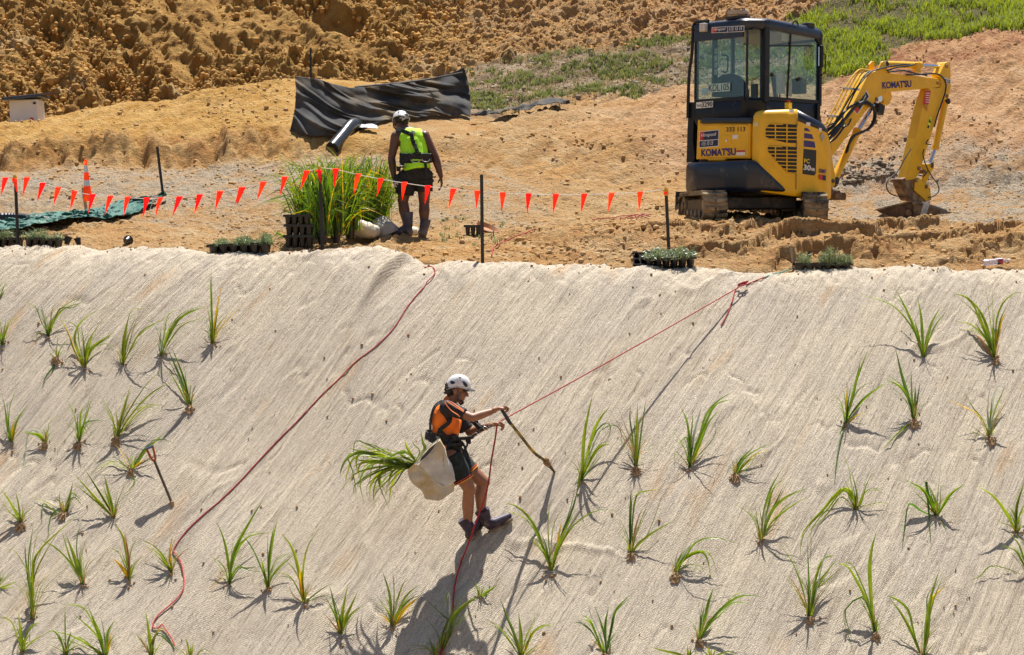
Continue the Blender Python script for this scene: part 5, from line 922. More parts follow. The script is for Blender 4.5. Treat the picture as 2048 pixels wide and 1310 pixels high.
m = MB(); m.tube([gt_+sx*.045, gt_-sx*.045], .014, 8); m.build('grip_bar', pm('grip_blue', (.08, .14, .22), rough=.5), o, smooth=True)
m = MB(); m.lathe(s1+Vector((0, -.005, 0)), [(.001, .04), (.016, .03), (.022, -.01), (.014, -.03), (.001, -.03)], 10); m.build('blade_socket', ROOT, o, smooth=True)
# ================================================================== GRASS ON THE BANK (uncountable)
def grass_patch(name, n, u0, u1, y0, y1, fn, hgt, mt, seed, tuft=6, wid=.007):
    rs = np.random.RandomState(seed); u = rs.uniform(u0, u1, n); y = rs.uniform(y0, y1, n); x = (u-1024)/F*y; z, m = terr(x, y); k = rs.uniform(0, 1, n) < fn(u, y, m); B = np.stack([x, y, z], -1)[k]
    B = np.repeat(B, tuft, 0); q = len(B); a = rs.uniform(0, 6.28, q); h = hgt*rs.uniform(.4, 1.3, q)*np.repeat(rs.uniform(.6, 1.4, k.sum()), tuft); B[:, 0] += rs.normal(0, .02, q); B[:, 1] += rs.normal(0, .02, q)
    dx = np.cos(a)*h*.45; dy = np.sin(a)*h*.45; sx = np.cos(a+1.57)*wid*rs.uniform(.6, 1.4, q); sy = np.sin(a+1.57)*wid
    V = np.empty((q, 5, 3)); V[:, 0] = B+np.stack([-sx, -sy, 0*h-.01], 1); V[:, 1] = B+np.stack([sx, sy, 0*h-.01], 1)
    mid = B+np.stack([dx*.35, dy*.35, h*.6], 1); V[:, 2] = mid+np.stack([sx, sy, 0*h], 1); V[:, 3] = mid-np.stack([sx, sy, 0*h], 1); V[:, 4] = B+np.stack([dx, dy, h*.95], 1)
    i = np.arange(q)*5; T = np.concatenate([np.stack([i, i+1, i+2], 1), np.stack([i, i+2, i+3], 1), np.stack([i+3, i+2, i+4], 1)])
    o = link(name, npmesh(name, V.reshape(-1, 3), T, smooth=False), mt); return tag(o, kind='stuff')
GR1 = leafmat('bank_grass', (.17, .22, .04), .4); GR3 = leafmat('dull_bank_grass', (.15, .17, .055), .3); GR2 = leafmat('dry_bank_grass', (.30, .26, .13), .3)
grass_patch('grass', 30000, 1540, 2120, 32, 44, lambda u, y, m: m[6]*np.clip(.5+fbm((u-1024)/F*y*1.2, y*1.2, 4, 500)*2.2, .02, 1), .15, GR1, 31, 5)
grass_patch('sparse_grass', 16000, 900, 1680, 30.5, 37, lambda u, y, m: m[5]*(1-m[6])*np.clip(fbm((u-1024)/F*y*1.5, y*1.5, 3, 510)*2.2+.22, 0, 1), .085, GR3, 32, 6)
grass_patch('dry_grass', 18000, 900, 2120, 30.5, 44, lambda u, y, m: m[5]*.7, .06, GR2, 33, 4)
grass_patch('weeds', 110, 880, 1010, 21.5, 23.5, lambda u, y, m: .4+0*u, .06, SPRIG, 34, 5)
p9 = scatter(6000, 890, 2100, 30.5, 44, lambda u, y, m: m[5]*(1-.85*m[6])*.5)
tag(rocks(p9, .015+.05*rs.power(.4, len(p9)), 'bank_stones', pm('bank_stone', (.30, .24, .17), rough=.95, var=.5, vs=4, bump=.4), 19), kind='stuff')
# ================================================================== COMPACT DIGGER
TH = R(48); E = P(1518, 439, 23.3); E.z = P(1518, 440, 23.0).z
EX = thing('mini_excavator', tuple(E), 'yellow compact digger with dark cab, its arm resting the bucket on the gravel', 'excavator', rz=-TH)
EI = WM[EX.name].inverted()
def pl(u, v, p0, n):
    """sight line through a photo pixel meets a plane given in the machine's space"""
    o = EI @ Vector((0, 0, 0)); d = (EI.to_3x3() @ P(u, v, 1.0)); p0 = Vector(p0); n = Vector(n); t = (p0-o).dot(n)/d.dot(n); return o+d*t
z1 = lambda x, y: (1340+x/5.458, y/5.458)
z2 = lambda x, y: (1340+x/5.039, 200+y/5.039)
z3 = lambda x, y: (1620+x/3.6375, 100+y/3.6375)
YEL = pm('digger_yellow_paint', (.82, .46, .004), rough=.42, var=.09, vs=5, bump=.04, coat=.12, col2=(.45, .25, .05), c2t=.74)
NAVY = pm('digger_navy_paint', (.008, .014, .032), rough=.38, var=.25, vs=6, bump=.04, coat=.2, col2=(.13, .11, .09), c2t=.66)
DARK = pm('digger_dark_steel', (.016, .016, .018), rough=.55, var=.3, vs=9, bump=.15, col2=(.14, .10, .06), c2t=.62)
CABM = pm('cab_frame_black', (.006, .007, .011), rough=.45, var=.2, vs=9, bump=.05, coat=.1, spec=.35, col2=(.10, .085, .07), c2t=.68)
RUST = pm('rusty_bucket_steel', (.13, .065, .03), rough=.8, var=.5, vs=9, bump=.4, col2=(.36, .24, .13), c2t=.52)
CHROME = pm('chromed_rod', (.72, .74, .80), rough=.14, metal=1, var=.05, bump=0); HOSE = pm('black_hose', (.012, .012, .013), rough=.45, bump=.1, col2=(.12, .10, .07), c2t=.66)
DECW = pm('white_decal', (.78, .78, .76), rough=.4, var=.04, bump=0); DECR = pm('red_decal', (.55, .03, .03), rough=.4, var=.05, bump=0); DECN = pm('navy_decal', (.012, .02, .07), rough=.4, var=.05, bump=0)
DECK = pm('black_decal', (.015, .015, .015), rough=.5, var=.05, bump=0); PURP = pm('violet_blue_decal', (.035, .02, .16), rough=.4, var=.05, bump=0); DECY = pm('yellow_decal', (.75, .55, .02), rough=.4, bump=0)
PLATE = pm('pale_number_plate', (.42, .62, .60), rough=.4, var=.05, bump=0); GREY = pm('grey_decal', (.40, .42, .40), rough=.5, bump=0)
def glassmat(name, tint, gl=.10, al=.75):
    m, t, b, n = newmat(name); tr = N(t, 'ShaderNodeBsdfTransparent'); tr.inputs[0].default_value = rgb(tint); g = N(t, 'ShaderNodeBsdfGlossy'); g.inputs['Roughness'].default_value = .03; g.inputs[0].default_value = (.9, .95, 1, 1)
    fr = N(t, 'ShaderNodeLayerWeight'); fr.inputs[0].default_value = .35; mx = N(t, 'ShaderNodeMixShader'); ad = N(t, 'ShaderNodeMath', operation='MULTIPLY_ADD'); ad.inputs[1].default_value = .12; ad.inputs[2].default_value = gl*.12; t.links.new(fr.outputs['Fresnel'], ad.inputs[0])
    t.links.new(ad.outputs[0], mx.inputs[0]); t.links.new(tr.outputs[0], mx.inputs[1]); t.links.new(g.outputs[0], mx.inputs[2]); t.links.new(mx.outputs[0], n['Material Output'].inputs[0]); return m
GLASS = glassmat('tinted_cab_glass', (.86, .90, .88)); GLASSR = glassmat('rear_cab_glass', (.80, .88, .88), .1)
def part(name, mb, mt, parent=None, **k):
    us = sorted({i for f in mb.f for i in f}); ix = {j: i for i, j in enumerate(us)}; mb.v = [mb.v[j] for j in us]; mb.f = [tuple(ix[j] for j in f) for f in mb.f]
    return mb.build(name, mt, parent or EX, world=False, **k)
def loft(mb, rings, caps=True, mi=0):
    n = len(rings[0]); k = len(mb.v)
    for r_ in rings: mb.v += [tuple(p) for p in r_]
    for i in range(len(rings)-1):
        for j in range(n): a = k+i*n+j; b = k+i*n+(j+1) % n; mb.f.append((a, b, b+n, a+n)); mb.m.append(mi)
    if caps: mb.f.append(tuple(range(k+n-1, k-1, -1))); mb.f.append(tuple(k+(len(rings)-1)*n+j for j in range(n))); mb.m += [mi, mi]
def rounded(poly, r_=.05, seg=4):
    out = []; n = len(poly)
    for i in range(n):
        p = Vector(poly[i]); a = Vector(poly[i-1]); b = Vector(poly[(i+1) % n]); da = (a-p); db = (b-p); d = min(r_, da.length*.45, db.length*.45); s = p+da.normalized()*d; e = p+db.normalized()*d
        for k in range(seg+1): t = k/seg; out.append(s.lerp(p, t).lerp(p.lerp(e, t), t))
    return out
def inset(poly, d):
    c = sum((Vector(p) for p in poly), Vector((0, 0)))/len(poly); return [Vector(p)+(c-Vector(p)).normalized()*d for p in poly]
# -- deck and counterweight
deck = rounded([(-.74, -.60), (.55, -.62), (.76, -.35), (.74, .5), (.45, .82), (-.70, .82)], .12)
m = MB(); loft(m, [[(p.x, p.y, z) for p in deck] for z in (.34, .42)]); part('deck', m, DARK)
m = MB(); loft(m, [[(p.x, p.y, z) for p in inset(deck, .12)] for z in (.42, 1.26)]); part('inner_housing', m, DARK)
def cwring(z, t):
    e = (.56+.27*(1-t), -.735+.32*(1-t)); q = [(-.70, .02), (-.815, -.05), (-.815, -.42), (-.72, -.66), (-.45, -.765), (.1, -.80), (.5, -.765), e, (e[0]-.2, e[1]+.25), (0, -.4)]
    return [Vector(p) for p in rounded(q, .07, 4)]
m = MB(); prof = [(0, .05), (.06, .012), (.18, 0), (.75, 0), (.90, .008), (.97, .03), (1, .06)]; rg = []
for t, ins in prof:
    r_ = inset(cwring(0, t), ins); zz = .355+.40*t; rg.append([(p.x, p.y, zz) for p in r_])
loft(m, rg); part('counterweight', m, NAVY, smooth=True)
# -- engine hood at the rear
RP = ((0, -.68, 0), (0, -1, 0)); rp = lambda u, v, d=0: pl(u, v, (0, -.68-d, 0), RP[1])
m = MB(); m.prism([rp(*z2(*q)) for q in [(278, 200), (300, 200), (300, 235), (808, 235), (800, 592), (560, 592), (545, 612), (385, 612), (370, 598), (262, 598)]], (0, .35, 0)); part('engine_hood', m, YEL, bevel=.012)
m = MB(); m.prism([rp(*z2(*q), .012) for q in [(318, 262), (340, 254), (770, 247), (792, 262), (786, 575), (770, 583), (300, 580), (292, 560)]], (0, .014, 0)); hood = part('hood_door', m, YEL, bevel=.006)
m = MB(); m.prism([rp(*z2(*q), .03) for q in [(312, 240), (312, 195), (330, 182), (800, 176), (815, 190), (812, 238), (560, 232)]], (0, .4, 0)); part('hood_cap', m, NAVY, bevel=.02, bseg=3)
m = MB(); m.prism([rp(*z2(*q), .022) for q in [(515, 358), (610, 358), (610, 445), (515, 445)]], (0, .02, 0)); latch = part('hood_latch', m, YEL, hood, bevel=.005)
m = MB(); c = rp(*z2(566, 408), .035); m.cyl(c, c+Vector((0, .03, 0)), .014, n=14); part('lock', m, CHROME, hood, bevel=.002)
def plate_(name, poly, plane, off, mt, parent=None, th=.003):
    p0, n = plane; n = Vector(n).normalized(); m = MB(); P0 = Vector(p0)+n*off; m.prism([pl(u, v, P0, n) for u, v in poly], -n*th); return part(name, m, mt, parent)
def decal(name, txt, a, b, hpx, plane, off, mt, parent=None, **k):
    p0, n = plane; n = Vector(n).normalized(); P0 = Vector(p0)+n*off; A = pl(*a, P0, n); B = pl(*b, P0, n); x = (B-A); w_ = x.length; x.normalize(); y = n.cross(x); c = (A+B)/2
    Yw = (WM[EX.name] @ c).y; h = hpx/F*Yw; M = Matrix.Translation(c) @ Matrix((x, y, n)).transposed().to_4x4(); return text(name, txt, w_, h, M, mt, parent or EX, **k)
RPL = ((0, -.68, 0), (0, -1, 0))
plate_('decal_border', [z2(*q) for q in [(297, 318), (493, 298), (488, 468), (290, 484)]], RPL, .016, DECW); plate_('decal_ground', [z2(*q) for q in [(302, 324), (487, 304), (485, 394), (299, 408)]], RPL, .018, DECN); plate_('decal_ground', [z2(*q) for q in [(302, 324), (345, 319), (330, 402), (299, 408)]], RPL, .020, DECR)
plate_('decal_ground', [z2(*q) for q in [(298, 416), (484, 400), (482, 461), (296, 477)]], RPL, .018, DECN)
decal('lettering', 'Hirepool', z2(310, 362), z2(466, 346), 9, RPL, .022, DECW, shear=.25, bold=.005); decal('lettering', '115 15 15', z2(318, 442), z2(436, 430), 8, RPL, .022, DECW, shear=.3, bold=.01)
decal('lettering', '333 113', z2(566, 297), z2(757, 292), 9, RPL, .016, DECK, bold=.012); decal('lettering', 'KOMAT\'SU', z2(314, 532), z2(662, 518), 15, RPL, .016, PURP, bold=.035)
plate_('sticker', [z2(*q) for q in [(630, 353), (683, 350), (682, 390), (629, 392)]], RPL, .016, DECW); plate_('sticker', [z2(*q) for q in [(670, 506), (755, 506), (753, 556), (669, 558)]], RPL, .016, DECW); plate_('sticker', [z2(*q) for q in [(670, 506), (755, 506), (755, 524), (670, 526)]], RPL, .018, DECR)
# -- right-hand engine cover
PLAN = [(.40, -.60), (.44, -.68), (.57, -.68), (.85, -.30), (.83, .36), (.76, .55), (.56, .64), (.40, .60)]
cov = rounded(PLAN, .035, 3)
def ztop(y): return float(np.interp(y, [-.7, -.45, 0, .2, .36, .48, .56, .64], [1.385, 1.41, 1.40, 1.35, 1.25, 1.12, 1.0, .9]))
def zbot(x, y): return float(np.interp(y, [-.7, -.3, .6], [.37, .30, .27]))
rg = []
for t, ins in [(0, .03), (.02, .005), (.05, 0), (.5, 0), (.86, .002), (.93, .018), (.97, .045), (.99, .08), (1, .12)]:
    q = inset(cov, ins); rg.append([Vector((p.x, p.y, zbot(p.x, p.y)*(1-t)+ztop(p0.y)*t)) for p, p0 in zip(q, cov)])
my, mn = MB(), MB(); loft(my, rg); n = len(cov); fy, my2 = [], []
for f in my.f:
    c = sum((Vector(my.v[i]) for i in f), Vector())/len(f); capf = c.y > .02 and c.z > ztop(c.y)-.17+.0*c.x and len(f) == 4 and c.z > .9
    (my2 if capf else fy).append(f)
m = MB(); m.v = list(my.v); m.f = fy; m.m = [0]*len(fy); cover = part('engine_cover', m, YEL, smooth=True)
m = MB(); m.v = [tuple(Vector(v)*1.0+Vector((.002, .002, .002))) for v in my.v]; m.f = my2; m.m = [0]*len(my2); part('cover_cap', m, NAVY, smooth=True, solid=.012)
VP = ((.57, -.68, 0), (.38, -.28, 0)); SPn = (.83+.02*.5, .36, 0)
SP_ = ((.85, -.30, 0), (.66, .02, 0))
# louvres: dark recess plates with yellow bars across
vents = [[(1010, 232), (1290, 250), (1290, 435), (1180, 432), (1020, 395), (965, 370), (965, 290)], [(1000, 458), (1282, 476), (1270, 748), (1190, 735), (1110, 660), (990, 520), (985, 480)]]
for vp in vents:
    vo = plate_('vent_grille', [z2(*q) for q in vp], VP, .006, DECK)
    ys = [q[1] for q in vp]; y0, y1 = min(ys), max(ys); sl = MB(); nn = Vector(VP[1]).normalized()
    def xr(y):
        xs = []
        for (xa, ya), (xb, yb) in zip(vp, vp[1:]+vp[:1]):
            if (ya-y)*(yb-y) < 0: xs.append(xa+(xb-xa)*(y-ya)/(yb-ya))
        return (min(xs), max(xs)) if len(xs) > 1 else None
    y = y0+8
    while y < y1-6:
        r_ = xr(y); r2_ = xr(y+8)
        if r_ and r_[1]-r_[0] > 30:
            P0 = Vector(VP[0])+nn*.014; a = pl(*z2(r_[0]-4, y), P0, nn); b = pl(*z2(r_[1]+4, y+6), P0, nn); sl.bar(a, b, .016, .012)
        y += 38
    P0 = Vector(VP[0])+nn*.015
    for x in (1062, 1178, 1284):
        xs = [yy for yy in range(int(y0), int(y1), 6) if xr(yy) and xr(yy)[0] < x+2 and xr(yy)[1] > x-6]
        if len(xs) > 3: sl.bar(pl(*z2(x, xs[0]), P0, nn), pl(*z2(x, xs[-1]), P0, nn), .012, .014)
    part('louvre_bars', sl, YEL, vo, bevel=.002)
plate_('number_panel', [z2(*q) for q in [(1348, 492), (1475, 506), (1470, 735), (1455, 762), (1336, 745)]], SP_, .003, DECK)
decal('lettering', 'PC', z2(1352, 612), z2(1407, 618), 9, SP_, .007, DECY, bold=.03); decal('lettering', '30', z2(1346, 676), z2(1420, 686), 11, SP_, .007, DECW, bold=.03); decal('lettering', 'MR', z2(1424, 698), z2(1462, 704), 6, SP_, .007, DECW, bold=.04)
for q in ([(1358, 280), (1386, 284), (1416, 318), (1356, 310)], [(1356, 333), (1430, 345), (1448, 394), (1354, 384)], [(1352, 406), (1456, 420), (1468, 482), (1350, 470)]): plate_('stripe', [z2(*p) for p in q], SP_, .004, PURP)
plate_('sticker', [z2(*q) for q in [(1375, 225), (1415, 226), (1413, 260), (1374, 258)]], SP_, .004, DECW); plate_('sticker', [z2(*q) for q in [(1200, 92), (1250, 94), (1250, 130), (1204, 128)]], VP, .004, DECW)
plate_('sticker', [z2(*q) for q in [(842, 218), (890, 218), (888, 268), (842, 264)]], ((.5, -.68, 0), (0, -1, 0)), .004, pm('cream_decal', (.62, .56, .25), rough=.5, bump=0))
plate_('sticker', [z2(*q) for q in [(1502, 280), (1530, 284), (1528, 316), (1502, 312)]], SP_, .008, DECW); plate_('diamond_sticker', [z2(*q) for q in [(1536, 326), (1558, 374), (1538, 420), (1514, 366)]], SP_, .010, GREY)
plate_('red_sticker', [z2(*q) for q in [(1504, 750), (1572, 762), (1570, 812), (1502, 798)]], SP_, .010, DECR); plate_('sticker', [z2(*q) for q in [(1540, 757), (1572, 762), (1570, 812), (1538, 806)]], SP_, .012, DECN)
decal('lettering', 'KOMAT', z2(1506, 712), z2(1576, 722), 8, SP_, .012, PURP, bold=.04)
m = MB(); nn = Vector(VP[1]).normalized(); m.bar(pl(*z2(1282, 180), (.85, -.30, 0), nn)+nn*.001, pl(*z2(1270, 900), (.85, -.30, 0), nn)+nn*.001, .008, .006); part('panel_seam', m, pm('painted_seam_shadow', (.12, .06, .01), rough=.7), cover)  # dark strip paints the shadow line of the panel joint
# -- cab
zb_, zt_ = 1.30, 2.585
cabp = [(-.76, -.45), (.10, -.45), (.26, -.20), (.26, .95), (-.76, .95)]
m = MB(); r_ = rounded(cabp, .05, 3); loft(m, [[(p.x, p.y, z) for p in q] for q, z in ((inset(r_, .03), zb_-.06), (r_, zb_), (r_, 1.545), (inset(r_, .01), 1.555))]); cab = part('cab', m, CABM, smooth=True)
m = MB(); rr = rounded([(-.78, -.47), (.11, -.47), (.28, -.21), (.28, .99), (-.78, .99)], .07, 4)
def rz_(p, z): return (p.x, p.y, z-.10*max(0, (p.y-.6)/.4)**2)
loft(m, [[rz_(p, z) for p in q] for q, z in ((inset(rr, .01), zt_-.12), (rr, zt_-.09), (rr, zt_-.02), (inset(rr, .02), zt_), (inset(rr, .08), zt_+.02))]); roof = part('roof', m, NAVY, cab, smooth=True)
def post(x, y, w_=.055, d=.055, top=zt_-.1, x2=None, y2=None): m = MB().bar((x, y, 1.52), (x if x2 is None else x2, y if y2 is None else y2, top), w_, d, up=(0, 1, 0)); part('pillar', m, CABM, cab, bevel=.012)
post(-.735, -.425, .05, .05); post(.125, -.41, .03, .03); post(.235, -.19, .10, .09); post(.245, .915, .075, .055); post(-.735, .92); post(-.735, .30, .04)
for a_, b_, w_, d_ in (((.245, .87, 1.0), (.245, .87, 1.55), .06, .09), ((.25, -.2, 1.575), (.25, .93, 1.575), .04, .05), ((-.74, -.44, 1.57), (.11, -.44, 1.57), .03, .05), ((.25, .90, 2.36), (.25, .78, 2.5), .05, .05), ((-.74, .93, 1.57), (.24, .93, 1.57), .04, .06), ((-.74, .93, 2.40), (.24, .93, 2.40), .03, .04), ((-.74, -.4, 1.57), (-.74, .93, 1.57), .03, .05)): m = MB(); m.bar(a_, b_, w_, d_); part('rail', m, CABM, cab, bevel=.006)
m = MB(); m.box((-.25, .25, zt_-.13), (.96, 1.3, .02)); part('ceiling_lining', m, CABM, cab)
CRP = ((0, -.455, 0), (0, -1, 0)); CSP = ((.262, 0, 0), (1, 0, 0))
m = MB(); m.box((-.32, -.447, 2.02), (.84, .006, .93)); part('rear_window', m, GLASSR, cab)
m = MB(); a = Vector((.125, -.44, 0)); b = Vector((.23, -.25, 0)); m.prism([a+Vector((0, 0, 1.57)), b+Vector((0, 0, 1.57)), b+Vector((0, 0, 2.47)), a+Vector((0, 0, 2.47))], (-.005, .003, 0)); part('quarter_window', m, GLASS, cab)
m = MB(); m.box((.254, .36, 2.03), (.006, 1.06, .90)); sw = part('side_window', m, GLASS, cab)
m = MB(); m.bar(pl(*z1(1318, 370), (.262, 0, 0), (1, 0, 0)), pl(*z1(1280, 1075), (.262, 0, 0), (1, 0, 0)), .018, .018); m.bar(pl(*z1(1060, 500), (.25, 0, 0), (1, 0, 0)), pl(*z1(1560, 500), (.25, 0, 0), (1, 0, 0)), .012, .02); part('window_frame', m, CABM, sw)
m = MB(); 
for q in ((1115, 815), (1410, 862)): c = pl(*z1(*q), (.27, 0, 0), (1, 0, 0)); m.box(c, (.02, .05, .03)); m.cyl(c-Vector((0, 0, .025)), c+Vector((0, 0, .025)), .015, n=8)
part('window_latches', m, DARK, sw)
m = MB(); m.box((-.72, .6, 2.0), (.005, .58, .85)); m.box((-.72, -.07, 2.0), (.005, .66, .85)); part('door_window', m, GLASS, cab)
m = MB(); m.box((-.25, .915, 2.0), (.92, .006, .80)); part('front_window', m, GLASS, cab)
# seat and things inside
SEAT = pm('dark_blue_seat', (.012, .022, .055), rough=.6, bump=.2)
m = MB(); fr = [pl(*z1(*q), (0, -.30, 0), (0, -1, 0)) for q in [(440, 1060), (455, 920), (500, 850), (560, 812), (640, 800), (710, 830), (765, 900), (800, 990), (800, 1060)]]; m.prism(fr, (0, .14, 0)); seat = part('seat', m, SEAT, cab, bevel=.03, bseg=3)
m = MB(); c = sum(fr, Vector())/len(fr); m.box((c.x, .05, 1.56), (.46, .5, .12)); m.cyl((c.x, .05, 1.36), (c.x, .05, 1.5), .1); part('seat_cushion', m, SEAT, seat, bevel=.03)
m = MB(); m.box((-.6, .60, 1.72), (.10, .05, .26)); m.bar((-.25, .66, 1.5), (-.25, .56, 1.95), .05); m.box((.12, .66, 1.78), (.16, .12, .20)); part('console', m, DARK, cab, bevel=.01)
for x_ in (-.45, -.05): m = MB(); m.tube([(x_, .45, 1.52), (x_, .47, 1.72), (x_, .46, 1.80)], [.012, .012, .022], 8); part('control_lever', m, DARK, cab, smooth=True)
m = MB(); c = pl(*z1(1205, 910), (.20, 0, 0), (1, 0, 0)); m.box(c, (.01, .17, .27), Matrix.Rotation(R(3), 3, 'X')); part('document_card', m, pm('grey_card', (.45, .47, .50), rough=.6), cab)
m = MB(); c = pl(*z1(1300, 985), (.21, 0, 0), (1, 0, 0)); m.box(c, (.008, .11, .16)); part('notice', m, pm('tan_notice', (.5, .42, .36), rough=.6), cab)
m = MB(); c = pl(*z1(1262, 395), (.22, 0, 0), (1, 0, 0)); m.box(c, (.01, .16, .13)); part('sun_card', m, pm('cream_card', (.58, .54, .42), rough=.6), cab)
for k_ in range(4): plate_('instruction_sticker', [z1(478, 530+75*k_), z1(515, 530+75*k_), z1(512, 590+75*k_), z1(474, 590+75*k_)], CRP, -.05, GREY, cab)
m = MB(); c = pl(*z1(490, 700), (0, -.38, 0), (0, -1, 0)); m.bar(c-Vector((0, 0, .42)), c+Vector((0, 0, .42)), .09, .02); part('inner_trim', m, NAVY, cab)
m = MB(); q = [pl(*z1(*k), (0, -.36, 0), (0, -1, 0)) for k in [(570, 605), (625, 610), (630, 700), (620, 785), (568, 780)]]; m.tube(spline(q, 14), .010, 6); part('grab_handle', m, DARK, cab, smooth=True)
# signs on the back of the cab
plate_('sign_border', [z1(*q) for q in [(456, 298), (810, 278), (808, 345), (454, 362)]], CRP, .028, DECW, cab); plate_('sign_ground', [z1(*q) for q in [(462, 304), (626, 294), (624, 348), (460, 357)]], CRP, .031, DECN, cab); plate_('sign_ground', [z1(*q) for q in [(633, 293), (804, 284), (802, 339), (631, 348)]], CRP, .031, DECN, cab); plate_('sign_ground', [z1(*q) for q in [(462, 304), (520, 300), (500, 355), (460, 357)]], CRP, .033, DECR, cab)
m = MB(); m.box((-.32, -.462, 2.42), (.84, .03, .13)); part('rear_header', m, NAVY, cab)
decal('lettering', 'Hirepool', z1(474, 326), z1(606, 318), 7.5, CRP, .035, DECW, cab, shear=.25, bold=.005); decal('lettering', '115 15 15', z1(644, 315), z1(790, 306), 7.5, CRP, .035, DECW, cab, shear=.3, bold=.01)
plate_('number_plate', [z1(*q) for q in [(416, 918), (656, 902), (654, 994), (415, 1010)]], CRP, .006, PLATE, cab); decal('lettering', 'KDL105', z1(422, 962), z1(644, 946), 13.5, CRP, .010, DECK, cab, bold=.0)
plate_('permit_label', [z1(*q) for q in [(346, 965), (412, 960), (410, 1030), (343, 1032)]], CRP, .006, pm('pale_blue_card', (.25, .45, .55), rough=.5), cab)
plate_('weight_label', [z1(*q) for q in [(286, 1118), (470, 1100), (468, 1170), (284, 1185)]], CRP, .006, DECW, cab); decal('lettering', '3290', z1(346, 1143), z1(462, 1134), 10, CRP, .010, DECK, cab, bold=.015); decal('lettering', 'Tare KG', z1(292, 1152), z1(343, 1148), 5, CRP, .010, DECK, cab)
# roof furniture
m = MB(); c = pl(*z1(742, 205), (0, -.30, 0), (0, -1, 0)); m.lathe(c, [(.001, .02), (.10, .02), (.10, .045), (.135, .05), (.14, .075), (.13, .10), (.001, .105)], 28); part('beacon', m, pm('beacon_lens', (.42, .34, .25), rough=.4), roof, smooth=True)
m = MB(); m.box(c+Vector((0, 0, .012)), (.26, .2, .035)); m.tube(spline([c+Vector((.04, 0, .08)), c+Vector((.1, 0, .13)), c+Vector((.14, 0, .03))], 8), .008, 6); part('beacon_base', m, DARK, roof, bevel=.004)
for a_, b_ in ((z1(500, 215), z1(540, 45)), (z1(1052, 300), z1(1075, 210))): m = MB(); m.tube([pl(*a_, (0, -.42, 0), (0, -1, 0)), pl(*b_, (0, -.42, 0), (0, -1, 0))], .005, 6); part('antenna', m, DARK, roof)
m = MB(); c = pl(*z1(366, 300), (0, -.50, 0), (0, -1, 0)); m.box(c, (.10, .07, .11)); wl_ = part('work_light', m, pm('light_housing_white', (.55, .53, .50), rough=.4), roof, bevel=.012)
m = MB(); q = [pl(*z1(*k), (0, -.44, 0), (0, -1, 0)) for k in [(420, 228), (300, 240), (258, 280), (248, 420), (238, 600), (215, 760), (205, 900), (200, 1060), (195, 1290)]]; m.tube(spline(q, 40), .022, 8); part('handrail', m, CABM, cab, smooth=True)
m = MB(); q = [pl(*z2(*k), (0, -.42, 0), (0, -1, 0)) for k in [(190, 20), (262, 20), (262, 180), (238, 215), (230, 400), (250, 590), (232, 628), (163, 628), (172, 300)]]; m.prism(q, (0, .30, 0)); part('side_panel', m, CABM, bevel=.01)
m = MB(); m.tube(spline([pl(*z1(*k), (.30, 0, 0), (1, 0, 0)) for k in [(1340, 270), (1350, 232), (1385, 235), (1400, 285)]], 10), .010, 6); part('lifting_eye', m, DARK, roof, smooth=True)
m = MB(); m.box(pl(*z1(1508, 290), (.2, 0, 0), (1, 0, 0)), (.12, .14, .09)); part('front_light', m, DARK, roof, bevel=.01)
MP = (.36, 0, 0); m = MB(); c = pl(*z1(1655, 620), MP, (1, 0, 0)); m.box(c, (.05, .13, .30), Matrix.Rotation(R(35), 3, 'Z')); mir = part('mirror', m, CABM, cab, bevel=.02)
m = MB(); m.tube([pl(*z1(1645, 545), MP, (1, 0, 0)), pl(*z1(1695, 600), MP, (1, 0, 0)), pl(*z1(1695, 780), MP, (1, 0, 0)), pl(*z1(1650, 830), (.28, 0, 0), (1, 0, 0))], .010, 6); part('mirror_arm', m, DARK, mir, smooth=True)
m = MB(); c2 = c+Vector((-.018, -.03, 0)); m.box(c2, (.01, .10, .25), Matrix.Rotation(R(35), 3, 'Z')); part('mirror_glass', m, CHROME, mir)
m = MB(); c = pl(*z1(1292, 1145), (.5, -.1, 0), (1, 0, 0)); m.box(c-Vector((0, 0, .01)), (.07, .07, .08)); m.box(c+Vector((0, 0, .045)), (.04, .04, .03), mi=1); m.build('filler_cap', [DECY, DECR], EX, world=False, bevel=.006)
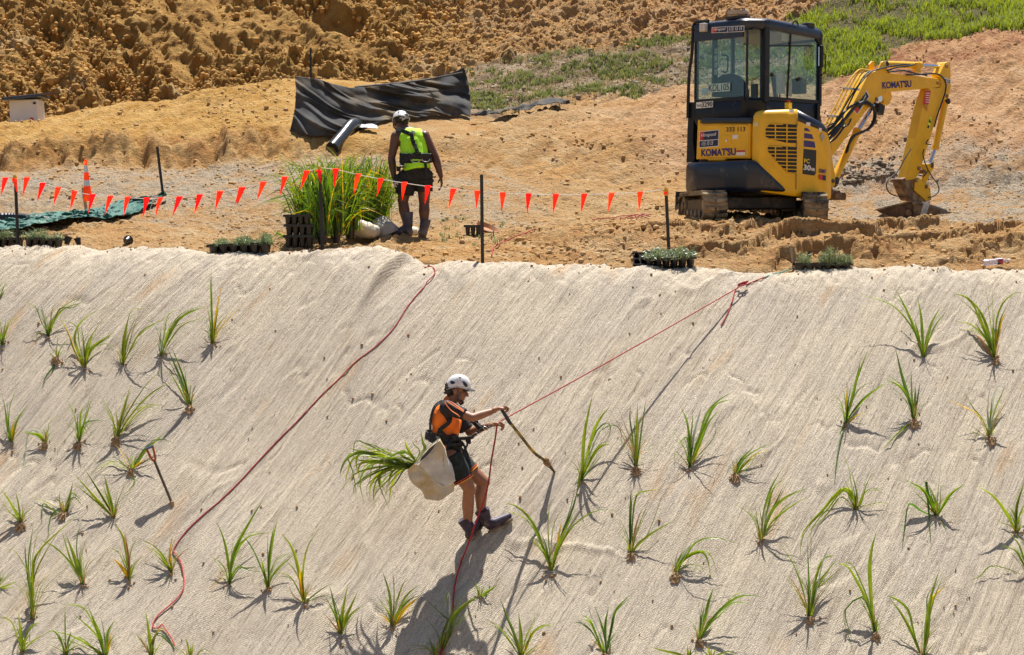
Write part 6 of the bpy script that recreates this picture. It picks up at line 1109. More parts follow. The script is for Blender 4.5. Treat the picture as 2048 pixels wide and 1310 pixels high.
# -- undercarriage (turned against the house)
UA = R(-4); ud = Vector((math.sin(UA), math.cos(UA), 0)); ur = Vector((math.cos(UA), -math.sin(UA), 0)); UC = Vector((E.x-.11, E.y, 0)); 
TRK = pm('dusty_rubber_track', (.035, .032, .03), rough=.85, var=.5, vs=7, bump=.5, col2=(.34, .25, .15), c2t=.50); TRM = pm('muddy_track_lugs', (.34, .26, .16), rough=.9, var=.5, vs=8, bump=.5, col2=(.05, .045, .04), c2t=.56)
def track(side, zoff, lugm):
    base = UC+ur*.645*side+ud*.02; zc = E.z+.178+zoff; L2, rad = .80, .172; N_ = 46; m = MB(); lg = MB(); per = 4*L2+2*math.pi*rad
    def at(s):
        s %= per
        if s < 2*L2: return (-L2+s, -rad, 0)
        s -= 2*L2
        if s < math.pi*rad: a = s/rad; return (L2+rad*math.sin(a), -rad*math.cos(a), a)
        s -= math.pi*rad
        if s < 2*L2: return (L2-s, rad, math.pi)
        s -= 2*L2; a = s/rad; return (-L2-rad*math.sin(a), rad*math.cos(a), math.pi+a)
    ringo = []; 
    for i in range(N_*2):
        y, z, a = at(per*i/(N_*2)); nrm = Vector((0, math.sin(a), -math.cos(a))); ringo.append((y, z, nrm))
    W = .155; k = len(m.v)
    for y, z, nr in ringo:
        for s_, o_ in ((-W, 0), (W, 0), (W, -.028), (-W, -.028)): q = base+ud*(y+nr.y*o_)+ur*s_; m.v.append((q.x, q.y, zc+z+nr.z*o_))
    n2 = len(ringo)
    for i in range(n2):
        a = k+i*4; b = k+((i+1) % n2)*4
        for j in range(4): m.f.append((a+j, a+(j+1) % 4, b+(j+1) % 4, b+j)); m.m.append(0)
    o = m.build('track', TRK, EX)
    for i in range(N_):
        y, z, a = at(per*(i+.5)/N_); nr = Vector((0, math.sin(a), -math.cos(a))); tg = Vector((0, math.cos(a), math.sin(a)))
        for s_ in (-1, 1):
            def G(yy, x_, h): return Vector((base.x, base.y, zc))+ud*(y+tg.y*yy+nr.y*h)+ur*x_+Vector((0, 0, z+tg.z*yy+nr.z*h))
            c = [G(-.018, s_*.012, .0), G(.022, s_*.012, .0), G(.0, s_*W, 0), G(-.036, s_*W, 0)]; lg.prism(c, G(0, 0, .026)-G(0, 0, 0))
    lg.build('track_lugs', lugm, o)
    fr = MB(); fr.bar(base-ud*L2*.9+Vector((0, 0, zc)), base+ud*L2*.9+Vector((0, 0, zc)), .17, .20); fr.build('track_frame', DARK, o, bevel=.02)
    for y in (-L2, L2):
        wh = MB(); c = base+ud*y+Vector((0, 0, zc)); wh.cyl(c-ur*.11, c+ur*.11, rad-.032, n=24); wh.cyl(c-ur*.135, c+ur*.135, .07, n=16); wh.build('track_wheel', TRM, o, smooth=True)
    for y in (-.45, -.15, .15, .45): c = base+ud*y+Vector((0, 0, zc-.10)); MB().cyl(c-ur*.12, c+ur*.12, .06, n=14).build('track_roller', TRM, o, smooth=True)
track(-1, .0, TRM); track(1, -.02, TRK)
m = MB(); c = UC+Vector((0, 0, E.z+.22)); Ru = Matrix((ur, ud, Vector((0, 0, 1)))).transposed(); m.box(c, (1.0, 1.0, .16), Ru); m.build('undercarriage_frame', DARK, EX, bevel=.02)
m = MB(); m.lathe(UC+Vector((0, 0, E.z+.28)), [(.001, 0), (.36, 0), (.36, .10), (.001, .10)], 28); m.build('swing_ring', DARK, EX)
m = MB(); c = UC+ud*1.42+Vector((0, 0, E.z+.21)); prof = [(-.03, -.19), (.02, -.15), (.03, 0), (.02, .14), (-.03, .19), (-.06, .19), (-.01, .12), (-.0, 0), (-.01, -.12), (-.06, -.19)]
m.prism([c-ur*.77+ud*a+Vector((0, 0, b)) for a, b in prof], ur*1.54); dz_ = m.build('dozer_blade', NAVY, EX, bevel=.004)
m = MB(); [m.bar(UC+ur*s_*.3+ud*.5+Vector((0, 0, E.z+.2)), UC+ur*s_*.3+ud*1.40+Vector((0, 0, E.z+.16)), .08, .09) for s_ in (-1, 1)]; m.build('blade_arm', DARK, dz_, bevel=.01)
# -- boom, stick, bucket, all in the vertical plane of the arm
XB = .27
def bq(x, y, X=XB): return pl(*z3(x, y), (X, 0, 0), (1, 0, 0))
def armp(name, pts, x0, w_, mt, parent=None, bevel=.008): m = MB(); m.prism([bq(*q, x0) for q in pts], (-w_, 0, 0)); return part(name, m, mt, parent, bevel=bevel)
m = MB(); sb = [bq(*q, .30) for q in [(100, 1010), (112, 800), (128, 740), (160, 755), (172, 850), (185, 900), (184, 985), (150, 1015)]]; m.prism(sb, (-.30, 0, 0)); swb = part('swing_bracket', m, YEL, bevel=.012)
m = MB(); 
for q in ((145, 782), (172, 953)): c = bq(*q, .315); m.cyl(c, c-Vector((.34, 0, 0)), .028, n=16)
part('pin', m, DARK, swb, bevel=.003)
m = MB(); c = bq(165, 1065, .28); m.box(c, (.30, .22, .10)); m.box(c+Vector((0, -.1, .05)), (.2, .3, .06)); part('swing_foot', m, RUST, bevel=.02)
boom = armp('boom', [(135, 760), (132, 700), (300, 420), (412, 205), (440, 165), (480, 152), (560, 163), (740, 185), (930, 206), (952, 232), (942, 268), (900, 276), (600, 303), (545, 318), (500, 345), (462, 385), (400, 455), (170, 765)], XB, .19, YEL, bevel=.010)
armp('boom_lug', [(520, 325), (560, 308), (592, 306), (598, 345), (582, 392), (560, 404), (536, 396), (540, 360)], XB-.05, .09, YEL, boom)
armp('cylinder_bracket', [(462, 160), (498, 140), (522, 88), (536, 80), (552, 88), (560, 130), (590, 165)], XB+.002, .03, YEL, boom); armp('cylinder_bracket', [(425, 160), (432, 105), (450, 82), (470, 82), (470, 150)], XB-.16, .03, YEL, boom)
def jack(name, a, b, c, r_, rr_, x, parent):
    m = MB(); A, B, C_ = bq(*a, x), bq(*b, x), bq(*c, x); m.tube([A, B], r_, 18); d = (B-A).normalized(); m.tube([B-d*.03, B+d*.012], r_*1.18, 18); o = part(name, m, YEL, parent, smooth=True)
    m = MB(); m.tube([B, C_], rr_, 14); m.cyl(C_-Vector((.05, 0, 0)), C_+Vector((.05, 0, 0)), r_*.9, n=14); part('piston_rod', m, CHROME, o, smooth=True)
    m = MB(); m.cyl(A-Vector((.06, 0, 0)), A+Vector((.06, 0, 0)), r_*.9, n=14); part('pin', m, DARK, o, bevel=.003); return o
jack('arm_cylinder', (536, 104), (795, 112), (985, 124), .048, .026, XB-.09, boom)
m = MB(); m.box(bq(775, 128, XB-.06), (.08, .10, .14)); part('cylinder_port', m, YEL, boom, bevel=.01)
jack('boom_cylinder', (172, 950), (345, 590), (490, 352), .055, .030, XB-.09, EX)
stick = armp('arm', [(868, 275), (945, 275), (960, 245), (945, 175), (985, 92), (1000, 86), (1022, 105), (1026, 270), (1010, 345), (990, 362), (960, 380), (930, 470), (850, 720), (800, 880), (770, 940), (697, 946), (770, 640), (822, 400)], XB+.004, .15, YEL, bevel=.008)
m = MB(); q = [bq(*k, XB+.012) for k in [(836, 290), (872, 290), (852, 446), (820, 402)]]; m.prism(q, (-.005, 0, 0)); part('recess_shade', m, pm('shaded_yellow', (.5, .25, .01), rough=.5), stick)  # darkened copy of the yellow paints a recess's shade onto the arm
plate_('red_label', [z3(*q) for q in [(838, 298), (880, 298), (862, 396), (826, 396)]], ((XB, 0, 0), (1, 0, 0)), .016, DECR, stick); plate_('hazard_label', [z3(*q) for q in [(868, 482), (888, 490), (868, 582), (846, 572)]], ((XB, 0, 0), (1, 0, 0)), .010, pm('hazard_yellow', (.75, .75, .05), rough=.4), stick)
for k_ in range(5): plate_('label_line', [z3(842, 312+k_*16), z3(872, 312+k_*16), z3(871, 317+k_*16), z3(841, 317+k_*16)], ((XB, 0, 0), (1, 0, 0)), .019, DECW, stick)
m = MB(); tri = [z3(872, 500), z3(882, 530), z3(862, 526)]; plate_('hazard_mark', tri, ((XB, 0, 0), (1, 0, 0)), .013, DECK, stick); plate_('hazard_mark', [z3(858, 545), z3(870, 550), z3(866, 572), z3(853, 566)], ((XB, 0, 0), (1, 0, 0)), .013, DECK, stick)
plate_('white_label', [z3(*q) for q in [(975, 198), (1024, 212), (1022, 250), (985, 240)]], ((XB, 0, 0), (1, 0, 0)), .010, DECW, stick); decal('lettering', '210', z3(982, 222), z3(1020, 232), 8, ((XB, 0, 0), (1, 0, 0)), .013, DECK, stick, bold=.02)
BPL = ((XB, 0, 0), (1, 0, 0)); decal('lettering', 'KOMAT\'SU', z3(526, 257), z3(738, 244), 14, BPL, .004, PURP, boom, bold=.035)
plate_('diagonal_sign_border', [z3(*q) for q in [(412, 294), (434, 338), (345, 470), (320, 440)]], BPL, .003, DECW, boom); plate_('diagonal_sign', [z3(*q) for q in [(410, 304), (428, 338), (362, 436), (345, 398)]], BPL, .006, DECK, boom); plate_('diagonal_sign_red', [z3(*q) for q in [(345, 402), (362, 436), (344, 464), (325, 438)]], BPL, .006, DECR, boom)
decal('lettering', 'pool', z3(378, 382), z3(408, 330), 7, BPL, .009, DECW, boom, shear=.2, bold=.02)
m = MB(); 
for q in ((936, 240), (998, 118), (1000, 335), (490, 358)): c = bq(*q, XB+.02); m.cyl(c, c-Vector((.22, 0, 0)), .026, n=16)
part('pin', m, RUST, boom, bevel=.003)
jack('bucket_cylinder', (985, 375), (912, 715), (868, 838), .046, .024, XB-.04, stick)
armp('lever_link', [(820, 832), (890, 822), (906, 856), (880, 900), (850, 960), (820, 1010), (800, 1000), (838, 900)], XB-.01, .05, YEL, stick)
hitch = armp('quick_hitch', [(668, 935), (700, 925), (790, 930), (835, 950), (878, 1010), (886, 1090), (850, 1105), (790, 1100), (720, 1095), (690, 1040), (664, 975)], XB-.01, .15, RUST, stick, bevel=.015)
m = MB(); [m.prism([bq(*q, x_) for q in [(770, 940), (800, 935), (860, 985), (884, 1070), (850, 1100), (760, 1020)]], (-.02, 0, 0)) for x_ in (XB+.02, XB-.15)]; part('hitch_plate', m, YEL, hitch, bevel=.004)
m = MB()
for q in ((780, 950), (685, 948), (850, 995), (800, 862), (836, 885)): c = bq(*q, XB+.035); m.cyl(c, c-Vector((.22, 0, 0)), .028, n=14)
part('pin', m, RUST, hitch, bevel=.004)
# wide cleaning bucket
bp0 = bq(745, 1165, XB-.08); BP = ((0, bp0.y-.12, 0), (0, -1, 0))
def bpt(x, y, dy=0): return pl(*z3(x, y), (0, bp0.y-.12+dy, 0), (0, -1, 0))
BO = [(475, 1163), (610, 1132), (738, 1096), (760, 1112), (850, 1128), (938, 1160), (962, 1200), (994, 1256), (930, 1300), (620, 1300), (590, 1232)]
m = MB(); f0 = [bpt(*q) for q in BO]; cc = sum(f0, Vector())/len(f0); rg = []
for dy, sc in ((0, 1), (.06, 1.03), (.16, 1.0), (.26, .88), (.32, .65)): rg.append([cc+(q-cc)*sc+Vector((0, dy, 0)) for q in f0])
loft(m, rg); bk = part('bucket', m, RUST, stick, bevel=.006)
m = MB(); m.prism([bpt(*q, -.004) for q in [(480, 1166), (610, 1137), (735, 1103), (752, 1130), (748, 1228), (640, 1234), (590, 1214)]], (0, .012, 0)); part('bucket_hollow_shade', m, pm('rusty_bucket_shade', (.075, .04, .022), rough=.8, var=.5, vs=12, bump=.4, col2=(.20, .12, .06), c2t=.6), bk)  # darker rust-flecked plate paints the shade inside the bucket's hollow
m = MB(); m.bar(bpt(476, 1164, -.01), bpt(735, 1100, -.01), .02, .02); m.bar(bpt(752, 1112, -.01), bpt(940, 1160, -.01), .02, .02); part('bucket_lip', m, TRM, bk)
m = MB(); c = bpt(718, 1185, -.02); m.cyl(c, c+Vector((0, .03, 0)), .05, n=20); part('bucket_boss', m, RUST, bk)
plate_('side_cutter', [z3(*q) for q in [(838, 1105), (862, 1098), (878, 1105), (828, 1242), (800, 1236)]], ((XB+.36, 0, 0), (1, 0, 0)), 0, pm('worn_bright_steel', (.55, .52, .46), rough=.5, var=.3), bk, th=.02)
# pipes and hoses
m = MB()
for dx_, dy_ in ((0, 0), (22, 8), (48, 20)): m.tube(spline([bq(108+dx_, 545+dy_, XB-.01), bq(178+dx_, 420+dy_, XB-.01), bq(262+dx_, 262+dy_, XB-.01), bq(352+dx_*.6, 148+dy_, XB-.01), bq(430+dx_*.4, 148+dy_*.5, XB-.03)], 30), .012, 8)
part('boom_pipes', m, YEL, boom, smooth=True)
m = MB()
for q in ((180, 486), (298, 286)): a = bq(q[0]-52, q[1]-8, XB+.004); b = bq(q[0]+58, q[1]+2, XB+.004); m.bar(a, b, .035, .03)
part('pipe_clamp', m, pm('zinc_clamp', (.55, .54, .50), rough=.4, metal=.4), boom, bevel=.004)
m = MB(); hs = [[(108, 610), (180, 540), (240, 460), (330, 390), (420, 380), (465, 440), (455, 530), (400, 590), (330, 620), (280, 690), (262, 750)], [(112, 640), (190, 560), (260, 500), (350, 400), (430, 400), (475, 470), (445, 560), (370, 600), (300, 640), (270, 740)], [(120, 660), (170, 610), (240, 520), (300, 440), (400, 372), (470, 430), (470, 520), (420, 585)],
    [(105, 580), (150, 560), (235, 480), (330, 300), (400, 180), (450, 150)], [(125, 560), (200, 500), (300, 330), (400, 200), (470, 148), (640, 110), (740, 108)], [(560, 150), (640, 125), (700, 120), (760, 105)], [(570, 160), (680, 150), (770, 170), (850, 185)], [(700, 180), (800, 178), (880, 172), (940, 180), (985, 230), (985, 300), (960, 380), (925, 480), (905, 560)],
    [(130, 665), (200, 590), (270, 480), (350, 392)], [(300, 500), (270, 550), (200, 560)], [(830, 720), (822, 760), (840, 830), (880, 910), (930, 980), (935, 1030), (900, 1062), (862, 1075)], [(860, 650), (845, 680), (880, 690)], [(735, 720), (690, 790), (640, 880), (575, 940), (556, 990), (580, 1040), (630, 1062), (690, 1068)], [(790, 910), (830, 915), (855, 880)]]
for i, h_ in enumerate(hs):
    xx = XB+.03+.012*(i % 3); m.tube(spline([bq(x, y, xx if (x, y) != (690, 1068) else XB) for x, y in h_], 40), .016 if i < 3 else (.0085 if i > 9 else .011), 8)
for q in [(105, 600), (112, 630), (118, 655), (125, 680)]: m.tube(spline([bq(*q, XB+.02), bq(q[0]+60, q[1]-38, XB+.05), bq(q[0]+130, q[1]-130, XB+.04)], 14), .014, 8)
part('hydraulic_hoses', m, HOSE, boom, smooth=True)
m = MB(); c = bq(505, 430, XB+.02); m.box(c, (.09, .13, .14), Matrix.Rotation(R(-18), 3, 'X')); m.bar(bq(470, 385, XB), bq(495, 410, XB), .03); part('work_lamp', m, DARK, boom, bevel=.012)
# heap of dark rocks behind the machine and a stone or two on the slope
rs = np.random.RandomState(21); pts = []
for i in range(260):
    u = rs.normal(1725, 50); v = 372-abs(rs.normal(0, 1))*22+(u-1680)*-.18; h = thit(min(max(u, 1660), 1840), min(v, 400)); pts.append(tuple(h))
tag(rocks(np.array(pts), .015+.05*rs.power(.4, len(pts)), 'rubble', pm('dark_rubble', (.20, .155, .11), rough=.95, var=.5, vs=4, bump=.5), 22), kind='stuff')
# ================================================================== PEOPLE
def hand(W, d, n, side, curl, s=1.0, th=1, tcurl=.6, spread=0):
    """palm, four unequal bent fingers and a thumb; d points along the hand, n is where the palm faces, side points to the thumb"""
    d, n, side = Vector(d).normalized(), Vector(n).normalized(), Vector(side).normalized(); pr = []
    for k, (o, l) in enumerate(((.030, .070), (.010, .078), (-.010, .073), (-.029, .058))):
        kn = W+d*.085*s+side*o*s; pr.append(('c', W+side*o*.55*s+d*.005, kn, .0135*s, .0105*s)); a = 0; p = kn; dd = d+side*spread*(o*8)
        for j, f in enumerate((.45, .32, .23)):
            a += curl[j] if isinstance(curl, (tuple, list)) else curl
            q = p+(dd*math.cos(a)+n*math.sin(a)).normalized()*l*f*s*1.15; pr.append(('c', p, q, (.0092-.0010*j)*s, (.0085-.0010*j)*s)); p = q
    t0 = W+d*.022*s+side*.026*s; t1 = t0+(d*.55+side*.6+n*.35).normalized()*.038*s; t2 = t1+(d*.8-side*.25*tcurl+n*tcurl).normalized()*.032*s
    pr += [('c', W+d*.01, t0, .015*s, .014*s), ('c', t0, t1, .013*s, .011*s), ('c', t1, t2, .0105*s, .0085*s), ('c', W-d*.03, W+d*.02, .021*s, .020*s)]
    return pr
def axes(f, up):
    f = Vector(f).normalized(); r_ = f.cross(Vector(up)).normalized(); u_ = r_.cross(f); return f, r_, u_
def head(c, f, up, s=1.0):
    f, r_, u_ = axes(f, up); M = Matrix((r_, f, u_)).transposed(); G = lambda x, y, z: c+(r_*x+f*y+u_*z)*s
    pr = [('e', G(0, -.012, .025), (.076*s, .094*s, .092*s), M), ('e', G(0, .020, -.035), (.062*s, .068*s, .075*s), M), ('e', G(0, .055, -.085), (.030*s, .028*s, .022*s), M),
          ('c', G(0, .078, .025), G(0, .104, -.022), .008*s, .0135*s), ('c', G(0, .088, -.026), G(0, .104, -.024), .010*s, .009*s), ('c', G(-.014, .092, -.028), G(.014, .092, -.028), .008*s, .008*s),
          ('c', G(-.04, .070, .036), G(.04, .070, .036), .013*s, .013*s), ('c', G(-.018, .079, -.052), G(.018, .079, -.052), .0085*s, .0085*s), ('c', G(-.016, .077, -.066), G(.016, .077, -.066), .009*s, .009*s),
          ('e', G(.045, .052, -.015), (.022*s, .025*s, .022*s), M), ('e', G(-.045, .052, -.015), (.022*s, .025*s, .022*s), M)]
    for sx in (-1, 1): pr += [('e', G(sx*.079, -.005, -.005), (.010*s, .019*s, .032*s), M), ('c', G(sx*.074, .0, -.03), G(sx*.072, .0, .02), .010*s, .010*s)]
    return pr, G, M
def eyes(name, G, s, mt, parent):
    for sx in (-1, 1):
        m = MB(); c = G(sx*.030, .0745, .012); m.lathe(c, [(.001, -.012*s)]+[(.0115*s*math.sin(a), -.0115*s*math.cos(a)) for a in (.5, 1, 1.57, 2.1, 2.6)]+[(.001, .012*s)], 12); m.build('eye', mt, parent, smooth=True)
def helmet(c, f, up, parent, s=1.0, peak=True, vents=((55, 18, 15, 22), (115, 22, 16, 16), (150, 14, 14, 24), (80, 52, 9, 10))):
    f, r_, u_ = axes(f, up); s = .91; G = lambda x, y, z: c+(r_*x+f*y+u_*z)*s; HW = pm('white_helmet_shell', (.74, .74, .76), rough=.3, var=.04, bump=0, coat=.3, col2=(.5, .47, .42), c2t=.75); HD = pm('helmet_black_and_shade', (.02, .02, .022), rough=.5)
    m = MB(); nu, nv_ = 40, 16
    def fn(a, b):
        t = a*2*math.pi; ph = b*math.pi/2; low = -.02+.018*math.cos(2*t)-.028*max(0, -math.sin(t)); rr = 1+.02*math.cos(6*t)*math.sin(ph*2)*.4
        return G(.112*math.cos(t)*math.cos(ph)**.62*rr, .140*math.sin(t)*math.cos(ph)**.62*rr-.004, low*(1-b)+.118*math.sin(ph))
    m.grid(fn, nu, nv_); sh = m.build('helmet', HW, parent, smooth=True, solid=.006)
    m = MB()
    def rim(a, b):
        t = a*2*math.pi; q = Vector(fn(a, 0)); o = (q-G(0, 0, -.02)).normalized(); return q+o*(b*.012-.002)-u_*b*.008*s
    m.grid(rim, 40, 3); m.build('helmet_rim', HW, sh, smooth=True, solid=.004)
    if peak:
        m = MB()
        def pk(a, b):
            t = R(28+124*a); x = .112*math.cos(t); y = .140*math.sin(t)-.004; e = math.sin(math.pi*a)**.6; return G(x*(1+.05*b), y+.050*b*e, -.022-.018*b-.006*(1-e))
        m.grid(pk, 20, 6); m.build('helmet_peak', HD, sh, smooth=True, solid=.005)  # black here also paints in the shade under the peak
    for sx in (-1, 1):
        for (t0, ph0, ta, pa) in vents:
            m = MB(); vs = []
            for k in range(14):
                a = k/14*2*math.pi; t = R((t0+ta*math.cos(a)*(1 if math.sin(a) > 0 else .7))*1.0); ph = max(0.02, R(ph0+pa*.5*math.sin(a)+6*math.cos(a)));
                ang_ = math.pi/2-sx*(math.pi/2-0)+0; tt = t-math.pi/2; tt = math.pi/2-sx*(t-0)+0
                q = Vector(fn(((math.pi/2-sx*(t-math.pi/2+math.pi/2)) % (2*math.pi))/(2*math.pi), ph/(math.pi/2))); vs.append(q+(q-c).normalized()*.0045)
            m.add(vs, [tuple(range(14))]); m.build('helmet_vent', HD, sh)
    return sh, G
def ring(c, ax_, r1, r2, xdir, hw, th, m, n=36, wave=0):
    """flat band around a limb or waist: centre, axis, half widths, height and thickness"""
    ax_ = Vector(ax_).normalized(); x = (Vector(xdir)-ax_*Vector(xdir).dot(ax_)).normalized(); y = ax_.cross(x); k = len(m.v)
    for i in range(n):
        a = 2*math.pi*i/n; d = x*math.cos(a)*r1+y*math.sin(a)*r2; e = d.normalized()
        w_ = wave*math.sin(a*5)
        for (o, h) in ((0, -hw), (th, -hw*.9), (th, hw*.9), (0, hw)): m.v.append(tuple(Vector(c)+d+e*o+ax_*(h+w_)))
    for i in range(n):
        a = k+i*4; b = k+((i+1) % n)*4
        for j in range(4): m.f.append((a+j, a+(j+1) % 4, b+(j+1) % 4, b+j)); m.m.append(0)
def boot(prims_shaft, foot, name, mt, smt, parent, body, vox=.007):
    """foot: ankle, heel, toe points (sole side) """
    o = blob(name, prims_shaft, mt, parent, voxel=vox, smooth=3); A, H, T = foot; d = (T-H).normalized(); m = MB(); up = (A-(H+T)/2); up = (up-d*up.dot(d)).normalized(); sd = d.cross(up)
    prof = [(0, .030), (.05, .038), (.12, .036), (.18, .044), (.24, .042), (.275, .026), (.285, .008)]; L_ = (T-H).length/.285; left = [H+d*a*L_+sd*w_ for a, w_ in prof]; right = [H+d*a*L_-sd*w_ for a, w_ in prof[::-1]]
    m.prism(left+right, -up*.022); m.build('sole', smt, o, bevel=.005); return o
WEB = pm('black_webbing', (.014, .014, .016), rough=.75, var=.4, vs=30, bump=.5, bs=90, col2=(.10, .09, .08), c2t=.66); METAL = pm('alloy_ring', (.5, .5, .52), rough=.3, metal=.9, bump=0)
RUBS = pm('muddy_boot_sole', (.06, .05, .045), rough=.9, var=.5, vs=20, bump=.4, col2=(.28, .20, .13), c2t=.55)
def strap(m, pts, w_=.04, t=.006, out=None, n=14):
    q = spline(pts, n); k = len(m.v)
    for i, p in enumerate(q):
        tg = (q[min(i+1, n-1)]-q[max(i-1, 0)]).normalized(); o = (out(p) if callable(out) else Vector(out)).normalized(); sd = tg.cross(o).normalized(); o2 = sd.cross(tg)
        m.v += [tuple(p-sd*w_/2), tuple(p+sd*w_/2), tuple(p+sd*w_/2+o2*t), tuple(p-sd*w_/2+o2*t)]
    for i in range(n-1):
        a = k+i*4; b = a+4
        for j in range(4): m.f.append((a+j, a+(j+1) % 4, b+(j+1) % 4, b+j)); m.m.append(0)
    m.f += [(k, k+1, k+2, k+3), (k+4*n-1, k+4*n-2, k+4*n-3, k+4*n-4)]; m.m += [0, 0]
# ---------------------------------------------------------------- man working on the batter
Y0 = 17.10; z5 = lambda x, y, Y: P(840+x/6.55, 730+y/6.55, Y); z6 = lambda x, y, Y: P(680+x/5.389, 860+y/5.389, Y)
SK1 = pm('tanned_skin', (.30, .135, .075), rough=.5, var=.12, vs=14, bump=.08, bs=60)
fb1 = mhit(944, 1080); fb2 = mhit(990, 1058)
man1 = thing('person', tuple(fb1), 'climbing worker in orange and black shirt and white helmet holding a spade on the batter', 'person')
aN = P(936, 1050, fb1.y-.03); aF = P(962, 1024, fb2.y-.05)
J = dict(pel=P(896, 908, Y0), che=P(891, 838, Y0), nek=P(899, 806, Y0), hed=P(914, 781, Y0-.0), shN=P(895, 817, Y0-.165), shF=P(903, 815, Y0+.165), elN=z5(690, 690, Y0-.24), wrN=z5(985, 592, Y0-.13), elF=z5(655, 885, Y0+.10), wrF=z5(925, 785, Y0-.05),
         hpN=P(901, 914, Y0-.09), hpF=P(906, 912, Y0+.09), knN=z6(1400, 640, Y0-.09), knF=z6(1545, 560, Y0+.09))
hp_, G1, M1 = head(J['hed'], (1, -.10, -.22), (.18, 0, 1), 1.06)
sk = hp_+[('c', J['nek'], J['hed']+Vector((-.025, 0, -.05)), .055, .052), ('c', J['nek'], J['che'], .07, .10), ('e', J['che']+Vector((0, 0, .02)), (.095, .155, .15)), ('e', J['pel'], (.10, .14, .10)), ('c', J['che'], J['pel'], .09, .09),
     ('c', J['nek'], J['shN'], .05, .05), ('c', J['nek'], J['shF'], .05, .05), ('c', J['shN'], J['elN'], .047, .040), ('c', J['elN'], J['elN'].lerp(J['wrN'], .35), .041, .043), ('c', J['elN'].lerp(J['wrN'], .35), J['wrN'], .043, .026),
     ('c', J['shF'], J['elF'], .047, .040), ('c', J['elF'], J['elF'].lerp(J['wrF'], .35), .041, .042), ('c', J['elF'].lerp(J['wrF'], .35), J['wrF'], .042, .026),
     ('c', J['hpN'], J['knN'], .094, .064), ('e', J['knN'], (.056, .056, .060)), ('c', J['knN']+Vector((-.012, 0, -.03)), J['knN'].lerp(aN, .42)+Vector((-.010, 0, 0)), .057, .061), ('c', J['knN'].lerp(aN, .42)+Vector((-.010, 0, 0)), aN, .061, .040),
     ('c', J['hpF'], J['knF'], .094, .066), ('e', J['knF'], (.058, .056, .062)), ('c', J['knF']+Vector((-.012, 0, -.03)), J['knF'].lerp(aF, .42)+Vector((-.014, 0, 0)), .058, .063), ('c', J['knF'].lerp(aF, .42)+Vector((-.014, 0, 0)), aF, .063, .042)]
gripD = (P(1020, 846, Y0-.02)-P(1005, 822, Y0-.13)).normalized()
sk += hand(J['wrN']+Vector((.012, -.02, .012)), (.93, .1, .25), (.35, .55, -.75), (.1, -.95, .15), (1.0, 1.1, .7), 1.05)
sk += hand(J['wrF']+Vector((.008, 0, .0)), (.96, -.05, .12), (.0, -.5, -.85), (.2, -.8, .5), (.75, 1.0, .7), 1.05)
b1 = blob('body', sk, SK1, man1, voxel=.0055, smooth=3)
eyes('eye', G1, 1.06, pm('eye_white_dark', (.05, .035, .03), rough=.2), b1)
HAIR = pm('black_hair', (.012, .010, .009), rough=.6, var=.3, vs=60, bump=.8, bs=120)
hr = [('e', G1(0, -.035, .02), (.085, .09, .09), M1), ('c', G1(.06, -.055, .0), G1(.065, -.060, -.05), .03, .018), ('c', G1(-.06, -.055, .0), G1(-.065, -.060, -.05), .03, .018)]
rr_ = random.Random(8)
for i in range(26): a = G1(rr_.uniform(-.07, .07), -.075+rr_.uniform(-.02, .02), rr_.uniform(-.05, .03)); hr.append(('c', a, a+G1(rr_.uniform(-.02, .02), -.022, rr_.uniform(-.02, .015))-G1(0, 0, 0), .012, .006))
blob('hair', hr, HAIR, b1, voxel=.005, smooth=1)
br = [('c', G1(0, .072, -.098), G1(0, .060, -.118), .018, .010), ('c', G1(-.02, .084, -.043), G1(.02, .084, -.043), .005, .005), ('c', G1(.02, .07, -.085), G1(.055, .035, -.075), .012, .008), ('c', G1(-.02, .07, -.085), G1(-.055, .035, -.075), .012, .008)]
blob('beard', br, HAIR, b1, voxel=.004, smooth=1)
for sx in (-1, 1): m = MB(); m.tube(spline([G1(sx*.014, .088, .030), G1(sx*.032, .086, .037), G1(sx*.050, .072, .032)], 6), .004, 6); m.build('eyebrow', HAIR, b1, smooth=True)
h1, HG = helmet(G1(0, .005, .052), (1, -.10, -.10), (.10, 0, 1), man1, 1.10)
m = MB()
for sx in (-1, 1): strap(m, [G1(sx*.082, .02, .05), G1(sx*.078, .028, -.02), G1(sx*.055, .045, -.085), G1(0, .045, -.115)], .014, .003, out=(M1 @ Vector((sx, .2, 0)))); strap(m, [G1(sx*.084, -.045, .03), G1(sx*.080, -.01, -.02), G1(sx*.068, .03, -.06)], .012, .003, out=(M1 @ Vector((sx, 0, 0))))
m.build('chin_strap', pm('grey_strap', (.10, .10, .10), rough=.7), h1)
ORS = pm('fluoro_orange_shirt', (1.0, .21, .012), rough=.75, var=.10, vs=9, bump=.5, bs=22); BLS = pm('black_shirt_fabric', (.016, .015, .018), rough=.8, var=.3, vs=9, bump=.5, bs=25); STRP = pm('orange_piping', (.95, .28, .10), rough=.6, bump=0)
tM = Matrix.Rotation(R(4), 3, 'Y')
sl1 = [('e', P(888, 838, Y0), (.125, .185, .175), tM), ('e', P(886, 868, Y0), (.118, .170, .13)), ('f', P(887, 880, Y0), P(899, 913, Y0), .13, .135), ('e', P(898, 906, Y0), (.132, .165, .06)), ('c', P(893, 812, Y0-.10), P(893, 812, Y0+.10), .062, .062), ('c', P(898, 803, Y0), P(896, 815, Y0), .062, .08), ('c', P(905, 862, Y0-.05), P(912, 846, Y0+.02), .07, .06)]
sh1 = blob('shirt', sl1, ORS, man1, voxel=.009, smooth=5)
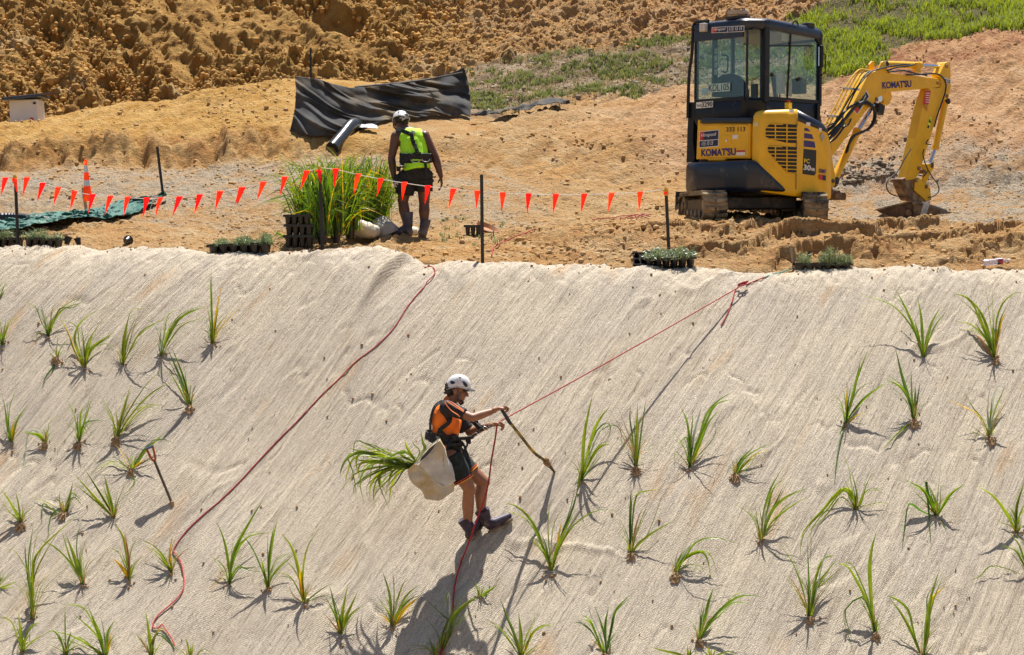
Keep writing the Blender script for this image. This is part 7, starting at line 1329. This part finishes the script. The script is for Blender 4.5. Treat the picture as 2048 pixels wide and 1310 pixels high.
slv = [('f', J['shN']+Vector((-.015, .02, .015)), z5(585, 650, Y0-.225), .074, .060), ('e', J['shN']+Vector((-.01, .02, .0)), (.072, .062, .078)), ('c', z5(340, 590, Y0-.165), z5(375, 710, Y0-.155), .052, .030), ('c', z5(330, 520, Y0-.10), z5(370, 520, Y0-.12), .05, .05)]
sa_ = blob('sleeve', slv, BLS, sh1, voxel=.008, smooth=4)
blob('sleeve', [('f', J['shF'], z5(625, 845, Y0+.12), .074, .064), ('e', J['shF'], (.07, .06, .07)), ('c', z5(560, 740, Y0+.06), z5(540, 860, Y0+.02), .045, .03)], BLS, sh1, voxel=.008, smooth=4)
blob('collar', [('c', P(893, 803, Y0-.035), P(906, 806, Y0-.03), .03, .028), ('c', P(893, 803, Y0+.035), P(906, 806, Y0+.03), .03, .028)], BLS, sh1, voxel=.006, smooth=2)
m = MB()
for L_ in ([(322, 478, .235), (355, 535, .248), (420, 605, .262), (490, 650, .292), (524, 682, .298)], [(350, 470, .2), (415, 515, .225), (480, 555, .25), (570, 612, .29)], [(400, 478, .185), (450, 510, .20), (520, 560, .245), (575, 600, .27)]): m.tube(spline([z5(x, y, Y0-dy-.002) for x, y, dy in L_], 20), .0055, 6)
m.build('sleeve_piping', STRP, sa_, smooth=True)
SHO = pm('black_green_shorts', (.012, .02, .018), rough=.8, var=.6, vs=24, bump=.4, bs=30)
heN = z6(1330, 545, Y0-.09); heF = z6(1400, 470, Y0+.07)
so1 = blob('shorts', [('e', P(898, 912, Y0), (.128, .165, .10)), ('f', J['hpN']+Vector((0, 0, .02)), heN, .112, .108), ('f', J['hpF']+Vector((0, 0, .02)), heF, .112, .108), ('c', P(900, 905, Y0-.03), P(904, 925, Y0), .12, .09)], SHO, man1, voxel=.009, smooth=4)
for he, hp in ((heN, J['hpN']), (heF, J['hpF'])):
    for (o_, c_) in ((-.004, 'hem_orange'), (-.022, 'hem_red')):
        m = MB(); axx = (he-hp).normalized(); ring(he+axx*o_, axx, .108, .108, (0, 1, 0), .005, .005, m); m.build('hem_stripe', pm(c_, (.85, .35, .02) if 'orange' in c_ else (.55, .05, .03), rough=.6, bump=0), so1)
BOT1 = pm('purple_navy_gumboot', (.032, .022, .05), rough=.55, var=.5, vs=14, bump=.2, col2=(.20, .15, .13), c2t=.60)
tN = mhit(963, 1056)+Vector((0, -.04, .03)); hN = P(938, 1078, fb1.y-.02); tF = P(1024, 1036, mhit(1024, 1040).y-.04); hF = P(976, 1062, fb2.y-.05)
boot([('f', z6(1338, 955, fb1.y-.04), P(941, 1062, fb1.y-.02), .074, .052), ('c', P(941, 1064, fb1.y-.02), tN+Vector((-.02, -.02, .03)), .050, .036), ('c', P(941, 1066, fb1.y-.02), hN+Vector((0, 0, .04)), .05, .042)], (P(940, 1050, fb1.y), hN, tN), 'boot', BOT1, RUBS, man1, b1)
boot([('f', z6(1528, 862, fb2.y-.07), P(972, 1040, fb2.y-.05), .078, .054), ('c', P(972, 1043, fb2.y-.05), P(988, 1046, fb2.y-.06), .054, .048), ('c', P(988, 1045, fb2.y-.06), tF+Vector((-.035, 0, .020)), .046, .034), ('c', P(974, 1045, fb2.y-.05), hF+Vector((.02, 0, .05)), .05, .042)], (P(970, 1035, fb2.y), hF, tF), 'boot', BOT1, RUBS, man1, b1)
# climbing harness
m = MB(); ring(z5(285, 935, Y0), (.12, 0, 1), .150, .185, (1, 0, 0), .040, .014, m, wave=.004); ring(z5(330, 1000, Y0), (.12, 0, 1), .150, .182, (1, 0, 0), .016, .016, m)
out1 = lambda p: Vector((p.x-J['che'].x, (p.y-Y0)*.8, 0))
strap(m, [z5(150, 960, Y0-.05), z5(140, 760, Y0-.10), z5(190, 560, Y0-.11), z5(280, 490, Y0-.10), z5(400, 520, Y0-.10)], .045, .008, out=(-.8, -.5, .2)); strap(m, [z5(400, 640, Y0-.155), z5(380, 750, Y0-.20), z5(260, 850, Y0-.20), z5(250, 920, Y0-.19)], .040, .008, out=(.1, -1, 0)); strap(m, [z5(255, 820, Y0-.20), z5(290, 880, Y0-.20), z5(340, 930, Y0-.19)], .03, .008, out=(0, -1, 0))
ring(P(904, 935, Y0-.09), (J['hpN']-heN), .116, .116, (0, 1, 0), .018, .008, m); ha = m.build('harness', WEB, man1, bevel=.002)
m = MB(); q = lambda x, y, dy: z5(x, y, Y0+dy)
m.bar(q(440, 975, -.10), q(700, 945, -.08), .040, .030); m.bar(q(500, 1000, -.08), q(560, 1050, -.07), .05, .05); m.tube(spline([q(600, 965, -.1), q(620, 1040, -.1), q(600, 1100, -.1), q(640, 1200, -.1)], 12), .010, 6); m.tube(spline([q(560, 1020, -.1), q(590, 1090, -.1), q(580, 1150, -.1)], 10), .012, 6); m.bar(q(400, 960, -.16), q(470, 930, -.13), .07, .05); m.box(q(640, 1000, -.09), (.04, .03, .05)); m.bar(q(380, 1040, -.15), q(520, 1100, -.12), .02, .015)
m.bar(q(690, 935, -.08), q(760, 870, -.06), .030, .03); m.bar(q(680, 720, .02), q(800, 830, -.04), .050, .04); m.box(q(725, 745, .0), (.04, .04, .05), Matrix.Rotation(R(40), 3, 'Y')); m.box(q(790, 800, -.02), (.05, .04, .03), Matrix.Rotation(R(20), 3, 'Y')); m.bar(q(780, 860, -.05), q(850, 820, -.05), .03, .03); m.tube(spline([q(700, 920, -.08), q(780, 850, -.07), q(880, 800, -.07), q(950, 760, -.06)], 12), .008, 6)
m.build('rope_gear', WEB, ha, bevel=.003)
m = MB()
for c_, a_ in ((q(720, 910, -.09), .4), (q(860, 830, -.08), -.5), (q(930, 790, -.08), .2)): MB().tube([c_+Vector((.026*math.cos(t)*math.cos(a_)-.014*math.sin(t)*math.sin(a_), 0, .026*math.cos(t)*math.sin(a_)+.014*math.sin(t)*math.cos(a_))) for t in [k*math.pi/8 for k in range(17)]], .004, 6).build('karabiner', METAL, ha, smooth=True)
m = MB(); m.tube(spline([q(900, 770, -.11), q(930, 745, -.10), q(950, 770, -.09)], 8), .004, 6); m.build('cord_bracelet', pm('yellow_cord', (.6, .5, .1), rough=.7), ha)
# spade in his hand
tp = mhit(1108, 948)+Vector((0, -.01, 0)); g0 = P(1003, 818, Y0-.14); g1 = P(1017, 841, Y0-.07); s1 = P(1066, 903, Y0+.30); s2 = P(1084, 917, Y0+.40); s3 = P(1093, 924, Y0+.46)
o = thing('planting_spade', tuple(tp), 'yellow-shafted spade held by the climbing worker, its muddy tip in the matting', 'spade')
m = MB(); m.tube(spline([g1, g1.lerp(s1, .5), s1, s2, s3], 24), .0155, 12); m.build('shaft', pm('worn_yellow_shaft', (.36, .24, .02), rough=.6, var=.5, vs=16, bump=.2, col2=(.025, .02, .015), c2t=.50), o, smooth=True)
m = MB(); m.tube([g0, g1, g1+(g1-g0)*.3], [.017, .019, .016], 12); m.bar(g0+Vector((0, .045, .004)), g0-Vector((0, .045, -.004)), .026); m.build('grip', pm('navy_grip', (.02, .025, .04), rough=.6), o, smooth=True, bevel=.003)
m = MB(); a = (tp-s3).normalized(); m.tube([s3, s3+a*.05, tp+a*.04], [.016, .022, .010], 10); m.build('blade', pm('muddy_blade', (.10, .065, .035), rough=.8, var=.5, vs=20, bump=.4), o, smooth=True)
mudp = [('e', s3+Vector((0, 0, 0)), (.036, .034, .040)), ('c', s3+Vector((0, 0, .02)), s3+a*.07, .030, .020), ('e', s3+Vector((.02, -.01, -.02)), (.028, .03, .03))]; blob('mud_lump', mudp, pm('brown_mud', (.27, .16, .08), rough=.95, var=.4, vs=20, bump=.8, bs=70), o, voxel=.006, smooth=1)
# planting bag on his hip
def hullobj(name, F2, B2, mt, parent=None, **k):
    bm = bmesh.new(); [bm.verts.new(p) for p in F2+B2]; bmesh.ops.convex_hull(bm, input=bm.verts); loose = [v for v in bm.verts if not v.link_faces]; bmesh.ops.delete(bm, geom=loose, context='VERTS'); bmesh.ops.subdivide_edges(bm, edges=bm.edges, cuts=3, use_grid_fill=True)
    for v in bm.verts:
        p = v.co; c = .028*(float(fbm(np.array([p.x*9]), np.array([p.z*9+p.y*6]), 3, 700)[0])); v.co = p+Vector((c, -abs(c)*1.3, c*.7))
    me = bpy.data.meshes.new(name); bm.to_mesh(me); bm.free(); o = link(name, me, mt, parent, origin=None if parent else tuple(F2[0])); me.polygons.foreach_set('use_smooth', [True]*len(me.polygons)); md = o.modifiers.new('b', 'BEVEL'); md.width = .008; md.segments = 2; md.angle_limit = R(30); me.set_sharp_from_angle(angle=R(50)); return o
CANV = pm('muddy_grey_canvas', (.54, .53, .50), rough=.8, var=.25, vs=7, bump=.7, bs=30, col2=(.50, .38, .19), c2t=.535)
bag = thing('planting_bag', tuple(P(879, 880, Y0-.28)), 'mud-stained grey canvas bag hanging at the hip of the climbing worker', 'bag')
Bk = [(975, 190), (815, 370), (722, 432), (760, 530), (850, 650), (910, 738), (1000, 735), (1060, 748), (1110, 742), (1225, 660), (1240, 585), (1180, 400), (1100, 180)]
Fr = [(1065, 98), (1110, 185), (1215, 390), (1256, 460), (1252, 540), (1190, 600), (1130, 628), (1060, 600), (940, 490), (812, 372), (900, 250), (1000, 140)]
hullobj('back_pouch', [z6(x, y, Y0-.30) for x, y in Bk], [z6(980+(x-980)*.8, 470+(y-470)*.8, Y0-.14) for x, y in Bk], CANV, bag)
hullobj('front_pouch', [z6(1080+(x-1080)*.86, 400+(y-400)*.93, Y0-.47) for x, y in Fr], [z6(x, y, Y0-.36) for x, y in Fr], CANV, bag)
m = MB(); m.prism([z6(*k, Y0-.50) for k in [(1040, 135), (1012, 190), (930, 300), (855, 345), (880, 290), (960, 200)]], (0, .01, 0)); m.build('bag_mouth', pm('bag_mouth_shade', (.07, .065, .055), rough=.9), bag)  # flat dark plate, shade of the bag's opening put into its colour
m = MB(); m.tube(spline([z6(*k, Y0-.50) for k in [(1062, 100), (1000, 215), (920, 300), (812, 378)]], 20), .005, 6); m.tube(spline([z6(*k, Y0-.49) for k in [(1062, 100), (985, 160), (900, 250), (812, 378)]], 20), .005, 6); m.build('bag_rim', CANV, bag, smooth=True)
m = MB(); m.tube(spline([z6(*k, Y0-.482) for k in [(850, 385), (940, 470), (1040, 560), (1130, 600)]], 14), .0016, 4); m.tube(spline([z6(*k, Y0-.482) for k in [(1085, 130), (1110, 250), (1120, 400)]], 14), .0016, 4); m.build('bag_seams', pm('seam_thread', (.12, .11, .09), rough=.9), bag)
m = MB(); strap(m, [z6(1065, 100, Y0-.33), z6(1050, 70, Y0-.27), z5(250, 930, Y0-.205)], .03, .005, out=(0, -1, 0)); strap(m, [z6(1150, 200, Y0-.32), z5(420, 960, Y0-.18)], .025, .005, out=(0, -1, 0)); m.build('bag_strap', WEB, bag)
# bundle of young plants in the bag
mb = MB(); rg_ = random.Random(77)
LV = [[(600, 300), (400, 180), (175, 112)], [(520, 270), (330, 170), (170, 118), (145, 260), (135, 330)], [(560, 310), (300, 240), (90, 200)], [(480, 300), (250, 235), (95, 290), (20, 400), (0, 500)], [(450, 290), (230, 260), (175, 340), (205, 530)], [(600, 330), (380, 260), (150, 300), (75, 480), (45, 630)],
    [(420, 330), (240, 330), (165, 300), (75, 215)], [(75, 220), (110, 380), (160, 540), (180, 740), (235, 875)][:0] or [(400, 300), (90, 260), (130, 420), (165, 600), (175, 750)], [(560, 350), (420, 340), (280, 420), (215, 560), (260, 790)], [(500, 340), (370, 330), (260, 400), (200, 520)], [(580, 370), (400, 430), (270, 500), (180, 590)],
    [(560, 400), (420, 470), (330, 600), (318, 765)], [(600, 400), (470, 450), (420, 520), (440, 640), (545, 875)], [(640, 430), (520, 540), (400, 660), (358, 750)], [(660, 430), (590, 520), (545, 650), (528, 830)], [(690, 430), (600, 570), (480, 680)], [(650, 260), (700, 235), (600, 255), (480, 330)], [(760, 270), (680, 230), (600, 260), (560, 290)],
    [(790, 300), (720, 180), (700, 105)], [(860, 240), (800, 160), (770, 110)], [(910, 220), (890, 120), (870, 0)], [(820, 300), (700, 300), (620, 290)], [(560, 440), (470, 430), (370, 610), (372, 860)], [(620, 380), (480, 380), (340, 480)], [(500, 360), (300, 340), (200, 400), (240, 600)], [(640, 340), (520, 300), (440, 320), (330, 370)], [(430, 250), (270, 180), (215, 160)], [(600, 420), (440, 580), (365, 640), (360, 760)], [(660, 400), (560, 420), (430, 510), (500, 700)]]
for i, L_ in enumerate(LV):
    dy = rg_.uniform(-.14, .10); base = z6(800+rg_.uniform(-35, 40), 395+rg_.uniform(-45, 35), Y0-.25); pts = [base]+[z6(x, y, Y0-.25+dy*(k+1)/len(L_)) for k, (x, y) in enumerate(L_)]
    blade(mb, pts, rg_.choice([.018, .022, .028, .034]), rg_.choice([0, 0, 1, 1, 1, 0, 2 if i % 9 == 4 else 1, 3 if i % 7 == 0 else 0]), rg_, 14)
for i in range(26):
    base = z6(790+rg_.uniform(-40, 40), 390+rg_.uniform(-50, 35), Y0-.25); a = rg_.uniform(0, 1); e = (rg_.uniform(150, 560), 200+a*400); blade(mb, [base, z6((e[0]+780)/2, (e[1]+360)/2-rg_.uniform(20, 80), Y0-.28), z6(*e, Y0-.28+rg_.uniform(-.1, .1)), z6(e[0]-rg_.uniform(10, 50), e[1]+rg_.uniform(40, 180), Y0-.3)], rg_.choice([.010, .014, .020]), rg_.choice([0, 1, 1, 2, 3] if i % 4 == 0 else [0, 1]), rg_, 11)
tag(mb.build('plant_bundle', LM, origin=tuple(z6(790, 390, Y0-.25)), norm=False), 'bundle of long green leaves spilling left out of the hip bag', 'plants')
# ---------------------------------------------------------------- man standing on the bench
Yb = 22.12; w4 = lambda x, y, Y: P(760+x/4.85, 210+y/4.85, Y)
SK2 = pm('dark_brown_skin', (.115, .048, .028), rough=.42, var=.12, vs=14, bump=.08, bs=60)
f1 = w4(260, 1262, Yb); f2 = w4(420, 1268, Yb)
man2 = thing('person', tuple(f1), 'worker seen from behind in lime sleeveless vest and black shorts beside the potted grass', 'person')
K = dict(pel=w4(345, 640, Yb), che=w4(300, 350, Yb+.10), nek=w4(235, 235, Yb+.20), hed=w4(205, 165, Yb+.27), shL=w4(155, 305, Yb+.12), shR=w4(432, 300, Yb+.12), elL=w4(112, 515, Yb+.10), wrL=w4(135, 700, Yb+.07), elR=w4(535, 500, Yb+.06), wrR=w4(590, 690, Yb+.02),
         hpL=w4(270, 680, Yb), hpR=w4(425, 680, Yb), knL=w4(222, 925, Yb+.05), knR=w4(428, 930, Yb+.03), anL=w4(258, 1165, Yb), anR=w4(430, 1180, Yb))
hp2, G2, M2 = head(K['hed'], (-.30, .80, -.70), (-.05, .45, 1), 1.05)
kL = lambda a, b, t: a.lerp(b, t)
sk = hp2+[('c', K['nek'], K['hed']-Vector((0, 0, .03)), .058, .055), ('c', K['nek'], K['che'], .07, .12), ('e', K['che'], (.165, .105, .15)), ('c', K['che'], K['pel'], .12, .12), ('e', K['pel'], (.155, .11, .10)), ('c', K['nek'], K['shL'], .055, .058), ('c', K['nek'], K['shR'], .055, .058),
     ('c', K['shL'], kL(K['shL'], K['elL'], .45), .066, .058), ('c', kL(K['shL'], K['elL'], .45), K['elL'], .058, .047), ('c', K['elL'], kL(K['elL'], K['wrL'], .3), .048, .051), ('c', kL(K['elL'], K['wrL'], .3), K['wrL'], .051, .030),
     ('c', K['shR'], kL(K['shR'], K['elR'], .45), .066, .058), ('c', kL(K['shR'], K['elR'], .45), K['elR'], .058, .047), ('c', K['elR'], kL(K['elR'], K['wrR'], .3), .048, .051), ('c', kL(K['elR'], K['wrR'], .3), K['wrR'], .051, .030),
     ('c', K['hpL'], K['knL'], .10, .070), ('c', K['knL'], kL(K['knL'], K['anL'], .4)+Vector((0, -.01, 0)), .064, .070), ('c', kL(K['knL'], K['anL'], .4)+Vector((0, -.01, 0)), K['anL'], .070, .042),
     ('c', K['hpR'], K['knR'], .10, .070), ('c', K['knR'], kL(K['knR'], K['anR'], .4)+Vector((0, -.01, 0)), .064, .070), ('c', kL(K['knR'], K['anR'], .4)+Vector((0, -.01, 0)), K['anR'], .070, .042)]
sk += hand(K['wrR'], (.12, .05, -1), (-1, .1, -.1), (-.2, 1, 0), (.3, .35, .3), 1.1); sk += hand(K['wrL'], (.10, .08, -1), (1, .1, 0), (.1, 1, 0), (.3, .35, .3), 1.1)
b2 = blob('body', sk, SK2, man2, voxel=.006, smooth=3)
eyes('eye', G2, 1.05, pm('eye_white_dark', (.05, .035, .03)), b2)
hr = [('e', G2(0, -.02, .02), (.086, .092, .09), M2)]; rr_ = random.Random(18)
for i in range(20): a = G2(rr_.uniform(-.06, .06), -.09+rr_.uniform(-.02, .01), rr_.uniform(-.06, .01)); hr.append(('e', a, (.018, .018, .018)))
blob('hair', hr, HAIR, b2, voxel=.006, smooth=1)
h2, HG2 = helmet(G2(0, .0, .045), (-.30, .80, -.70), (-.05, .45, 1), man2, 1.08, vents=((150, 30, 8, 12),))
hb = [('c', G2(x, -.098, z), G2(x+.02, -.105, z+.01), .016, .014) for x, z in ((-.035, -.03), (0, -.045), (.03, -.03), (.01, -.015), (-.02, -.055))]; blob('neck_cloth', hb, pm('pale_patterned_cloth', (.50, .44, .38), rough=.8, var=.5, vs=60), h2, voxel=.006, smooth=1)
m = MB(); m.box(G2(.02, -.11, .012), (.08, .02, .03)); m.build('ratchet', pm('helmet_black_and_shade', (.02, .02, .022)), h2, bevel=.004)
LIME = pm('lime_vest', (.46, .95, .02), rough=.7, var=.08, vs=8, bump=.6, bs=18)
ve = [('e', w4(308, 335, Yb+.10), (.168, .125, .150)), ('c', w4(255, 262, Yb+.15), w4(375, 268, Yb+.15), .055, .055), ('c', w4(310, 380, Yb+.09), w4(345, 560, Yb+.02), .150, .150), ('f', w4(342, 520, Yb+.02), w4(360, 632, Yb), .165, .178), ('c', w4(230, 400, Yb+.08), w4(245, 520, Yb+.03), .05, .06), ('c', w4(400, 350, Yb+.08), w4(430, 540, Yb+.03), .06, .07)]
ve1 = blob('vest', ve, LIME, man2, voxel=.009, smooth=5)
SH2 = pm('black_work_shorts', (.017, .017, .018), rough=.85, var=.5, vs=14, bump=.5, bs=30)
so2 = blob('shorts', [('e', w4(345, 650, Yb), (.175, .135, .10)), ('f', K['hpL']+Vector((0, 0, .03)), w4(238, 868, Yb+.03), .115, .118), ('f', K['hpR']+Vector((0, 0, .03)), w4(430, 838, Yb+.02), .115, .108), ('c', w4(285, 690, Yb), w4(420, 690, Yb), .12, .12), ('c', w4(165, 700, Yb-.02), w4(180, 800, Yb-.0), .04, .05)], SH2, man2, voxel=.009, smooth=3)
m = MB(); c = w4(157, 772, Yb-.125)
for r_ in (.022, .012): m.tube([c+Vector((r_*math.cos(t), 0, r_*1.3*math.sin(t))) for t in [k*math.pi/8 for k in range(14)]], .0035, 5)
m.build('shorts_emblem', DECW, so2)
BOT2 = pm('muddy_grey_gumboot', (.065, .06, .085), rough=.6, var=.5, vs=14, bump=.3, col2=(.22, .17, .13), c2t=.56)
tz1 = float(tz(f1.x, Yb)[0]); t1 = w4(130, 1248, Yb-.02); h1_ = w4(295, 1262, Yb-.03); t2 = w4(395, 1262, Yb+.16); h2_ = w4(425, 1272, Yb-.07)
boot([('f', w4(265, 1035, Yb+.0), w4(270, 1180, Yb), .074, .062), ('c', w4(268, 1190, Yb), w4(180, 1232, Yb-.02), .058, .046), ('c', w4(180, 1232, Yb-.02), w4(145, 1240, Yb-.02), .046, .038), ('c', w4(268, 1190, Yb), w4(288, 1230, Yb-.02), .058, .045)], (w4(262, 1150, Yb), h1_, t1), 'boot', BOT2, RUBS, man2, b2)
boot([('f', w4(443, 1105, Yb+.0), w4(425, 1210, Yb), .070, .058), ('c', w4(422, 1215, Yb), w4(400, 1235, Yb+.13), .056, .046), ('c', w4(422, 1215, Yb), w4(424, 1245, Yb-.04), .055, .046)], (w4(430, 1160, Yb), h2_, t2), 'boot', BOT2, RUBS, man2, b2)
m = MB(); bk_ = (0, -1, .15)
ring(w4(345, 510, Yb+.02), (0, -.1, 1), .188, .158, (1, 0, 0), .060, .014, m, wave=.006); ring(w4(350, 545, Yb+.02), (0, -.1, 1), .190, .160, (1, 0, 0), .018, .020, m)
strap(m, [w4(165, 232, Yb+.10), w4(215, 250, Yb+.02), w4(290, 282, Yb-.035), w4(310, 300, Yb-.04)], .05, .012, out=bk_); strap(m, [w4(325, 222, Yb+.13), w4(325, 250, Yb+.04), w4(305, 285, Yb-.03)], .05, .012, out=bk_); strap(m, [w4(300, 270, Yb-.035), w4(322, 360, Yb-.06), w4(352, 430, Yb-.11), w4(370, 470, Yb-.13)], .045, .012, out=bk_)
strap(m, [w4(330, 560, Yb-.15), w4(355, 600, Yb-.155), w4(330, 660, Yb-.14)], .04, .008, out=bk_); strap(m, [w4(440, 560, Yb-.14), w4(445, 620, Yb-.15), w4(440, 670, Yb-.13)], .035, .008, out=bk_); strap(m, [w4(350, 470, Yb-.14), w4(250, 530, Yb-.135), w4(200, 570, Yb-.10)], .05, .008, out=bk_)
ring(w4(262, 740, Yb), (K['hpL']-K['knL']), .122, .122, (1, 0, 0), .02, .006, m); ring(w4(428, 735, Yb), (K['hpR']-K['knR']), .115, .115, (1, 0, 0), .02, .006, m)
ha2 = m.build('harness', WEB, man2, bevel=.002)
m = MB(); 
for x, y in ((300, 285), (320, 345), (335, 385), (375, 462), (385, 500)): m.box(w4(x, y, Yb-.075-(y-285)*.0004), (.06, .02, .022), Matrix.Rotation(R(12), 3, 'Y')); m.build('buckle', WEB, ha2, bevel=.004); m = MB()
m.box(w4(215, 590, Yb-.12), (.05, .04, .05)).build('gear_clip', WEB, ha2, bevel=.004); m = MB(); m.box(w4(180, 620, Yb-.08), (.05, .05, .06)).build('gear_clip', WEB, ha2, bevel=.004)
m = MB()
for (x, y, r_) in ((345, 525, .058), (445, 522, .048), (215, 565, .045)): MB().tube([w4(x, y, Yb-.165)+Vector((r_*math.cos(t), 0, -r_*.75*abs(math.sin(t)))) for t in [k*math.pi/12 for k in range(13)]], .0045, 6).build('gear_loop', METAL, ha2, smooth=True)
